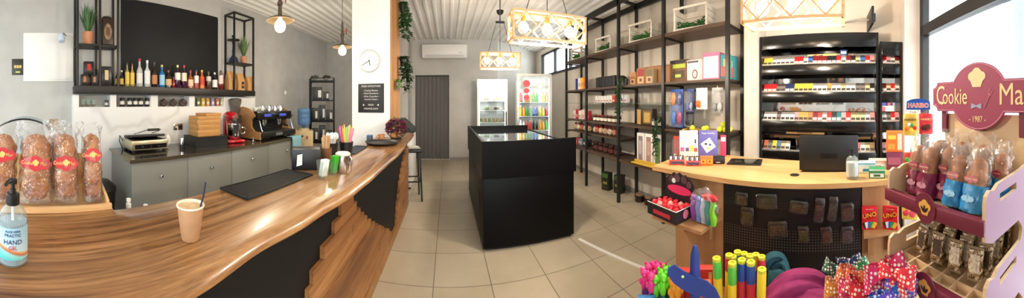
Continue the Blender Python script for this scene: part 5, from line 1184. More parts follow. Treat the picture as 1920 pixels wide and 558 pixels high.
# bay 4, shelf D: rackets, balls, snorkel sets, hanging packs
YEL=mat('tennis_yellow',(222,226,60),.7,0,.08,60,.2)
for i,(y,x,rz,lab) in enumerate(((1.93,2.61,.18,'wooden beach bat lying on the shelf beside the blue disc'),(1.73,2.6,-.1,'wooden beach bat lying on the shelf, middle of three'),(1.535,2.62,.12,'wooden beach bat lying on the shelf beside the ball heap'))):
    t=thing('beach_bat',lab,'bat',(x,y,zD+.0005),-PI/2+rz,'wooden beach bats'); P=[(.08*math.cos(q*PI/14),.115*math.sin(q*PI/14)) for q in range(28)]
    MB().prism(P,0,.01).build('blade',mat('bat_wood',(206,170,90),.5,0,.12,20),t); MB().rb(-.014,.014,-.24,-.11,.0,.02,.006).build('handle',mat('bat_grip',(196,150,60),.6),t)
for i,(x,y,z) in enumerate(((2.44,1.80,0),(2.45,1.44,0),(2.515,1.425,0),(2.455,1.372,0),(2.475,1.41,.054),(2.525,1.358,0),(2.43,1.63,.0),(2.50,1.645,.0))):
    tt=tag(MB().sph(0,0,.032,.032,n=16,m=10).build('tennis_ball',YEL,None,80),'yellow tennis ball on the bat shelf, %s of the eight'%ORD[i],'ball','tennis balls on the bat shelf'); tt.location=(x,y,zD+z+.0008)
t=thing('plastic_disc','flat blue plastic disc at the window end of the bat shelf','toy',(2.58,2.11,zD+.0005)); MB().lathe([(.045,0),(.07,.01),(.075,.022),(.05,.03),(0,.03)],n=28).build('disc',mat('disc_blue',(50,130,200),.4),t); MB().lathe([(.03,.0301),(.03,.033),(0,.034)],n=20).build('centre',WHITE,t)
def hpack(name,label,x,y,ztop,w,h,cols,dp=.05,grp=None,rz=-PI/2,film=True):
    t=thing(name,label,'hanging pack',(x,y,ztop-h),rz,grp)
    MB().rb(-w/2,w/2,.005,.009,0,h,.001).build('card',mat('hang_card',cols[0],.5,0,.2,40),t)
    for k,c in enumerate(cols[1:]):
        cx=(-.25+.5*(k%2))*w; cz=h*(.25+.5*((k//2)%2)); MB().sph(cx,-.014,cz,w*.2,.018,h*.16,12,8,crump).build('toy_piece',mat('toy_piece',c,.3),t)
    if film: MB().rb(-w/2+.003,w/2-.003,-dp,.0045,.004,h-.03,.012).build('blister',FILM,t)
    MB().tube([(0,.007,h-.004),(0,.007,h+.02),(0,.03,h+.026)],.002,5).build('hook',STEEL,t)
    return t
HT=zB-.09
hpack('snorkel_set','long blue and red snorkel set hanging under the rack shelf beside the tall upright',2.47,2.06,HT+.0,.19,.47,[(40,90,180),(60,120,210),(170,60,110),(220,140,60),(50,60,140)],.06)
hpack('goggles_pack','blue and white goggles pack hanging beside the snorkel set',2.5,1.88,HT,.11,.28,[(60,80,150),(80,100,190),(190,200,230)],.05)
hpack('mask_pack','dark grey diving mask pack hanging behind the goggles pack',2.56,1.80,HT,.13,.24,[(60,60,62),(50,50,54),(80,80,84)],.05)
hpack('swim_ring_box','white hanging toy box with an orange fruit picture',2.42,1.66,HT,.15,.24,[(238,232,228),(236,110,40)],.09,film=False)
hpack('silver_pouch','silver grey patterned pouch hanging next to the white fruit box',2.45,1.47,HT,.14,.28,[(190,188,184),(150,150,146),(210,208,204)],.03)
hpack('black_strap_set','black strap set hanging low under the snorkel set by the tall upright',2.56,1.93,HT-.27,.12,.18,[(66,70,80),(40,44,54),(70,74,84)],.04)
# behind the desk: red-and-white packs
hpack('red_toy_pack','red and white toy pack hanging behind the desk under the bat shelf',2.42,2.0,zD-.08,.15,.36,[(206,60,50),(220,226,226),(210,70,60)],.04)
hpack('grey_toy_pack','pale grey toy pack hanging at the pillar end under the bat shelf',2.47,1.42,zD-.08,.14,.36,[(176,170,166),(214,60,80)],.03)
# ---------------------------------------------------------------- checkout desk
DZ=1.035
TOPW=wood('light_desk_wood',[(184,134,82),(212,164,108),(226,186,134)],'Y',1.2,.4,.15,10,.04)
SIDEW=wood('desk_side_wood',[(156,110,70),(180,134,90),(194,150,106)],'Z',1.0,.5,0,9,.05)
fe=[(1.36,1.37),(1.385,1.15),(1.395,1.0),(1.41,.75),(1.44,.49),(1.49,.22),(1.545,-.05),(1.59,-.262)]
be=[(2.06,-.262),(2.06,.5),(2.06,1.0),(2.03,1.44),(1.75,1.46)]
desk=thing('checkout_desk','curved pale wooden checkout desk with a black perforated front','desk',(0,0,0))
def smoothpoly(P,k=4):
    out=[]
    for i in range(len(P)-1):
        p0=P[max(0,i-1)];p1=P[i];p2=P[i+1];p3=P[min(len(P)-1,i+2)]
        for q in range(k):
            u=q/k; out.append(tuple(.5*((2*b)+(-a+c)*u+(2*a-5*b+4*c-d_)*u*u+(-a+3*b-3*c+d_)*u**3) for a,b,c,d_ in zip(p0,p1,p2,p3)))
    return out+[P[-1]]
FE=smoothpoly(fe)
MB().prism(FE+be,DZ-.03,DZ).build('desktop',TOPW,desk,30)
def xf(y,off):
    for (x0,y0),(x1,y1) in zip(FE,FE[1:]):
        if y1<=y<=y0: return x0+(x1-x0)*(y-y0)/(y1-y0)+off
    return FE[-1][0]+off
def curved(y0,y1,z0,z1,off,th_=.02,n=24):
    vs=[];fs=[]
    for i in range(n+1):
        y=y0+(y1-y0)*i/n
        for o in (0,th_):
            for z in (z0,z1): vs.append((xf(y,off+o),y,z))
    for i in range(n):
        b=4*i;c=b+4; fs+=[(b,b+1,c+1,c),(b+2,c+2,c+3,b+3),(b,c,c+2,b+2),(b+1,b+3,c+3,c+1)]
    fs+=[(0,2,3,1),(4*n,4*n+1,4*n+3,4*n+2)]
    return MB().add(vs,fs)
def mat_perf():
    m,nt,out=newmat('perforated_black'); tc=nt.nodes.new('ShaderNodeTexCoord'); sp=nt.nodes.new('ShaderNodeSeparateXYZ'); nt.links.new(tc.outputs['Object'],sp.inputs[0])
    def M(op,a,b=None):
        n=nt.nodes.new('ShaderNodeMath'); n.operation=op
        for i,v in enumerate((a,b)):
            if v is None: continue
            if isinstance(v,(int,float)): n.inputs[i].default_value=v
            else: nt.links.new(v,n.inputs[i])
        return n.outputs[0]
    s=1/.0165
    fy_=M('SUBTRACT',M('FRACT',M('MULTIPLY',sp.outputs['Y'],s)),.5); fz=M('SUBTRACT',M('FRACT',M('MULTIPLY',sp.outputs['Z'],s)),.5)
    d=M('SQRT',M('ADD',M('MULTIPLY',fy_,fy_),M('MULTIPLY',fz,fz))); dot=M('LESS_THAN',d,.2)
    z=sp.outputs['Z']; band=M('MULTIPLY',M('GREATER_THAN',z,.605),M('LESS_THAN',z,.735)); b2=M('MULTIPLY',M('MULTIPLY',M('GREATER_THAN',z,.86),M('LESS_THAN',z,.9)),.35); bb=M('MAXIMUM',band,b2)  # paler dots in these bands paint in light coming through the holes
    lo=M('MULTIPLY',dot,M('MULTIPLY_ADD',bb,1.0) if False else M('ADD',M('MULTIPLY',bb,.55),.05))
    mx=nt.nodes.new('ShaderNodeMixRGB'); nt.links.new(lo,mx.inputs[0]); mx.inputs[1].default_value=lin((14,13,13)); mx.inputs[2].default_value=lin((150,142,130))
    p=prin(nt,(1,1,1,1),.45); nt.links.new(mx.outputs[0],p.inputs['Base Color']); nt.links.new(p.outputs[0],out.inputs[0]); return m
yA=xf and .735
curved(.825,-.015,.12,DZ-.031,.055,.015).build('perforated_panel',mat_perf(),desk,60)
curved(.83,-.02,.0,.12,.075,.02).build('kick_plate',BLACK,desk,60)
MB().bb(1.45,1.96,1.2,1.22,0,DZ-.031).build('end_panel',SIDEW,desk)
curved(1.2,.832,.0,DZ-.031,.055,.02).build('front_panel',SIDEW,desk,60)
curved(-.022,-.255,.0,DZ-.031,.055,.02).build('front_panel',SIDEW,desk,60)
MB().bb(1.662,2.05,-.255,-.235,0,DZ-.031).build('end_panel',SIDEW,desk)
MB().bb(2.0,2.02,-.27,1.2,.3,DZ-.031).build('back_rail',SIDEW,desk)
# small fixed shelves with cleats on the front panels
for a,b,z in ((1.2,.835,.775),(-.03,-.255,.745)):
    curved(a,b,z-.02,z,-.19 if a>0 else -.05,.244 if a>0 else .104,8).build('front_shelf',SIDEW,desk)
    for y in ((a*.8+b*.2),(a*.25+b*.75)): MB().bb(xf(y,.02),xf(y,.054),y-.018,y+.018,z-.16,z-.021).build('shelf_bracket',SIDEW,desk)
x,y=onZ(1490,328,DZ)
MB().lathe([(.03,0),(.03,.004),(.02,.005),(0,.002)],x,y,DZ,24).build('cable_grommet',BLACK,desk)
# packets on the perforated panel
PKT=[(1380,1405,358,382,(120,84,66),'reddish sachet of beads at the wooden end, in the upper row'),(1420,1460,361,389,(86,84,62),'wide olive sachet of pendants, in the upper row'),(1480,1515,374,398,(110,100,56),'olive yellow sachet, third in the upper row'),(1525,1544,368,414,(120,84,84),'narrow tall striped sachet with a red charm'),(1550,1568,366,411,(110,104,100),'narrow tall striped sachet with a silver charm'),(1577,1602,378,411,(124,70,66),'silver edged sachet with a red brown trinket, last in the upper row'),(1391,1416,386,420,(110,100,60),'olive sachet at the wooden end, in the lower row'),(1443,1480,412,442,(140,96,72),'wide copper coloured sachet, in the lower row'),(1497,1518,421,452,(130,122,60),'yellow green rounded sachet, in the lower row'),(1541,1562,422,453,(130,72,66),'silver edged sachet of red beads, in the lower row'),(1577,1600,421,452,(120,72,100),'pinkish sachet, last in the lower row')]
SILV=glass('silver_film',(200,200,196),2.4,.12,.025,(206,202,192),.35,30)
for x0,x1,y0,y1,c,lab in PKT:
    pc=(x0+x1)/2; tt=math.tan(th(pc))
    y=.3
    for _ in range(12): y=xf(y,.05)/tt if abs(tt)<1e6 else 0
    x=xf(y,.05); d=math.hypot(x,y); zt=EYE-(y0-HY)*d/F; zb=EYE-(y1-HY)*d/F; w=(x1-x0)*d/F; h=zt-zb; sl=math.atan2(xf(y+.02,0)-xf(y-.02,0),.04)
    t=thing('trinket_sachet',lab+(' on the perforated panel' if 'last' not in lab else ' of the panel'),'sachet',(x-.014,y,zb),-PI/2-sl,'sachets hung on the perforated panel'); rl=R.uniform(-.12,.12)
    M=RY(rl)
    lean(MB().sph(0,-.006,h*.5,w*.5,.007,h*.5,16,10,lambda q:(1/max(abs(q.x),abs(q.z),.72)) if abs(q.y)<.9 else 1),M).build('bag',SILV,t,40)
    lean(MB().rb(-w*.36,w*.36,-.012,-.003,h*.12,h*.72,.004),M).build('trinket',mat('trinket',c,.35,.2,.5,70),t)
    lean(MB().bb(-w*.45,w*.45,-.003,-.001,h*.86,h*.99),M).build('header',mat('sachet_header',tuple(int(v*.7) for v in c),.4),t)
# monitor
mx_,my_=1.76,.20; rz=face(mx_,my_)+PI*0
t=thing('pos_monitor','black checkout screen seen from behind on the pale desk','monitor',(mx_,my_,DZ+.001),rz+.03); t.scale=(.93,)*3
lean(MB().rb(-.215,.215,-.02,.006,.012,.262,.006),RX(-.08)).build('screen_back',BLACK,t); lean(MB().bb(-.205,.205,.0061,.0075,.03,.25),RX(-.08)).build('screen',BLKG,t)
MB().rb(-.2,.2,0,.16,0,.012,.004).build('foot',BLACK,t); lean(MB().bb(-.06,.06,-.0215,-.0202,.1,.13),RX(-.08)).build('vent',BLKG,t)
# hand gel on the desk
x,y=onZ(1598,334,DZ)
t=thing('sanitizer_bottle','clear sanitizer bottle with a pump on the checkout desk','bottle',(x,y,DZ+.001))
CL=glass('clear_bottle',(238,244,242),1.6,.03,.12,(226,232,230))
MB().lathe([(.036,0),(.04,.005),(.04,.105),(.034,.125),(.018,.14),(.014,.143)],n=24).build('body',CL,t); MB().lathe([(.0375,.02),(.0375,.1)],n=24).build('label',mat('pale_label',(214,218,214),.4),t); MB().lathe([(.016,.14),(.016,.152),(.006,.154),(.006,.168),(.014,.169),(.014,.178),(0,.18)],n=16).tube([(0,0,.174),(-.02,-.02,.172)],.004,6).build('pump',BLACK,t)
# gum boxes
for i,(px,py,c,w,h,lab,dz_) in enumerate(((1625,324,(214,226,222),.12,.07,'white and blue gum display box behind the sanitizer bottle on the desk',0),(1645,333,(60,140,90),.10,.055,'green and white gum display box on the desk edge beside the bread stand',0),(1646,316,(226,206,190),.13,.06,'cream snack box behind the green gum box',0))):
    x,y=onZ(px,py,DZ); sbox('gum_box',lab,'gum box',x+.03,y,DZ,w,h,.09,c,'gum boxes on the desk',face(x,y),0,[(.08,.92,.12,.55,(236,240,236)),(.3,.7,.2,.45,[(40,150,190),(30,110,60),(190,120,90)][i]),(.02,.98,.86,.98,[(90,180,210),(226,240,230),(200,150,120)][i])])
# candies at the far left of the desk
def dk(px,py): return onZ(px,py,DZ)
for i,(px,py,c,w,h,lab) in enumerate(((1266,308,(196,70,66),.115,.06,'red tray of mini bottles at the far end of the desk'),(1297,310,(206,76,80),.11,.06,'red tray of mini bottles second along the far end of the desk'))):
    x,y=dk(px,py); x+=.02; t=thing('candy_tray',lab,'candy tray',(x,y,DZ+.001),face(x,y),'red candy trays on the desk'); MB().rb(-w/2,w/2,-.04,.04,0,.036,.003).build('tray',mat('tray_red',c,.45,0,.3,60),t); MB().bb(-w*.4,w*.4,-.0412,-.0402,.008,.028).build('print',mat('tray_print',(70,60,80),.5,0,.4,90),t)
    for k in range(6):
        b=MB().lathe([(.009,.0365),(.009,.056),(.005,.062)],-w*.4+k*w*.16,-.012,0,10).build('mini_bottle',mat('mini_bottle',(90,90,100) if k%2 else (220,214,210),.3),t)
        MB().lathe([(.0055,.062),(.0055,.07),(0,.07)],-w*.4+k*w*.16,-.012,0,8).build('cap',mat('cap',(40,40,44),.4),b)
for i,(px,py) in enumerate(((1316,310),(1328,310))):
    x,y=dk(px,py); sbox('candy_box','orange candy box on the desk, %s the red trays'%('next to' if i==0 else 'one farther from'),'candy box',x+.02,y,DZ,.05,.065,.05,(226,112,40),'orange candy boxes',face(x,y),0,[(.15,.85,.25,.7,(240,170,60)),(.35,.65,.35,.6,(170,50,40))])
x,y=dk(1344,307); sbox('card_reader','black card reader beside the orange candy boxes','card reader',x+.02,y,DZ,.105,.058,.06,(26,26,28),None,face(x,y),0,[(.1,.9,.5,.85,(44,44,46)),(.35,.65,.18,.3,(180,176,170))],r=.012)
t=thing('counter_mat','flat black mat on the desk behind the card reader','mat',(1.86,.86,DZ+.0008),.3); MB().rb(-.1,.1,-.13,.13,0,.008,.003).build('pad',BLACK,t); MB().rb(-.08,.08,-.11,.11,.008,.0095,.0005).build('inlay',BLKG,t)
# books standing at the back of the desk
def bookp1(t,M,w,h,dp):
    for k in range(7): lean(MB().bb(-w*.38,w*(.05 if k%3 else .3),-dp/2-.0012,-dp/2-.0004,h*(.88-.06*k),h*(.895-.06*k)),M).build('text_line',mat('grey_print',(190,184,178),.6),t)
x,y=1.93,1.235
sbox('activity_book','cream activity book with pink and yellow pictures standing on the desk','book',1.80,1.365,DZ+.003,.16,.225,.016,(236,226,210),None,face(1.80,1.365)+.1,.12,[(.04,.24,.2,.36,(220,90,140)),(.32,.5,.2,.34,(90,60,120)),(.54,.76,.2,.42,(236,190,90)),(.78,.96,.18,.32,(226,70,80)),(.82,.89,.5,.66,(40,40,44))],bookp1)
def bookp2(t,M,w,h,dp):
    lean(MB().at(TR(0,-dp/2-.0003,h*.42)@RX(PI/2)@RZ(.6)).rb(-.048,.048,-.048,.048,0,.001,.0004),M).build('picture_card',PAPER,t)
    text('Paper Activity',.02,PAPER,t,M@frame((0,-dp/2-.0016,h*.88),(1,0,0)),.0003)
    for (a,b,c) in ((-.02,.47,(60,60,66)),(.016,.44,(60,80,140)),(.0,.3,(236,190,90))): lean(MB().at(TR(a,-dp/2-.0015,h*b)@RX(PI/2)).prism([(.013*math.cos(q*PI/8),.01*math.sin(q*PI/8)) for q in range(16)],0,.0008),M).build('picture',mat('pic',c,.5),t)
sbox('paper_book','violet blue paper craft book with a white card picture standing on the desk','book',1.905,1.235,DZ+.003,.165,.225,.016,(96,92,160),None,face(1.905,1.235)+.05,.12,None,bookp2)
sbox('pink_book','thin pink book spine at the end of the standing books','book',1.985,1.13,DZ+.003,.05,.18,.02,(206,50,90),None,face(1.985,1.13),.12,[(.1,.9,.7,.9,(236,190,206))])
# lollipop display carton on the front shelf
ly=1.115; lx=xf(ly,-.115)
t=thing('lollipop_carton','open black carton of red lollipops with a pink header card fixed to the desk front','candy display',(lx,ly,.777),-PI/2-.05)
w,dp,h=.128,.085,.08; mb=MB()
BKC=mat('black_carton',(30,24,28),.45,0,.2,50)
mb.bb(-w,w,-dp,-dp+.003,0,h).bb(-w,w,dp-.003,dp,0,h).bb(-w,-w+.003,-dp+.003,dp-.003,0,h).bb(w-.003,w,-dp+.003,dp-.003,0,h).bb(-w+.003,w-.003,-dp+.003,dp-.003,0,.003); mb.build('tray',BKC,t)
MB().bb(-w-.001,w+.001,-dp-.0015,-dp-.0003,h-.004,h+.001).bb(w+.0003,w+.0015,-dp,dp,h-.004,h+.001).build('white_edge',PAPER,t)
MB().bb(-.07,.08,-dp-.0022,-dp-.0014,.02,.045).build('red_print',mat('carton_red',(190,40,60),.5,0,.2,80),t)
MB().at(frame((w+.0016,0,.042),(0,1,0))).prism([(.024*math.cos(q*PI/10),.028*math.sin(q*PI/10)) for q in range(20)],0,.001).build('pink_print',mat('pink_print',(230,120,150),.5),t)
hd=[(-w,.0),(w,.0),(w,.1)]+[(w*math.cos(q*PI/14)*.98,.1+.07*math.sin(q*PI/14)+.008*math.sin(q*3)) for q in range(1,14)]+[(-w,.12)]
hc=MB().at(TR(0,dp-.001,h)@RX(PI/2)).prism(hd,-.005,-.001).build('header_card',mat('header_black',(40,26,32),.5,0,.3,30),t)
for k,(a,b,r,c) in enumerate(((-.07,.12,.026,(86,60,66)),(-.02,.135,.027,(96,64,70)),(.04,.135,.026,(86,60,66)),(.085,.11,.022,(96,64,70)),(-.05,.115,.017,(226,226,226)),(.0,.06,.06,(220,50,100)))): MB().at(TR(a,dp-.001,h+b)@RX(PI/2)).prism([(r*math.cos(q*PI/10)*(1.8 if k==5 else 1),r*math.sin(q*PI/10)*(.5 if k==5 else 1)) for q in range(20)],.0001+.0002*k,.0006+.0002*k).build('figure_print',mat('hprint',c,.5),hc)
k=0
for i in range(5):
    for j in range(3):
        xx=-.096+i*.048; yy=-.052+j*.05; a=-PI/2-.05; X=lx+xx*math.cos(a)-yy*math.sin(a); Y=ly+xx*math.sin(a)+yy*math.cos(a)
        o=thing('lollipop','red wrapped lollipop in the black carton, %s of its heap'%ORD[k],'lollipop',(X,Y,.7805),R.uniform(0,6),'red lollipops in the black carton'); k+=1
        MB().sph(0,0,.056+.008*R.random(),.0195,.0195,.024,12,9,crump).build('candy',mat('lolly_red',(206,40,50) if k%4 else (226,150,140),.18),o); MB().tube([(0,0,.036),(0,0,.001)],.0025,5).build('stick',WHITE,o)
# bag of coloured plastic toys hung next to it
tx,ty=xf(.875,-.1),.875
t=thing('toy_bag','clear bag of purple, blue and green plastic figures hung beside the lollipops','toy bag',(tx,ty,.777),-PI/2-.05)
for k,(c,xx) in enumerate((((150,70,180),-.075),((120,150,214),-.035),((200,206,226),.0),((30,150,140),.035),((130,210,50),.07))):
    MB().tube([(xx,0,.01),(xx+.006,-.006,.05),(xx-.006,-.008,.09),(xx+.004,0,.13)],[.017,.021,.016,.02],10).sph(xx,-.004,.14,.016,.014,.02,10,8).build('figure',mat('toy_plastic',c,.3),t)
MB().sph(.045,-.004,.165,.055,.02,.022,12,8,crump).build('red_piece',mat('toy_plastic',(206,50,60),.3),t)
lean(MB().sph(0,0,.112,.105,.045,.1,22,14,lambda q:1+.08*math.sin(q.x*9+q.z*7)+.06*math.sin(q.z*13+q.y*5)),Matrix.Identity(4)).build('bag',FILM,t,30)
# card game boxes on the right shelf
def uno(t,M,w,h,dp):
    MB().at(TR(0,-dp/2-.0003,h*.62)@RX(PI/2)@RZ(.2)).prism([(w*.4*math.cos(q*PI/12),h*.16*math.sin(q*PI/12)) for q in range(24)],0,.0005).build('oval',mat('uno_dark',(170,20,30),.4),t)
    text('UNO',h*.27,mat('uno_yellow',(246,214,60),.4),t,frame((0,-dp/2-.0012,h*.63),(1,0,.18),(-.18,0,1)),.0008,width=1.0)
    for k,(c,a,xx) in enumerate((((40,40,44),.5,-.02),((240,238,232),.25,-.01),((60,110,190),-.02,.0),((70,160,80),-.25,.01),((230,190,60),-.5,.02))):
        MB().at(TR(xx,-dp/2-.0004-.0004*k,h*.08)@RX(PI/2)@RZ(a)).bb(-.011,.011,0,.036,0,.0004).build('card_print',mat('cardp',c,.4),t)
    text('Family card game',h*.05,PAPER,t,frame((0,-dp/2-.0012,h*.9),(1,0,.0)),.0003)
for i,px in enumerate((1630,1669)):
    y=-.175-.075*i-.0; y=[-.165,-.262][i]; x=xf(y,-.012+.02); d=1.58
    x,y=d*math.sin(th(px))-.01,d*math.cos(th(px)); sbox('card_game','red card game box on the desk shelf, %s'%('next to the perforated panel' if i==0 else 'beside the bread stand'),'card game',x,y,.7455,.092,.135,.022,(214,28,42),'red card game boxes',face(x,y)+[.1,-.15][i],0,None,uno,.002)
# bag of straws beside
d=1.62; x,y=d*math.sin(th(1712)),d*math.cos(th(1712))
# ---------------------------------------------------------------- cigarette racks
QX0,QX1=2.62,2.835
def cigrack(name,label,y0,y1,ztop,lv):
    t=thing(name,label,'rack',(QX0,y0,0)); W=y1-y0; D=QX1-QX0
    for yy in (.011,W-.011): MB().bb(0,D,yy-.011,yy+.011,0,ztop).build('side_panel',BLKG,t)
    MB().bb(D-.012,D,.022,W-.022,.6,ztop).build('mirror_back',mat('mirror',(220,220,222),.03,1),t)
    MB().rb(0,.02,.022,W-.022,ztop-.14,ztop,.003).build('header',BLKG,t); MB().bb(.0205,D-.0125,.022,W-.022,ztop-.02,ztop).build('top_board',BLKG,t)
    for z in lv:
        s=MB().bb(.0,D-.0125,.022,W-.022,z-.02,z).build('shelf_board',BLKG,t); MB().rb(-.012,-.0005,.022,W-.022,z-.095,z+.012,.002).build('fascia',BLKG,t)
        MB().bb(-.0115,-.0085,.03,W-.03,z+.0125,z+.03).build('price_rail',glass('clear_rail',(240,240,238),1,.05,.2,(220,220,214)),t)
    return t
LV=[1.885,1.60,1.30,.99]
cigrack('cigarette_rack','wide black mirrored cigarette rack behind the desk',-.2,1.04,2.21,LV)
cigrack('cigarette_rack','narrow black cigarette rack between the wide rack and the shopfront pillar',-.445,-.215,2.12,LV)
Wc=(232,226,216);Yc=(222,196,70);Rc=(190,36,40);Bk=(34,32,34);Bl=(60,110,180);Nv=(40,50,90);DR=(120,28,34);Cr=(214,190,140);Gd=(196,150,80);Tl=(30,110,120);Pk=(220,150,150);Gr=(120,110,104)
rows=[[Yc,Yc,Wc,Wc,Wc,Wc,Wc,Rc,Rc,Wc,Bl,DR,DR,DR,Bk,Bk,Rc,Wc,DR,Bk,Cr,Bl,Rc,Pk],
      [Rc,Rc,Rc,Gr,Gr,Nv,Nv,Yc,Yc,Yc,Yc,Wc,Wc,Wc,(236,140,80),Wc,Wc,Cr,Wc,Wc,Gr,Gr,Cr,Bk],
      [Wc,Wc,Wc,Gr,Wc,Wc,Wc,Pk,Gd,Gd,(206,120,80),DR,(150,60,60),Wc,Rc,Bk,Tl,Pk,Rc,Cr,Cr,Cr,Wc,Pk],
      [(200,110,70),Gr,Yc,(90,120,150),Cr,Wc,None,None,None,None,None,None,None,None,None,None,None,None,Wc,Wc,(200,90,80),Wc,Cr,(150,120,90)]]
CN={Wc:'white',Yc:'yellow',Rc:'red',Bk:'black',Bl:'blue',Nv:'navy',DR:'dark red',Cr:'cream',Gd:'golden',Tl:'teal',Pk:'pink',Gr:'grey'}
protos={}
def pack(c,x,y,z,lab,grp):
    tiltM=RX(-.5)
    if c not in protos:
        t=thing('cigarette_pack',lab,'cigarette pack',(x,y,z),-PI/2,grp)
        a=lean(MB().rb(-.024,.024,-.0115,.0115,0,.074,.0015,1),tiltM@TR(0,0,.012)).build('pack_body',mat('pack',c,.35),t)
        b=lean(MB().rb(-.0241,.0241,-.0116,.0116,.0743,.102,.0015,1),tiltM@TR(0,0,.012)).build('flip_top',mat('pack',tuple(int(v*.55+ (20 if sum(c)<300 else 0)) for v in c) if c in (Wc,Cr,Bl,Gr) else c,.35),t)
        e=lean(MB().bb(-.02,.02,-.0122,-.0116,.012,.040),tiltM@TR(0,0,.012)).build('health_warning',mat('pack_warn',(60,56,54) if sum(c)>330 else (206,200,190),.5,0,.4,120),t)
        protos[c]=(t,[a,b,e]); return t
    t,ks=protos[c]; return dup(t,(x,y,z),None,lab,grp,ks)
SN=['top','second','third','low']
for r,row in enumerate(rows):
    for k,c in enumerate(row):
        if c is None: continue
        y=.988-k*(1.13/23)
        pack(c,QX0+.03,y,LV[r]+.0015,'%s pack on the %s shelf of the wide rack, %s from the cream pillar'%(CN.get(c,'orange'),SN[r],ORD[k]),'packs on the %s shelf of the wide rack'%SN[r])
    for k in range(4):
        c=[Rc,Pk,Wc,DR,Cr,Rc,Wc,Gr][(k+3*r)%8]; pack(c,QX0+.03,-.265-.044*k,LV[r]+.0015,'%s pack on the %s shelf of the narrow rack, %s from the wide one'%(CN[c],SN[r],ORD[k]),'packs on the %s shelf of the narrow rack'%SN[r])
sbox('poster_card','small dark blue card standing above the packs on the top rack shelf','card',QX0+.11,.155,LV[0],.075,.17,.02,(40,60,110),None,-PI/2,0,[(.15,.85,.75,.9,(220,226,236)),(.3,.7,.35,.65,(150,170,210)),(.1,.9,.05,.2,(200,210,230))])
sbox('yellow_carton','plain yellow carton lying behind the packs on the top rack shelf','carton',QX0+.12,.3,LV[0],.14,.13,.06,(232,214,120),None,-PI/2,0,[(.1,.9,.4,.6,(214,190,90))])
sbox('paper_stack_box','long kraft box on a low ledge behind the checkout screen','box',QX0+.08,.55,LV[3]+.19,.4,.025,.13,(206,160,96),None,-PI/2,0,[(.3,.7,.2,.8,(150,104,60))])
t=thing('low_ledge','dark ledge between the low and third shelves of the wide rack','ledge',(QX0+.01,.42,LV[3]+.17),-PI/2); MB().bb(-.57,.57,-.0,.19,0,.019).build('board',BLKG,t)
for s in (-1,1): MB().bb(s*.56-.008,s*.56+.008,.13,.19,-.16,-.0005).build('bracket',BLKG,t)
t=thing('spot_lamps','row of two small spotlights under the header of the wide rack','lamp',(QX0+.09,.5,2.1885),-PI/2)
for s in (-.25,.3): MB().lathe([(.03,-.06),(.034,-.05),(.02,-.01),(.006,0)],s,0,0,14).build('spotlight',BLACK,t)
# screen on a wall arm above the rack
t=thing('wall_screen','thin black screen on a wall arm above the cigarette rack, seen edge-on','screen',(2.68,-.12,2.27),.12)
MB().rb(-.16,.16,-.012,.012,0,.17,.004).build('panel',BLACK,t); MB().rb(-.05,.05,-.05,-.0125,.06,.14,.01).build('mount',BLACK,t); MB().tube([(.0,.013,.08),(.02,.13,.08),(.12,.27,.08)],.012,8).build('arm',mat('arm_grey',(150,146,140),.4),t)
# ---------------------------------------------------------------- bread display stand
SA=math.pi+.557; SO=(.8585,-.2495)
def st(x,y,z=0):   # stand-local to room
    return (SO[0]+x*math.cos(SA)-y*math.sin(SA), SO[1]+x*math.sin(SA)+y*math.cos(SA), z)
BIR=wood('birch_ply',[(206,176,138),(222,194,158),(232,208,176)],'X',1.2,.5,0,8,.03)
MAUVE=mat('mauve_laminate',(132,88,114),.5); MARO=mat('maroon_board',(112,34,58),.45); CREAM=mat('cream_print',(238,208,160),.5); GOLD2=mat('mustard_print',(222,172,84),.5); DKB=mat('dark_brown_ink',(50,30,26),.5)
stand=thing('bread_stand','birch plywood shop display with maroon front lips, mauve sides and a shaped sign','display stand',(SO[0],SO[1],0),SA)
T=(.59,.865,1.13); SW=.209
P=[(.10,0),(.10,T[0]-.06)]
for i,t_ in enumerate(T):
    P+=[(.02,t_-.05),(-.02,t_-.03),(-.02,t_+.075),(-.014,t_+.1),(.006,t_+.112),(.03,t_+.105),(.06,t_+.118),(.24,t_+.122)]
    if i<2: P+=[(.255,t_+.15),(.255,T[i+1]-.10),(.22,T[i+1]-.06)]
    else: P+=[(.30,t_+.13),(.30,1.32),(.342,1.32),(.342,0)]
def with_slots(poly,slots):
    out=list(poly)
    for (y0,y1,z0,z1) in slots:
        hole=[(y0,z0),(y0,z1),(y1,z1),(y1,z0)]
        j=min(range(len(out)),key=lambda i:(out[i][0]-y0)**2+(out[i][1]-z1)**2)
        h=[hole[1],hole[0],hole[3],hole[2],hole[1]]
        # keyhole needs the hole wound against the outline
        area=sum(out[i][0]*out[(i+1)%len(out)][1]-out[(i+1)%len(out)][0]*out[i][1] for i in range(len(out)))
        ha=sum(h[i][0]*h[i+1][1]-h[i+1][0]*h[i][1] for i in range(4))
        if area*ha>0: h=h[::-1]
        out=out[:j+1]+h+out[j:]
    return out
PS=with_slots(P,[(.07,.2,t_+.06,t_+.085) for t_ in T])
for s in (-1,1):
    mb=MB().at(Matrix(((0,0,1,SW*s),(1,0,0,0),(0,1,0,0),(0,0,0,1))))
    mb.prism(PS,0 if s>0 else -.012,.012 if s>0 else 0); n=len(PS)
    mb.mi=[1 if s>0 else 0,0 if s>0 else 1]+[1]*n; mb.mi[1 if s>0 else 0]=0; mb.mi[0 if s>0 else 1]=1
    mb.build('side_panel',[MAUVE,BIR],stand,20)
MB().bb(-SW,SW,.325,.337,0,1.45).build('back_panel',BIR,stand)
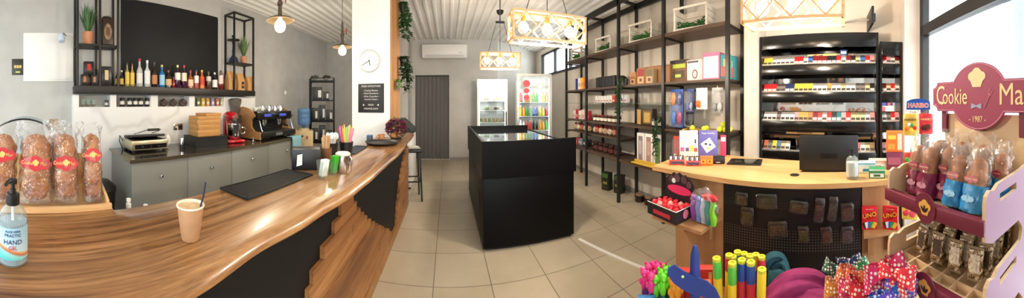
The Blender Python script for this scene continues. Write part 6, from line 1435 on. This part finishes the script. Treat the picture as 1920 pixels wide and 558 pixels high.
for i,t_ in enumerate(T):
    tr=MB().bb(-SW,SW,.0,.324,t_-.012,t_).build('tray',BIR,stand)
    MB().rb(-SW-.014,SW+.014,-.034,-.022,t_-.01,t_+.035,.003).bb(-SW,SW,-.0215,-.0005,t_-.01,t_+.03).build('front_lip',[MARO],stand)
    e=MB().at(TR(0,-.0345,t_+.022)@RX(PI/2)).prism([(.046*math.cos(q*PI/16),.05*math.sin(q*PI/16)) for q in range(32)],0,.004).build('emblem_disc',MARO,stand)
    MB().at(TR(0,-.0388,t_+.022)@RX(PI/2)).prism(hat(.052),0,.0012).build('chef_hat_emblem',GOLD2,e)
    for a in (-.7,0,.7): MB().at(TR(0,-.0402,t_+.008)@RX(PI/2)@RZ(-a)@TR(0,.013,0)).prism([(.0045*math.cos(q*PI/6),.012*math.sin(q*PI/6)) for q in range(12)],0,.0006).build('leaf_emblem',DKB,e)
# divided tray on the middle tier
mb=MB()
for x in [-.2+.0667*k for k in range(7)]: mb.bb(x-.003,x+.003,.0,.32,T[1]+.0005,T[1]+.03)
for y in (.003,.05,.30): mb.bb(-.2,.2,y-.003,y+.003,T[1]+.0006,T[1]+.0295)
mb.build('divider_grid',BIR,stand)
MB().bb(-.19,-.06,-.003,.0005,T[1]+.004,T[1]+.026).bb(.02,.17,-.003,.0005,T[1]+.004,T[1]+.026).islands('yellow_strip',mat('yellow_tape',(222,190,60),.5),stand)
# sign
sb=[]; Rr,q,c,hw=.146,.069,.028,.255
def arcp(cx,cy,r,a0,a1,k=6): return [(cx+r*math.cos(a0+(a1-a0)*i/k),cy+r*math.sin(a0+(a1-a0)*i/k)) for i in range(k+1)]
def signpoly(Rr,q,c,hw):
    a=math.asin((q+.0)/Rr)
    return arcp(0,0,Rr,a,PI-a,24)+arcp(-hw,q,c,0,-PI/2)+arcp(-hw,-q,c,PI/2,0)+arcp(0,0,Rr,PI+a,2*PI-a,24)+arcp(hw,-q,c,PI,PI/2)+arcp(hw,q,c,-PI/2,-PI)
SM=TR(0,.30,1.53)@RX(PI/2)
sg=MB().at(SM).prism(signpoly(Rr,q,c,hw),0,.012).build('sign_board',mat('sign_maroon',(146,48,84),.5),stand)
outl=signpoly(Rr-.006,q-.006,c,hw-.006)
mb=MB().at(SM); mb.tube([(x,y,.012) for x,y in outl],.0013,5,closed=True); mb.build('sign_line',mat('pink_line',(222,160,190),.5),sg)
SY=.30-.0126
for s,xx,sz,wd in (('C',-.205,.126,.62),('ookie',-.122,.104,.60),('Man',.182,.126,.74)):
    text(s,sz,CREAM,sg,frame((xx,SY,1.532 if s!='ookie' else 1.527),(1,0,0)),.0012,width=wd)
text('- 1987 -',.036,CREAM,sg,frame((0,SY,1.43),(1,0,0)),.001,width=.75)
MB().at(TR(-.003,SY+.0005,1.605)@RX(PI/2)).prism(hat(.085),0,.002).build('chef_hat',CREAM,sg)
MB().at(TR(-.005,SY+.0005,1.487)@RX(PI/2)).prism([(-.026,.012),(0,.003),(.026,.012),(.026,-.012),(0,-.003),(-.026,-.012)],0,.002).build('bow_tie',mat('bow_grey',(150,160,190),.5),sg)
mb=MB(); mb.bar((.035,SY-.0,1.478),(.062,SY-.0,1.535),.004,.002)
for k in (-1,0,1): mb.bar((.062+.006*k-.002,SY,1.535-.003*k),(.07+.007*k,SY,1.56-.003*k),.0025,.002)
mb.bar((.054,SY,1.538),(.069,SY,1.532),.003,.002); mb.build('fork',mat('fork_pink',(214,130,150),.5),sg)
for s in (-1,1): MB().bb(s*.2-.014,s*.2+.014,.306,.323,1.36,1.50).build('sign_post',MARO,stand)
MB().bb(-.02,.02,.306,.322,1.38,1.52).build('sign_bracket',MARO,stand)
# sweet bread packs
BRUN=mat('soft_bun_crust',(192,124,64),.38,0,0,9,.25,0,.5,(146,82,36))
FILM2=glass('bread_film',(250,248,246),1.7,.12,.05,(255,255,255),.9,34)
def breadpack(label,x,y,w,h,col,rzl,tilt,seed,z=T[2]+.001,group='bread packs on the top tier'):
    X,Y,_=st(x,y); t=thing('bread_pack',label,'bread',(X,Y,z+.038*math.sin(tilt)),SA+rzl,group); M=RX(-tilt)
    lean(loafmesh(w*.42,.029,h*.84,seed,3),M).build('loaf',BRUN,t,80)
    lean(bagmesh(w*.5,.034,h*.84,1.02,seed,24,18,.045),M).build('bag',FILM2,t,80)
    # printed lower sleeve
    sl=bagmesh(w*.505,.0355,h*.84,1.0,seed,24,18,.045); keep=int(18*.40); vs=sl.v[:24*(keep+1)]; fs=[f for f in sl.f if max(f)<len(vs)]
    s2=MB(); s2.v=[M@(Vector((v.x*1.02,v.y*1.03,v.z+.0005))) for v in vs]; s2.f=fs; s2.mi=[0]*len(fs); sv=s2.build('printed_sleeve',mat('sleeve',col,.4,0,.12,60),t,80)
    lt=tuple(min(255,int(v*.6+110)) for v in col)
    pr=MB().at(M@TR(0,-.0385,h*.2)@RX(PI/2)).prism(badge(w*.6,h*.11),0,.0006).build('sleeve_print',mat('sleeve_light',lt,.5),sv)
    stk=MB().at(M@TR(0,-.0365,h*.5)@RX(PI/2)).prism(badge(w*.68,h*.12),0,.0008).build('sticker',mat('sleeve_sticker',(150,40,70),.4),t)
    text('Cookie Man',w*.11,CREAM,stk,M@frame((0,-.0376,h*.5),(1,0,0)),.0003)
    return t
MR=(120,30,66); BL2=(40,130,190)
breadpack('bagged bun with maroon sleeve at the outer end of the top tier',-.158,.075,.072,.225,MR,.1,.18,21)
breadpack('bagged bun with maroon sleeve, second from the outer end of the top tier',-.095,.07,.08,.225,MR,.03,.2,22)
breadpack('bagged bun with maroon sleeve next to the first blue-sleeved bun',-.03,.11,.07,.23,MR,-.05,.16,23)
breadpack('bagged bun with blue sleeve, first one of the blue row on the top tier',.045,.06,.08,.205,BL2,.0,.3,24)
breadpack('bagged bun with blue sleeve, second of the blue row, leaning over the lip',.125,.055,.085,.205,BL2,-.05,.3,25)
breadpack('bagged bun with blue sleeve at the mauve side panel of the top tier',.162,.175,.06,.21,BL2,-.12,.2,26)
breadpack('bagged bun standing behind the maroon-sleeved row at the gummy bag side',-.14,.19,.08,.24,MR,.05,.12,27)
breadpack('bagged bun standing behind the maroon and blue rows under the sign disc',-.04,.21,.08,.24,MR,0,.12,28)
breadpack('bagged bun standing behind the blue-sleeved pair near the back board',.07,.21,.085,.235,BL2,.02,.12,29)
# grain bars on the middle tier
m,nt,out=newmat('grain_bar_wrap'); v=coords(nt); f=noise(nt,v,70,3,.6,1); cc=ramp(nt,[(.36,lin((58,42,30))),(.46,lin((124,98,70))),(.55,lin((176,152,116))),(.63,lin((232,224,208)))],f); p=prin(nt,(1,1,1,1),.25); nt.links.new(cc,p.inputs['Base Color']); bumpn(nt,p,f,.4,.005); nt.links.new(p.outputs[0],out.inputs[0]); WRAP=m
k=0
def gbar(x,y,z,lab,rz=0,tl=.22,grp='grain bars on the middle tier',h=.125):
    X,Y,_=st(x,y); z=z+.01*math.sin(tl); t=thing('grain_bar',lab,'snack bar',(X,Y,z),SA+rz,grp); M=RX(-tl)
    lean(MB().rb(-.026,.026,-.009,.009,.008,h-.008,.005),M).build('bar',WRAP,t); 
    for za in (h-.0081,0): lean(MB().bb(-.027,.027,-.0012,.0012,za,za+.0081),M).build('crimped_seal',mat('seal',(150,136,110),.3,.3),t)
    lb=lean(MB().bb(-.018,.018,-.0102,-.0092,.03,.085),M).build('label',mat('bar_label',(70,54,42) if R.random()<.6 else (206,196,180),.5,0,.4,90),t); return t
protog=None
for j in range(6):
    for i in range(4):
        x=-.135+.085*i+.016*(j%2); y=.078+.038*j
        lab='seeded grain bar on the middle tier, %s row, %s from the outer side'%(ORD[j],ORD[i])
        gbar(x,y,T[1]+.031,lab,R.uniform(-.2,.2),.2,h=.108)
for i in range(4): gbar(-.14+.09*i,.12,T[0]+.001,'seeded grain bar on the tier below the middle one, %s from the outer side'%ORD[i],R.uniform(-.2,.2),.3,'grain bars on the lowest visible tier',.15)
# gummy bag rack behind the stand
hx_,hy_=1.51,-.352
t=thing('gummy_stand','slim white floor stand with a blue header card for gummy bags, behind the bread stand','display stand',(hx_,hy_,0),face(hx_,hy_))
MB().lathe([(.072,0),(.072,.015),(.02,.03)],n=24).build('base',WHITE,t); MB().cyl(0,.03,.02,1.47,.012,n=12).build('pole',WHITE,t)
MB().at(TR(0,.012,1.49)@RX(PI/2)).prism([(-.072,-.03),(.072,-.03),(.07,.02)]+[(.05*math.cos(q*PI/10)*1.2,.02+.016*math.sin(q*PI/10)) for q in range(1,10)]+[(-.07,.02)],0,.006).build('header_card',mat('header_blue',(30,80,170),.4),t)
text('HARIBO',.036,WHITE,t,frame((0,.0055,1.485),(1,0,0)),.0006,width=.95,off=.0022); text('HARIBO',.036,mat('header_red',(214,40,50),.4),t,frame((0,.0046,1.485),(1,0,0)),.0006,width=.95)
for z in (1.445,1.22,1.0):
    mb=MB(); 
    for s in (-1,1): mb.tube([(0,.03,z),(.045*s,.03,z),(.045*s,-.05,z),(.045*s,-.055,z+.012)],.0025,6)
    mb.islands('hook_arm',STEEL,t)
def gbag(label,lx,ly,ztop,w,h,col,txt,tc,pics):
    a=face(hx_,hy_); X=hx_+lx*math.cos(a)-ly*math.sin(a); Y=hy_+lx*math.sin(a)+ly*math.cos(a)
    b=thing('gummy_bag',label,'candy bag',(X,Y,ztop-h),a,'gummy bags on the slim stand')
    MB().sph(0,0,h/2,w/2,.014,h/2,18,12,lambda q:(1/max(abs(q.x),abs(q.z),.7)) if abs(q.y)<.9 else 1).build('bag',mat('gummy',col,.25,0,.1,40),b,40)
    if txt: text(txt,w*.22,mat('gum_ink',tc,.4),b,frame((0,-.0205,h*.72),(1,0,0)),.0008)
    for (u,v,r,c) in pics: MB().sph(u*w,-.0135,v*h,r,.006,r,10,6).build('sweet_print',mat('sweet',c,.3),b)
sw=[(-.25,.3,.014,(240,120,40)),(.05,.25,.016,(250,210,60)),(.28,.35,.014,(220,40,50)),(.1,.45,.013,(80,160,60)),(-.1,.5,.012,(240,240,230))]
gbag('golden gummy bag under the blue header card, on its near hook',-.045,-.045,1.44,.085,.125,(226,190,90),'HARIBO',(30,30,30),sw)
gbag('red gummy bag under the blue header card, next to the bread sign',.045,-.03,1.44,.08,.12,(214,60,70),'HARIBO',(246,220,180),[(0,.3,.02,(90,30,30)),(.2,.35,.018,(110,40,36)),(-.2,.32,.017,(80,30,34))])
gbag('multicoloured gummy bag on the lower hook behind the outer bread pack',-.045,-.04,1.215,.085,.13,(196,70,60),None,None,[(-.2,.7,.018,(80,170,70)),(.15,.6,.016,(240,200,60)),(0,.35,.018,(60,90,190)),(.25,.8,.014,(240,240,236))])
gbag('yellow and pink bag of crinkled sweets hanging low behind the top tier lip',-.045,-.045,.995,.10,.16,(232,200,80),None,None,[(-.25,.25,.02,(220,70,90)),(.1,.2,.022,(226,90,110)),(.3,.3,.018,(230,120,60)),(0,.6,.02,(240,220,110))])
d=1.86; x,y=d*math.sin(th(1677)),d*math.cos(th(1677))
sbox('maroon_sweet_box','maroon sweet box on the desk under the orange one','sweet box',x,y,DZ,.11,.125,.09,(110,40,70),None,face(x,y),0,[(.1,.9,.3,.7,(150,80,100))])
sbox('orange_sweet_box','bright orange sweet box stacked on the maroon one beside the gummy stand','sweet box',x,y,DZ+.126,.115,.14,.09,(232,110,40),None,face(x,y),0,[(.12,.6,.62,.82,(250,190,80)),(.68,.95,.1,.9,(206,196,180)),(.1,.55,.12,.4,(246,140,60))])
# ---------------------------------------------------------------- low bench of toys in front of the desk
BZ=.42
bench=thing('toy_bench','low wooden bench holding the toys in front of the checkout desk','bench',(1.2,.38,0))
MB().at(TR(-1.2,-.38,0)).prism([(1.34,1.1),(1.34,-.02),(1.05,-.05),(.80,-.21),(.72,-.10),(.80,.1),(.80,1.1)],BZ-.03,BZ).build('bench_top',SIDEW,bench)
for sx in (-.35,.10):
    for sy in (-.26,.66): MB().bb(sx-.02,sx+.02,sy-.02,sy+.02,0,BZ-.0305).build('leg',SIDEW,bench)
def pz_(px,py,d): a=th(px); return d*math.sin(a),d*math.cos(a),EYE-(py-HY)*d/F
# bear-topped bubble tubes
def bear(lab,px,py,d,c,tc,grp):
    x,y,z=pz_(px,py,d); H=z-BZ
    t=thing('bubble_tube',lab,'toy',(x,y,BZ+.001),face(x,y)+R.uniform(-.5,.5),grp); cm=mat('bear_plastic',c,.3)
    MB().lathe([(.0125,0),(.0145,.004),(.0145,H-.12),(.012,H-.115)],n=14).build('tube',mat('tube_tint',tc,.3),t)
    b=MB().sph(0,0,H-.082,.019,.017,.038,14,9).sph(0,0,H-.03,.02,.019,.02,14,9).sph(-.015,0,H-.01,.008,.005,.009,8,6).sph(.015,0,H-.01,.008,.005,.009,8,6).sph(-.02,-.006,H-.07,.008,.008,.016,8,6).sph(.02,-.006,H-.07,.008,.008,.016,8,6)
    b.build('bear_top',cm,t); MB().sph(0,-.019,H-.035,.008,.007,.007,8,6).build('muzzle',cm,t)
for i,(px,py,d) in enumerate(((1208,500,1.36),(1216,490,1.40),(1225,487,1.44),(1234,489,1.40),(1243,490,1.46),(1221,506,1.30))): bear('pink bear-topped bubble tube in the toy heap, %s from the open floor'%ORD[i],px,py,d,(232,60,140),(110,60,140),'pink bear tubes')
for i,(px,py,d) in enumerate(((1230,512,1.30),(1243,508,1.26),(1250,495,1.34),(1257,500,1.28),(1240,500,1.34))): bear('lime green bear-topped bubble tube in the toy heap, %s from the pink ones'%ORD[i],px,py,d,(110,216,50),(30,90,80),'green bear tubes')
for i,(px,py,d) in enumerate(((1261,516,1.24),(1271,513,1.22))): bear('orange bear-topped bubble tube %s'%('next to the green ones' if i==0 else 'under the blue glider wing'),px,py,d,(240,160,40),(60,50,40),'orange bear tubes')
x,y,z=pz_(1212,548,1.27); sbox('blue_tube_carton','small blue carton at the floor end of the toy heap','carton',x,y,BZ,.09,.14,.03,(50,120,180),None,face(x,y),0,[(.1,.9,.5,.9,(90,160,210)),(.3,.7,.6,.8,(230,236,240))])
# blue foam glider
gx_,gy_,gz_=pz_(1303,557,1.07)
t=thing('foam_glider','blue foam glider plane standing nose up among the toys','toy plane',(gx_,gy_,BZ+.001),face(gx_,gy_)+.05)
BF=mat('blue_foam',(34,56,128),.55,0,.08,30,.1)
zt=1.5-(460-HY)*1.07/F-BF.__hash__()*0-BZ
MB().lathe([(.0,0),(.014,.02),(.018,zt*.35),(.022,zt*.75),(.018,zt*.93),(.008,zt),(0,zt+.002)],n=16,sy=.7).build('fuselage',BF,t)
wz=zt*.66; Pw=[(-.112,.062),(-.11,.085),(-.085,.10),(-.04,.07),(0,.052),(.05,.03),(.085,-.005),(.11,-.06),(.112,-.085),(.10,-.08),(.07,-.045),(.03,-.03),(0,-.022),(-.05,-.0),(-.09,.03)]
MB().at(TR(0,-.014,wz)@RX(PI/2)).prism(Pw,-.004,.004).build('wing',BF,t); MB().at(TR(0,-.004,.07)@RX(PI/2)).prism([(-.05,.02),(.05,.0),(.05,-.025),(-.05,-.0)],-.003,.003).build('tail_plane',BF,t); MB().bb(-.002,.002,0,.05,.02,.08).build('tail_fin',BF,t)
for a,b in ((-.05,.055),(.075,-.05)): MB().sph(a,-.02,wz+b,.006,.003,.006,8,6).build('sticker_dot',mat('dot_yellow',(220,220,150),.4),t)
# red and orange toy cartons behind the glider
for i,(px,py,d,w,c,lab) in enumerate(((1284,505,1.30,.075,(200,50,44),'red toy carton behind the floor-side wing of the blue glider'),(1322,500,1.30,.085,(196,60,50),'dark red toy carton behind the desk-side wing of the blue glider'),(1318,528,1.18,.07,(226,100,50),'orange toy carton between the glider and the foam tubes'))):
    x,y,z=pz_(px,py,d); sbox('toy_carton',lab,'toy box',x,y,BZ,w,z-BZ,.04,c,None,face(x,y),0,[(.1,.3,.1,.8,tuple(int(v*.7) for v in c)),(.45,.6,.1,.8,tuple(int(v*.75) for v in c)),(.7,.9,.7,.95,(226,200,150))])
# foam tubes
def ftube(lab,px,py,d,ca,cb,split,grp,lean_=0):
    x,y,z=pz_(px,py,d); H=z-BZ; t=thing('foam_tube',lab,'toy',(x,y,BZ+.001),face(x,y)+R.uniform(-.3,.3),grp); s=H*split; M=RY(lean_)
    lean(MB().lathe([(.017,0),(.019,.004),(.019,s)],n=16),M).build('lower_sleeve',mat('foam',cb,.55),t); lean(MB().lathe([(.0192,s),(.0192,H-.014),(.017,H-.01)],n=16),M).build('upper_sleeve',mat('foam',ca,.55),t); lean(MB().lathe([(.0185,H-.0135),(.0185,H),(.009,H),(.009,H-.004),(0,H-.004)],n=12),M).build('end_cap',mat('foam',(206,200,50),.5),t)
FG,FYe,FB,FR=(90,180,60),(236,200,40),(36,72,150),(196,44,60)
ftube('green and yellow foam tube beside the blue glider',1352,483,1.15,FG,FYe,.79,'foam tubes',-.05)
ftube('green and yellow foam tube second from the glider',1373,492,1.10,FG,FYe,.79,'foam tubes')
ftube('blue and red foam tube beside the green ones',1391,486,1.12,FB,FR,.79,'foam tubes')
ftube('blue and red foam tube before the yellow one',1408,490,1.10,FB,FR,.79,'foam tubes')
ftube('yellow foam tube at the scarf end of the bundle, shortest of all',1423,504,1.06,FYe,FYe,.3,'foam tubes',.03)
for i,(px,py,ca) in enumerate(((1367,477,FR),(1383,471,FB),(1374,480,FG),(1395,474,FR),(1406,478,FB),(1417,476,FYe),(1428,480,FR))): ftube('foam tube standing in the back row of the bundle, %s from the glider'%ORD[i],px,py,1.24+.03*(i%2),ca,[FYe,FR,FB][i%3],.8,'foam tubes in the back row')
# scarves
def scarf(label,px,d,w,h,c,seed,z0=BZ,folds=7):
    x,y,_=pz_(px,500,d); rr=random.Random(seed); o=Vector((rr.uniform(0,50),rr.uniform(0,50),rr.uniform(0,50)))
    cm=mat('scarf_cloth',c,.85,0,.12,30,.25)
    t=thing('scarf',label,'scarf',(x,y,z0+.001),face(x,y))
    def lap(k,u0,hh,yy,r0,sk):
        vs=[];fs=[];m_=40;n=40; pts=[]
        for i in range(m_+1):
            u=-1+2*i/m_; pts.append(Vector((w*.86*u+.012*math.sin(3*u+k),yy+.018*math.sin(2.2*u+k*1.7),.03+hh*max(0,1-abs(u-sk)**2.2*(1 if u<sk else 1))**.6*.9)))
        for i,p in enumerate(pts):
            tg=(pts[min(i+1,m_)]-pts[max(0,i-1)]).normalized(); A=Vector((0,1,0)); A=(A-tg*A.dot(tg)).normalized(); B=tg.cross(A)
            e=min(1,(i+.4)/4,(m_-i+.4)/4)**.5
            for j in range(n):
                q=2*PI*j/n; z_=mnoise.noise(Vector((math.cos(q)*2.6,math.sin(q)*2.6,i*.045+k*5))+o)+.5*mnoise.noise(Vector((math.cos(q)*7,math.sin(q)*7,i*.06))+o*2)
                r=r0*e*(1+.30*z_+.12*math.sin(k+i*.15)); v=p+A*r*1.25*math.cos(q)+B*r*math.sin(q); vs.append((v.x,v.y,max(.001,v.z)))
        for i in range(m_):
            for j in range(n): j2=(j+1)%n; fs.append((i*n+j,i*n+j2,(i+1)*n+j2,(i+1)*n+j))
        fs.append(tuple(range(n-1,-1,-1))); fs.append(tuple(m_*n+j for j in range(n))); return vs,fs
    mb=MB(); r0=w*.30
    for k in range(5): mb.add(*lap(k,0,(h-r0-.03)*(1-.16*k)*1.05,w*(.55-.30*k),r0*(1+.1*math.sin(k*2+seed)),.25*math.sin(k*1.3+seed)))
    mb.add([(w*.8*math.cos(q*PI/8),w*.5*math.sin(q*PI/8),.001) for q in range(16)]+[(w*.62*math.cos(q*PI/8),w*.38*math.sin(q*PI/8),h*.72) for q in range(16)],[tuple(range(15,-1,-1)),tuple(range(16,32))]+[(q,(q+1)%16,16+(q+1)%16,16+q) for q in range(16)])
    mb.build('folds',cm,t,180)
    mb=MB()
    for q in range(9): mb.tube([(-.5*w+.12*w*q+.006*math.sin(v*3+q),-w*1.02-.004*v,.055-.0065*v) for v in range(8)],.0018,5)
    mb.build('fringe',cm,t,80); return t
scarf('dark teal scarf bunched at the back between the foam tubes and the magenta one',1456,1.37,.075,.29,(24,74,86),31)
scarf('large magenta purple scarf piled on the bench',1494,1.12,.175,.30,(136,34,90),32)
scarf('bright orange scarf bunched in front of the magenta pile',1486,.88,.055,.335,(236,84,40),33)
scarf('wine red scarf between the magenta pile and the dotted ribbons',1592,.98,.06,.2,(140,30,60),34)
# polka-dot ribbon bows
def dots(c):
    k=('dots',c)
    if k in MC: return MC[k]
    m,nt,out=newmat('polka_dot_ribbon'); v=coords(nt); vo=nt.nodes.new('ShaderNodeTexVoronoi'); vo.inputs['Scale'].default_value=75; vo.inputs['Randomness'].default_value=.15; nt.links.new(v,vo.inputs['Vector'])
    cc=ramp(nt,[(.34,lin((246,236,232))),(.40,lin(c))],vo.outputs['Distance']); p=prin(nt,(1,1,1,1),.5); nt.links.new(cc,p.inputs['Base Color']); nt.links.new(p.outputs[0],out.inputs[0]); MC[k]=m; return m
def bow(label,px,py,d,c,s,seed):
    x,y,z=pz_(px,py,d); rr=random.Random(seed); t=thing('ribbon_bow',label,'bow',(x,y,z),face(x,y)+rr.uniform(-.6,.6),'polka-dot bows on the bench'); ro=rr.uniform(-.5,.5)
    for sg_ in (-1,1):
        vs=[];fs=[];n=20;w=.028*s
        for i in range(n+1):
            u=i/n; a=PI*2*u; X=sg_*(.055*s*(1-math.cos(a))/2+.004); Z=.024*s*math.sin(a); 
            for k,yy in enumerate((-w*(.35+.65*(1-math.cos(a))/2),w*(.35+.65*(1-math.cos(a))/2))): vs.append((X,yy+.004*math.sin(a*2+seed),Z))
        for i in range(n): fs.append((2*i,2*i+1,2*i+3,2*i+2))
        N=len(vs); vs+=[(a_*.97,b_,c_*.93) for a_,b_,c_ in vs]; fs+=[tuple(N+q for q in f[::-1]) for f in fs]
        lean(MB().add(vs,fs),RY(ro)@RX(1.2)).build('loop',dots(c),t,80)
        pts=[(sg_*.006,0,0),(sg_*.02*s,-.01,-.03*s),(sg_*.035*s,-.014,-.07*s)]; vs=[]
        for i,(a_,b_,c_) in enumerate(pts): vs+=[(a_-.012*s,b_,c_),(a_+.014*s,b_-.003,c_),(a_-.012*s,b_+.0015,c_),(a_+.014*s,b_-.0015,c_)]
        fs=[]
        for i in range(2): q=4*i; fs+=[(q,q+1,q+5,q+4),(q+2,q+6,q+7,q+3),(q,q+4,q+6,q+2),(q+1,q+3,q+7,q+5)]
        MB().add(vs,fs).build('tail',dots(c),t,80)
    MB().sph(0,0,0,.011*s,.014*s,.013*s,12,8).build('knot',dots(c),t,80)
BOWS=[(1569,505,1.24,(40,90,70),'dark green',1.1),(1592,490,1.27,(30,50,100),'navy blue',1.0),(1606,503,1.2,(40,140,80),'bright green',1.0),(1596,525,1.1,(200,96,40),'orange brown',1.2),(1578,540,1.02,(206,130,40),'amber',1.1),(1618,520,1.05,(206,96,60),'copper red',1.2),(1642,512,1.03,(210,110,60),'pale copper',1.0),(1604,540,.99,(206,40,110),'magenta',1.1),(1662,503,.90,(206,40,100),'hot pink',1.2),(1682,512,.86,(226,40,60),'bright red',1.1),(1632,542,.93,(216,36,50),'scarlet',1.3),(1655,536,.91,(206,50,110),'rose',1.1),(1676,540,.87,(100,70,200),'violet',1.1),(1690,528,.89,(130,80,210),'lilac',1.0),(1664,548,.86,(40,100,200),'blue',1.0),(1612,552,.93,(180,30,60),'crimson',1.1)]
t=thing('bow_basket','shallow wire tray under the dotted bows at the bread stand end of the bench','tray',(.90,-.058,BZ+.001),SA); 
MB().rb(-.15,.17,-.10,.085,0,.012,.004).build('tray_floor',MARO,t); mb=MB()
mb.tube([(-.15,-.10,.1),(.17,-.10,.1),(.17,.085,.1),(-.15,.085,.1)],.004,6,closed=True)
for q in range(9): mb.tube([(-.15+.04*q,-.10,.01),(-.15+.04*q,-.10,.1)],.002,5).tube([(-.15+.04*q,.085,.01),(-.15+.04*q,.085,.1)],.002,5)
mb.build('wire_rim',STEEL,t)
for i,(px,py,d,c,nm,s) in enumerate(BOWS): bow('%s polka-dot ribbon bow in the heap beside the bread stand'%nm,px,py,d,c,s*1.05,40+i)
mm=MB().at(RZ(SA)).sph(0,0,.12,.13,.07,.105,24,14,lambda q:1+.10*math.sin(q.x*9+q.y*6)+.08*math.sin(q.y*13+q.z*5)).build('ribbon_pile',dots((190,40,60)),None,60); mm.location=(.90,-.062,BZ+.015); tag(mm,'heap of tangled red dotted ribbon underneath the separate bows','ribbon',None,'stuff')
# ---------------------------------------------------------------- light, sky, camera
def point(x,y,z,e,c,r):
    l=bpy.data.lights.new('lamp_light','POINT'); l.energy=e; l.color=c; l.shadow_soft_size=r; o=bpy.data.objects.new('lamp_light',l); o.location=(x,y,z); COL.objects.link(o)
for (x,y,z,e,c,L) in LIGHTS:
    if L>.3:
        for s in (-1,1): point(x,y,z-.16,e/2,c,.06) if s<0 else point(x,y,z+.0-.145,e/2,c,.06)
    else: point(x,y,z,e,c,.04)
wd=bpy.data.worlds.new('sky'); SC.world=wd; wd.use_nodes=True; nt=wd.node_tree; nt.nodes.clear()
bg=nt.nodes.new('ShaderNodeBackground'); bg.inputs[0].default_value=(.93,.96,1.0,1); bg.inputs[1].default_value=4.0; wo=nt.nodes.new('ShaderNodeOutputWorld'); nt.links.new(bg.outputs[0],wo.inputs[0])
cd=bpy.data.cameras.new('camera'); cam=bpy.data.objects.new('camera',cd); COL.objects.link(cam); SC.camera=cam
cam.location=(0,0,EYE); cam.rotation_euler=(PI/2,0,0)
cd.type='PANO'; cd.panorama_type='CENTRAL_CYLINDRICAL'; cd.central_cylindrical_radius=1
cd.central_cylindrical_range_u_min=-CX/F; cd.central_cylindrical_range_u_max=(1920-CX)/F
cd.central_cylindrical_range_v_min=-(558-HY)/F; cd.central_cylindrical_range_v_max=HY/F
cd.clip_start=.02; cd.clip_end=200
vs_=SC.view_settings; vs_.view_transform='Standard'; vs_.look='None'; vs_.gamma=1; vs_.use_curve_mapping=False; vs_.exposure=0.8
cy=SC.cycles; cy.use_denoising=True; cy.max_bounces=10; cy.diffuse_bounces=5; cy.glossy_bounces=5; cy.transmission_bounces=6; cy.transparent_max_bounces=24; cy.caustics_reflective=False; cy.caustics_refractive=False; cy.sample_clamp_indirect=6
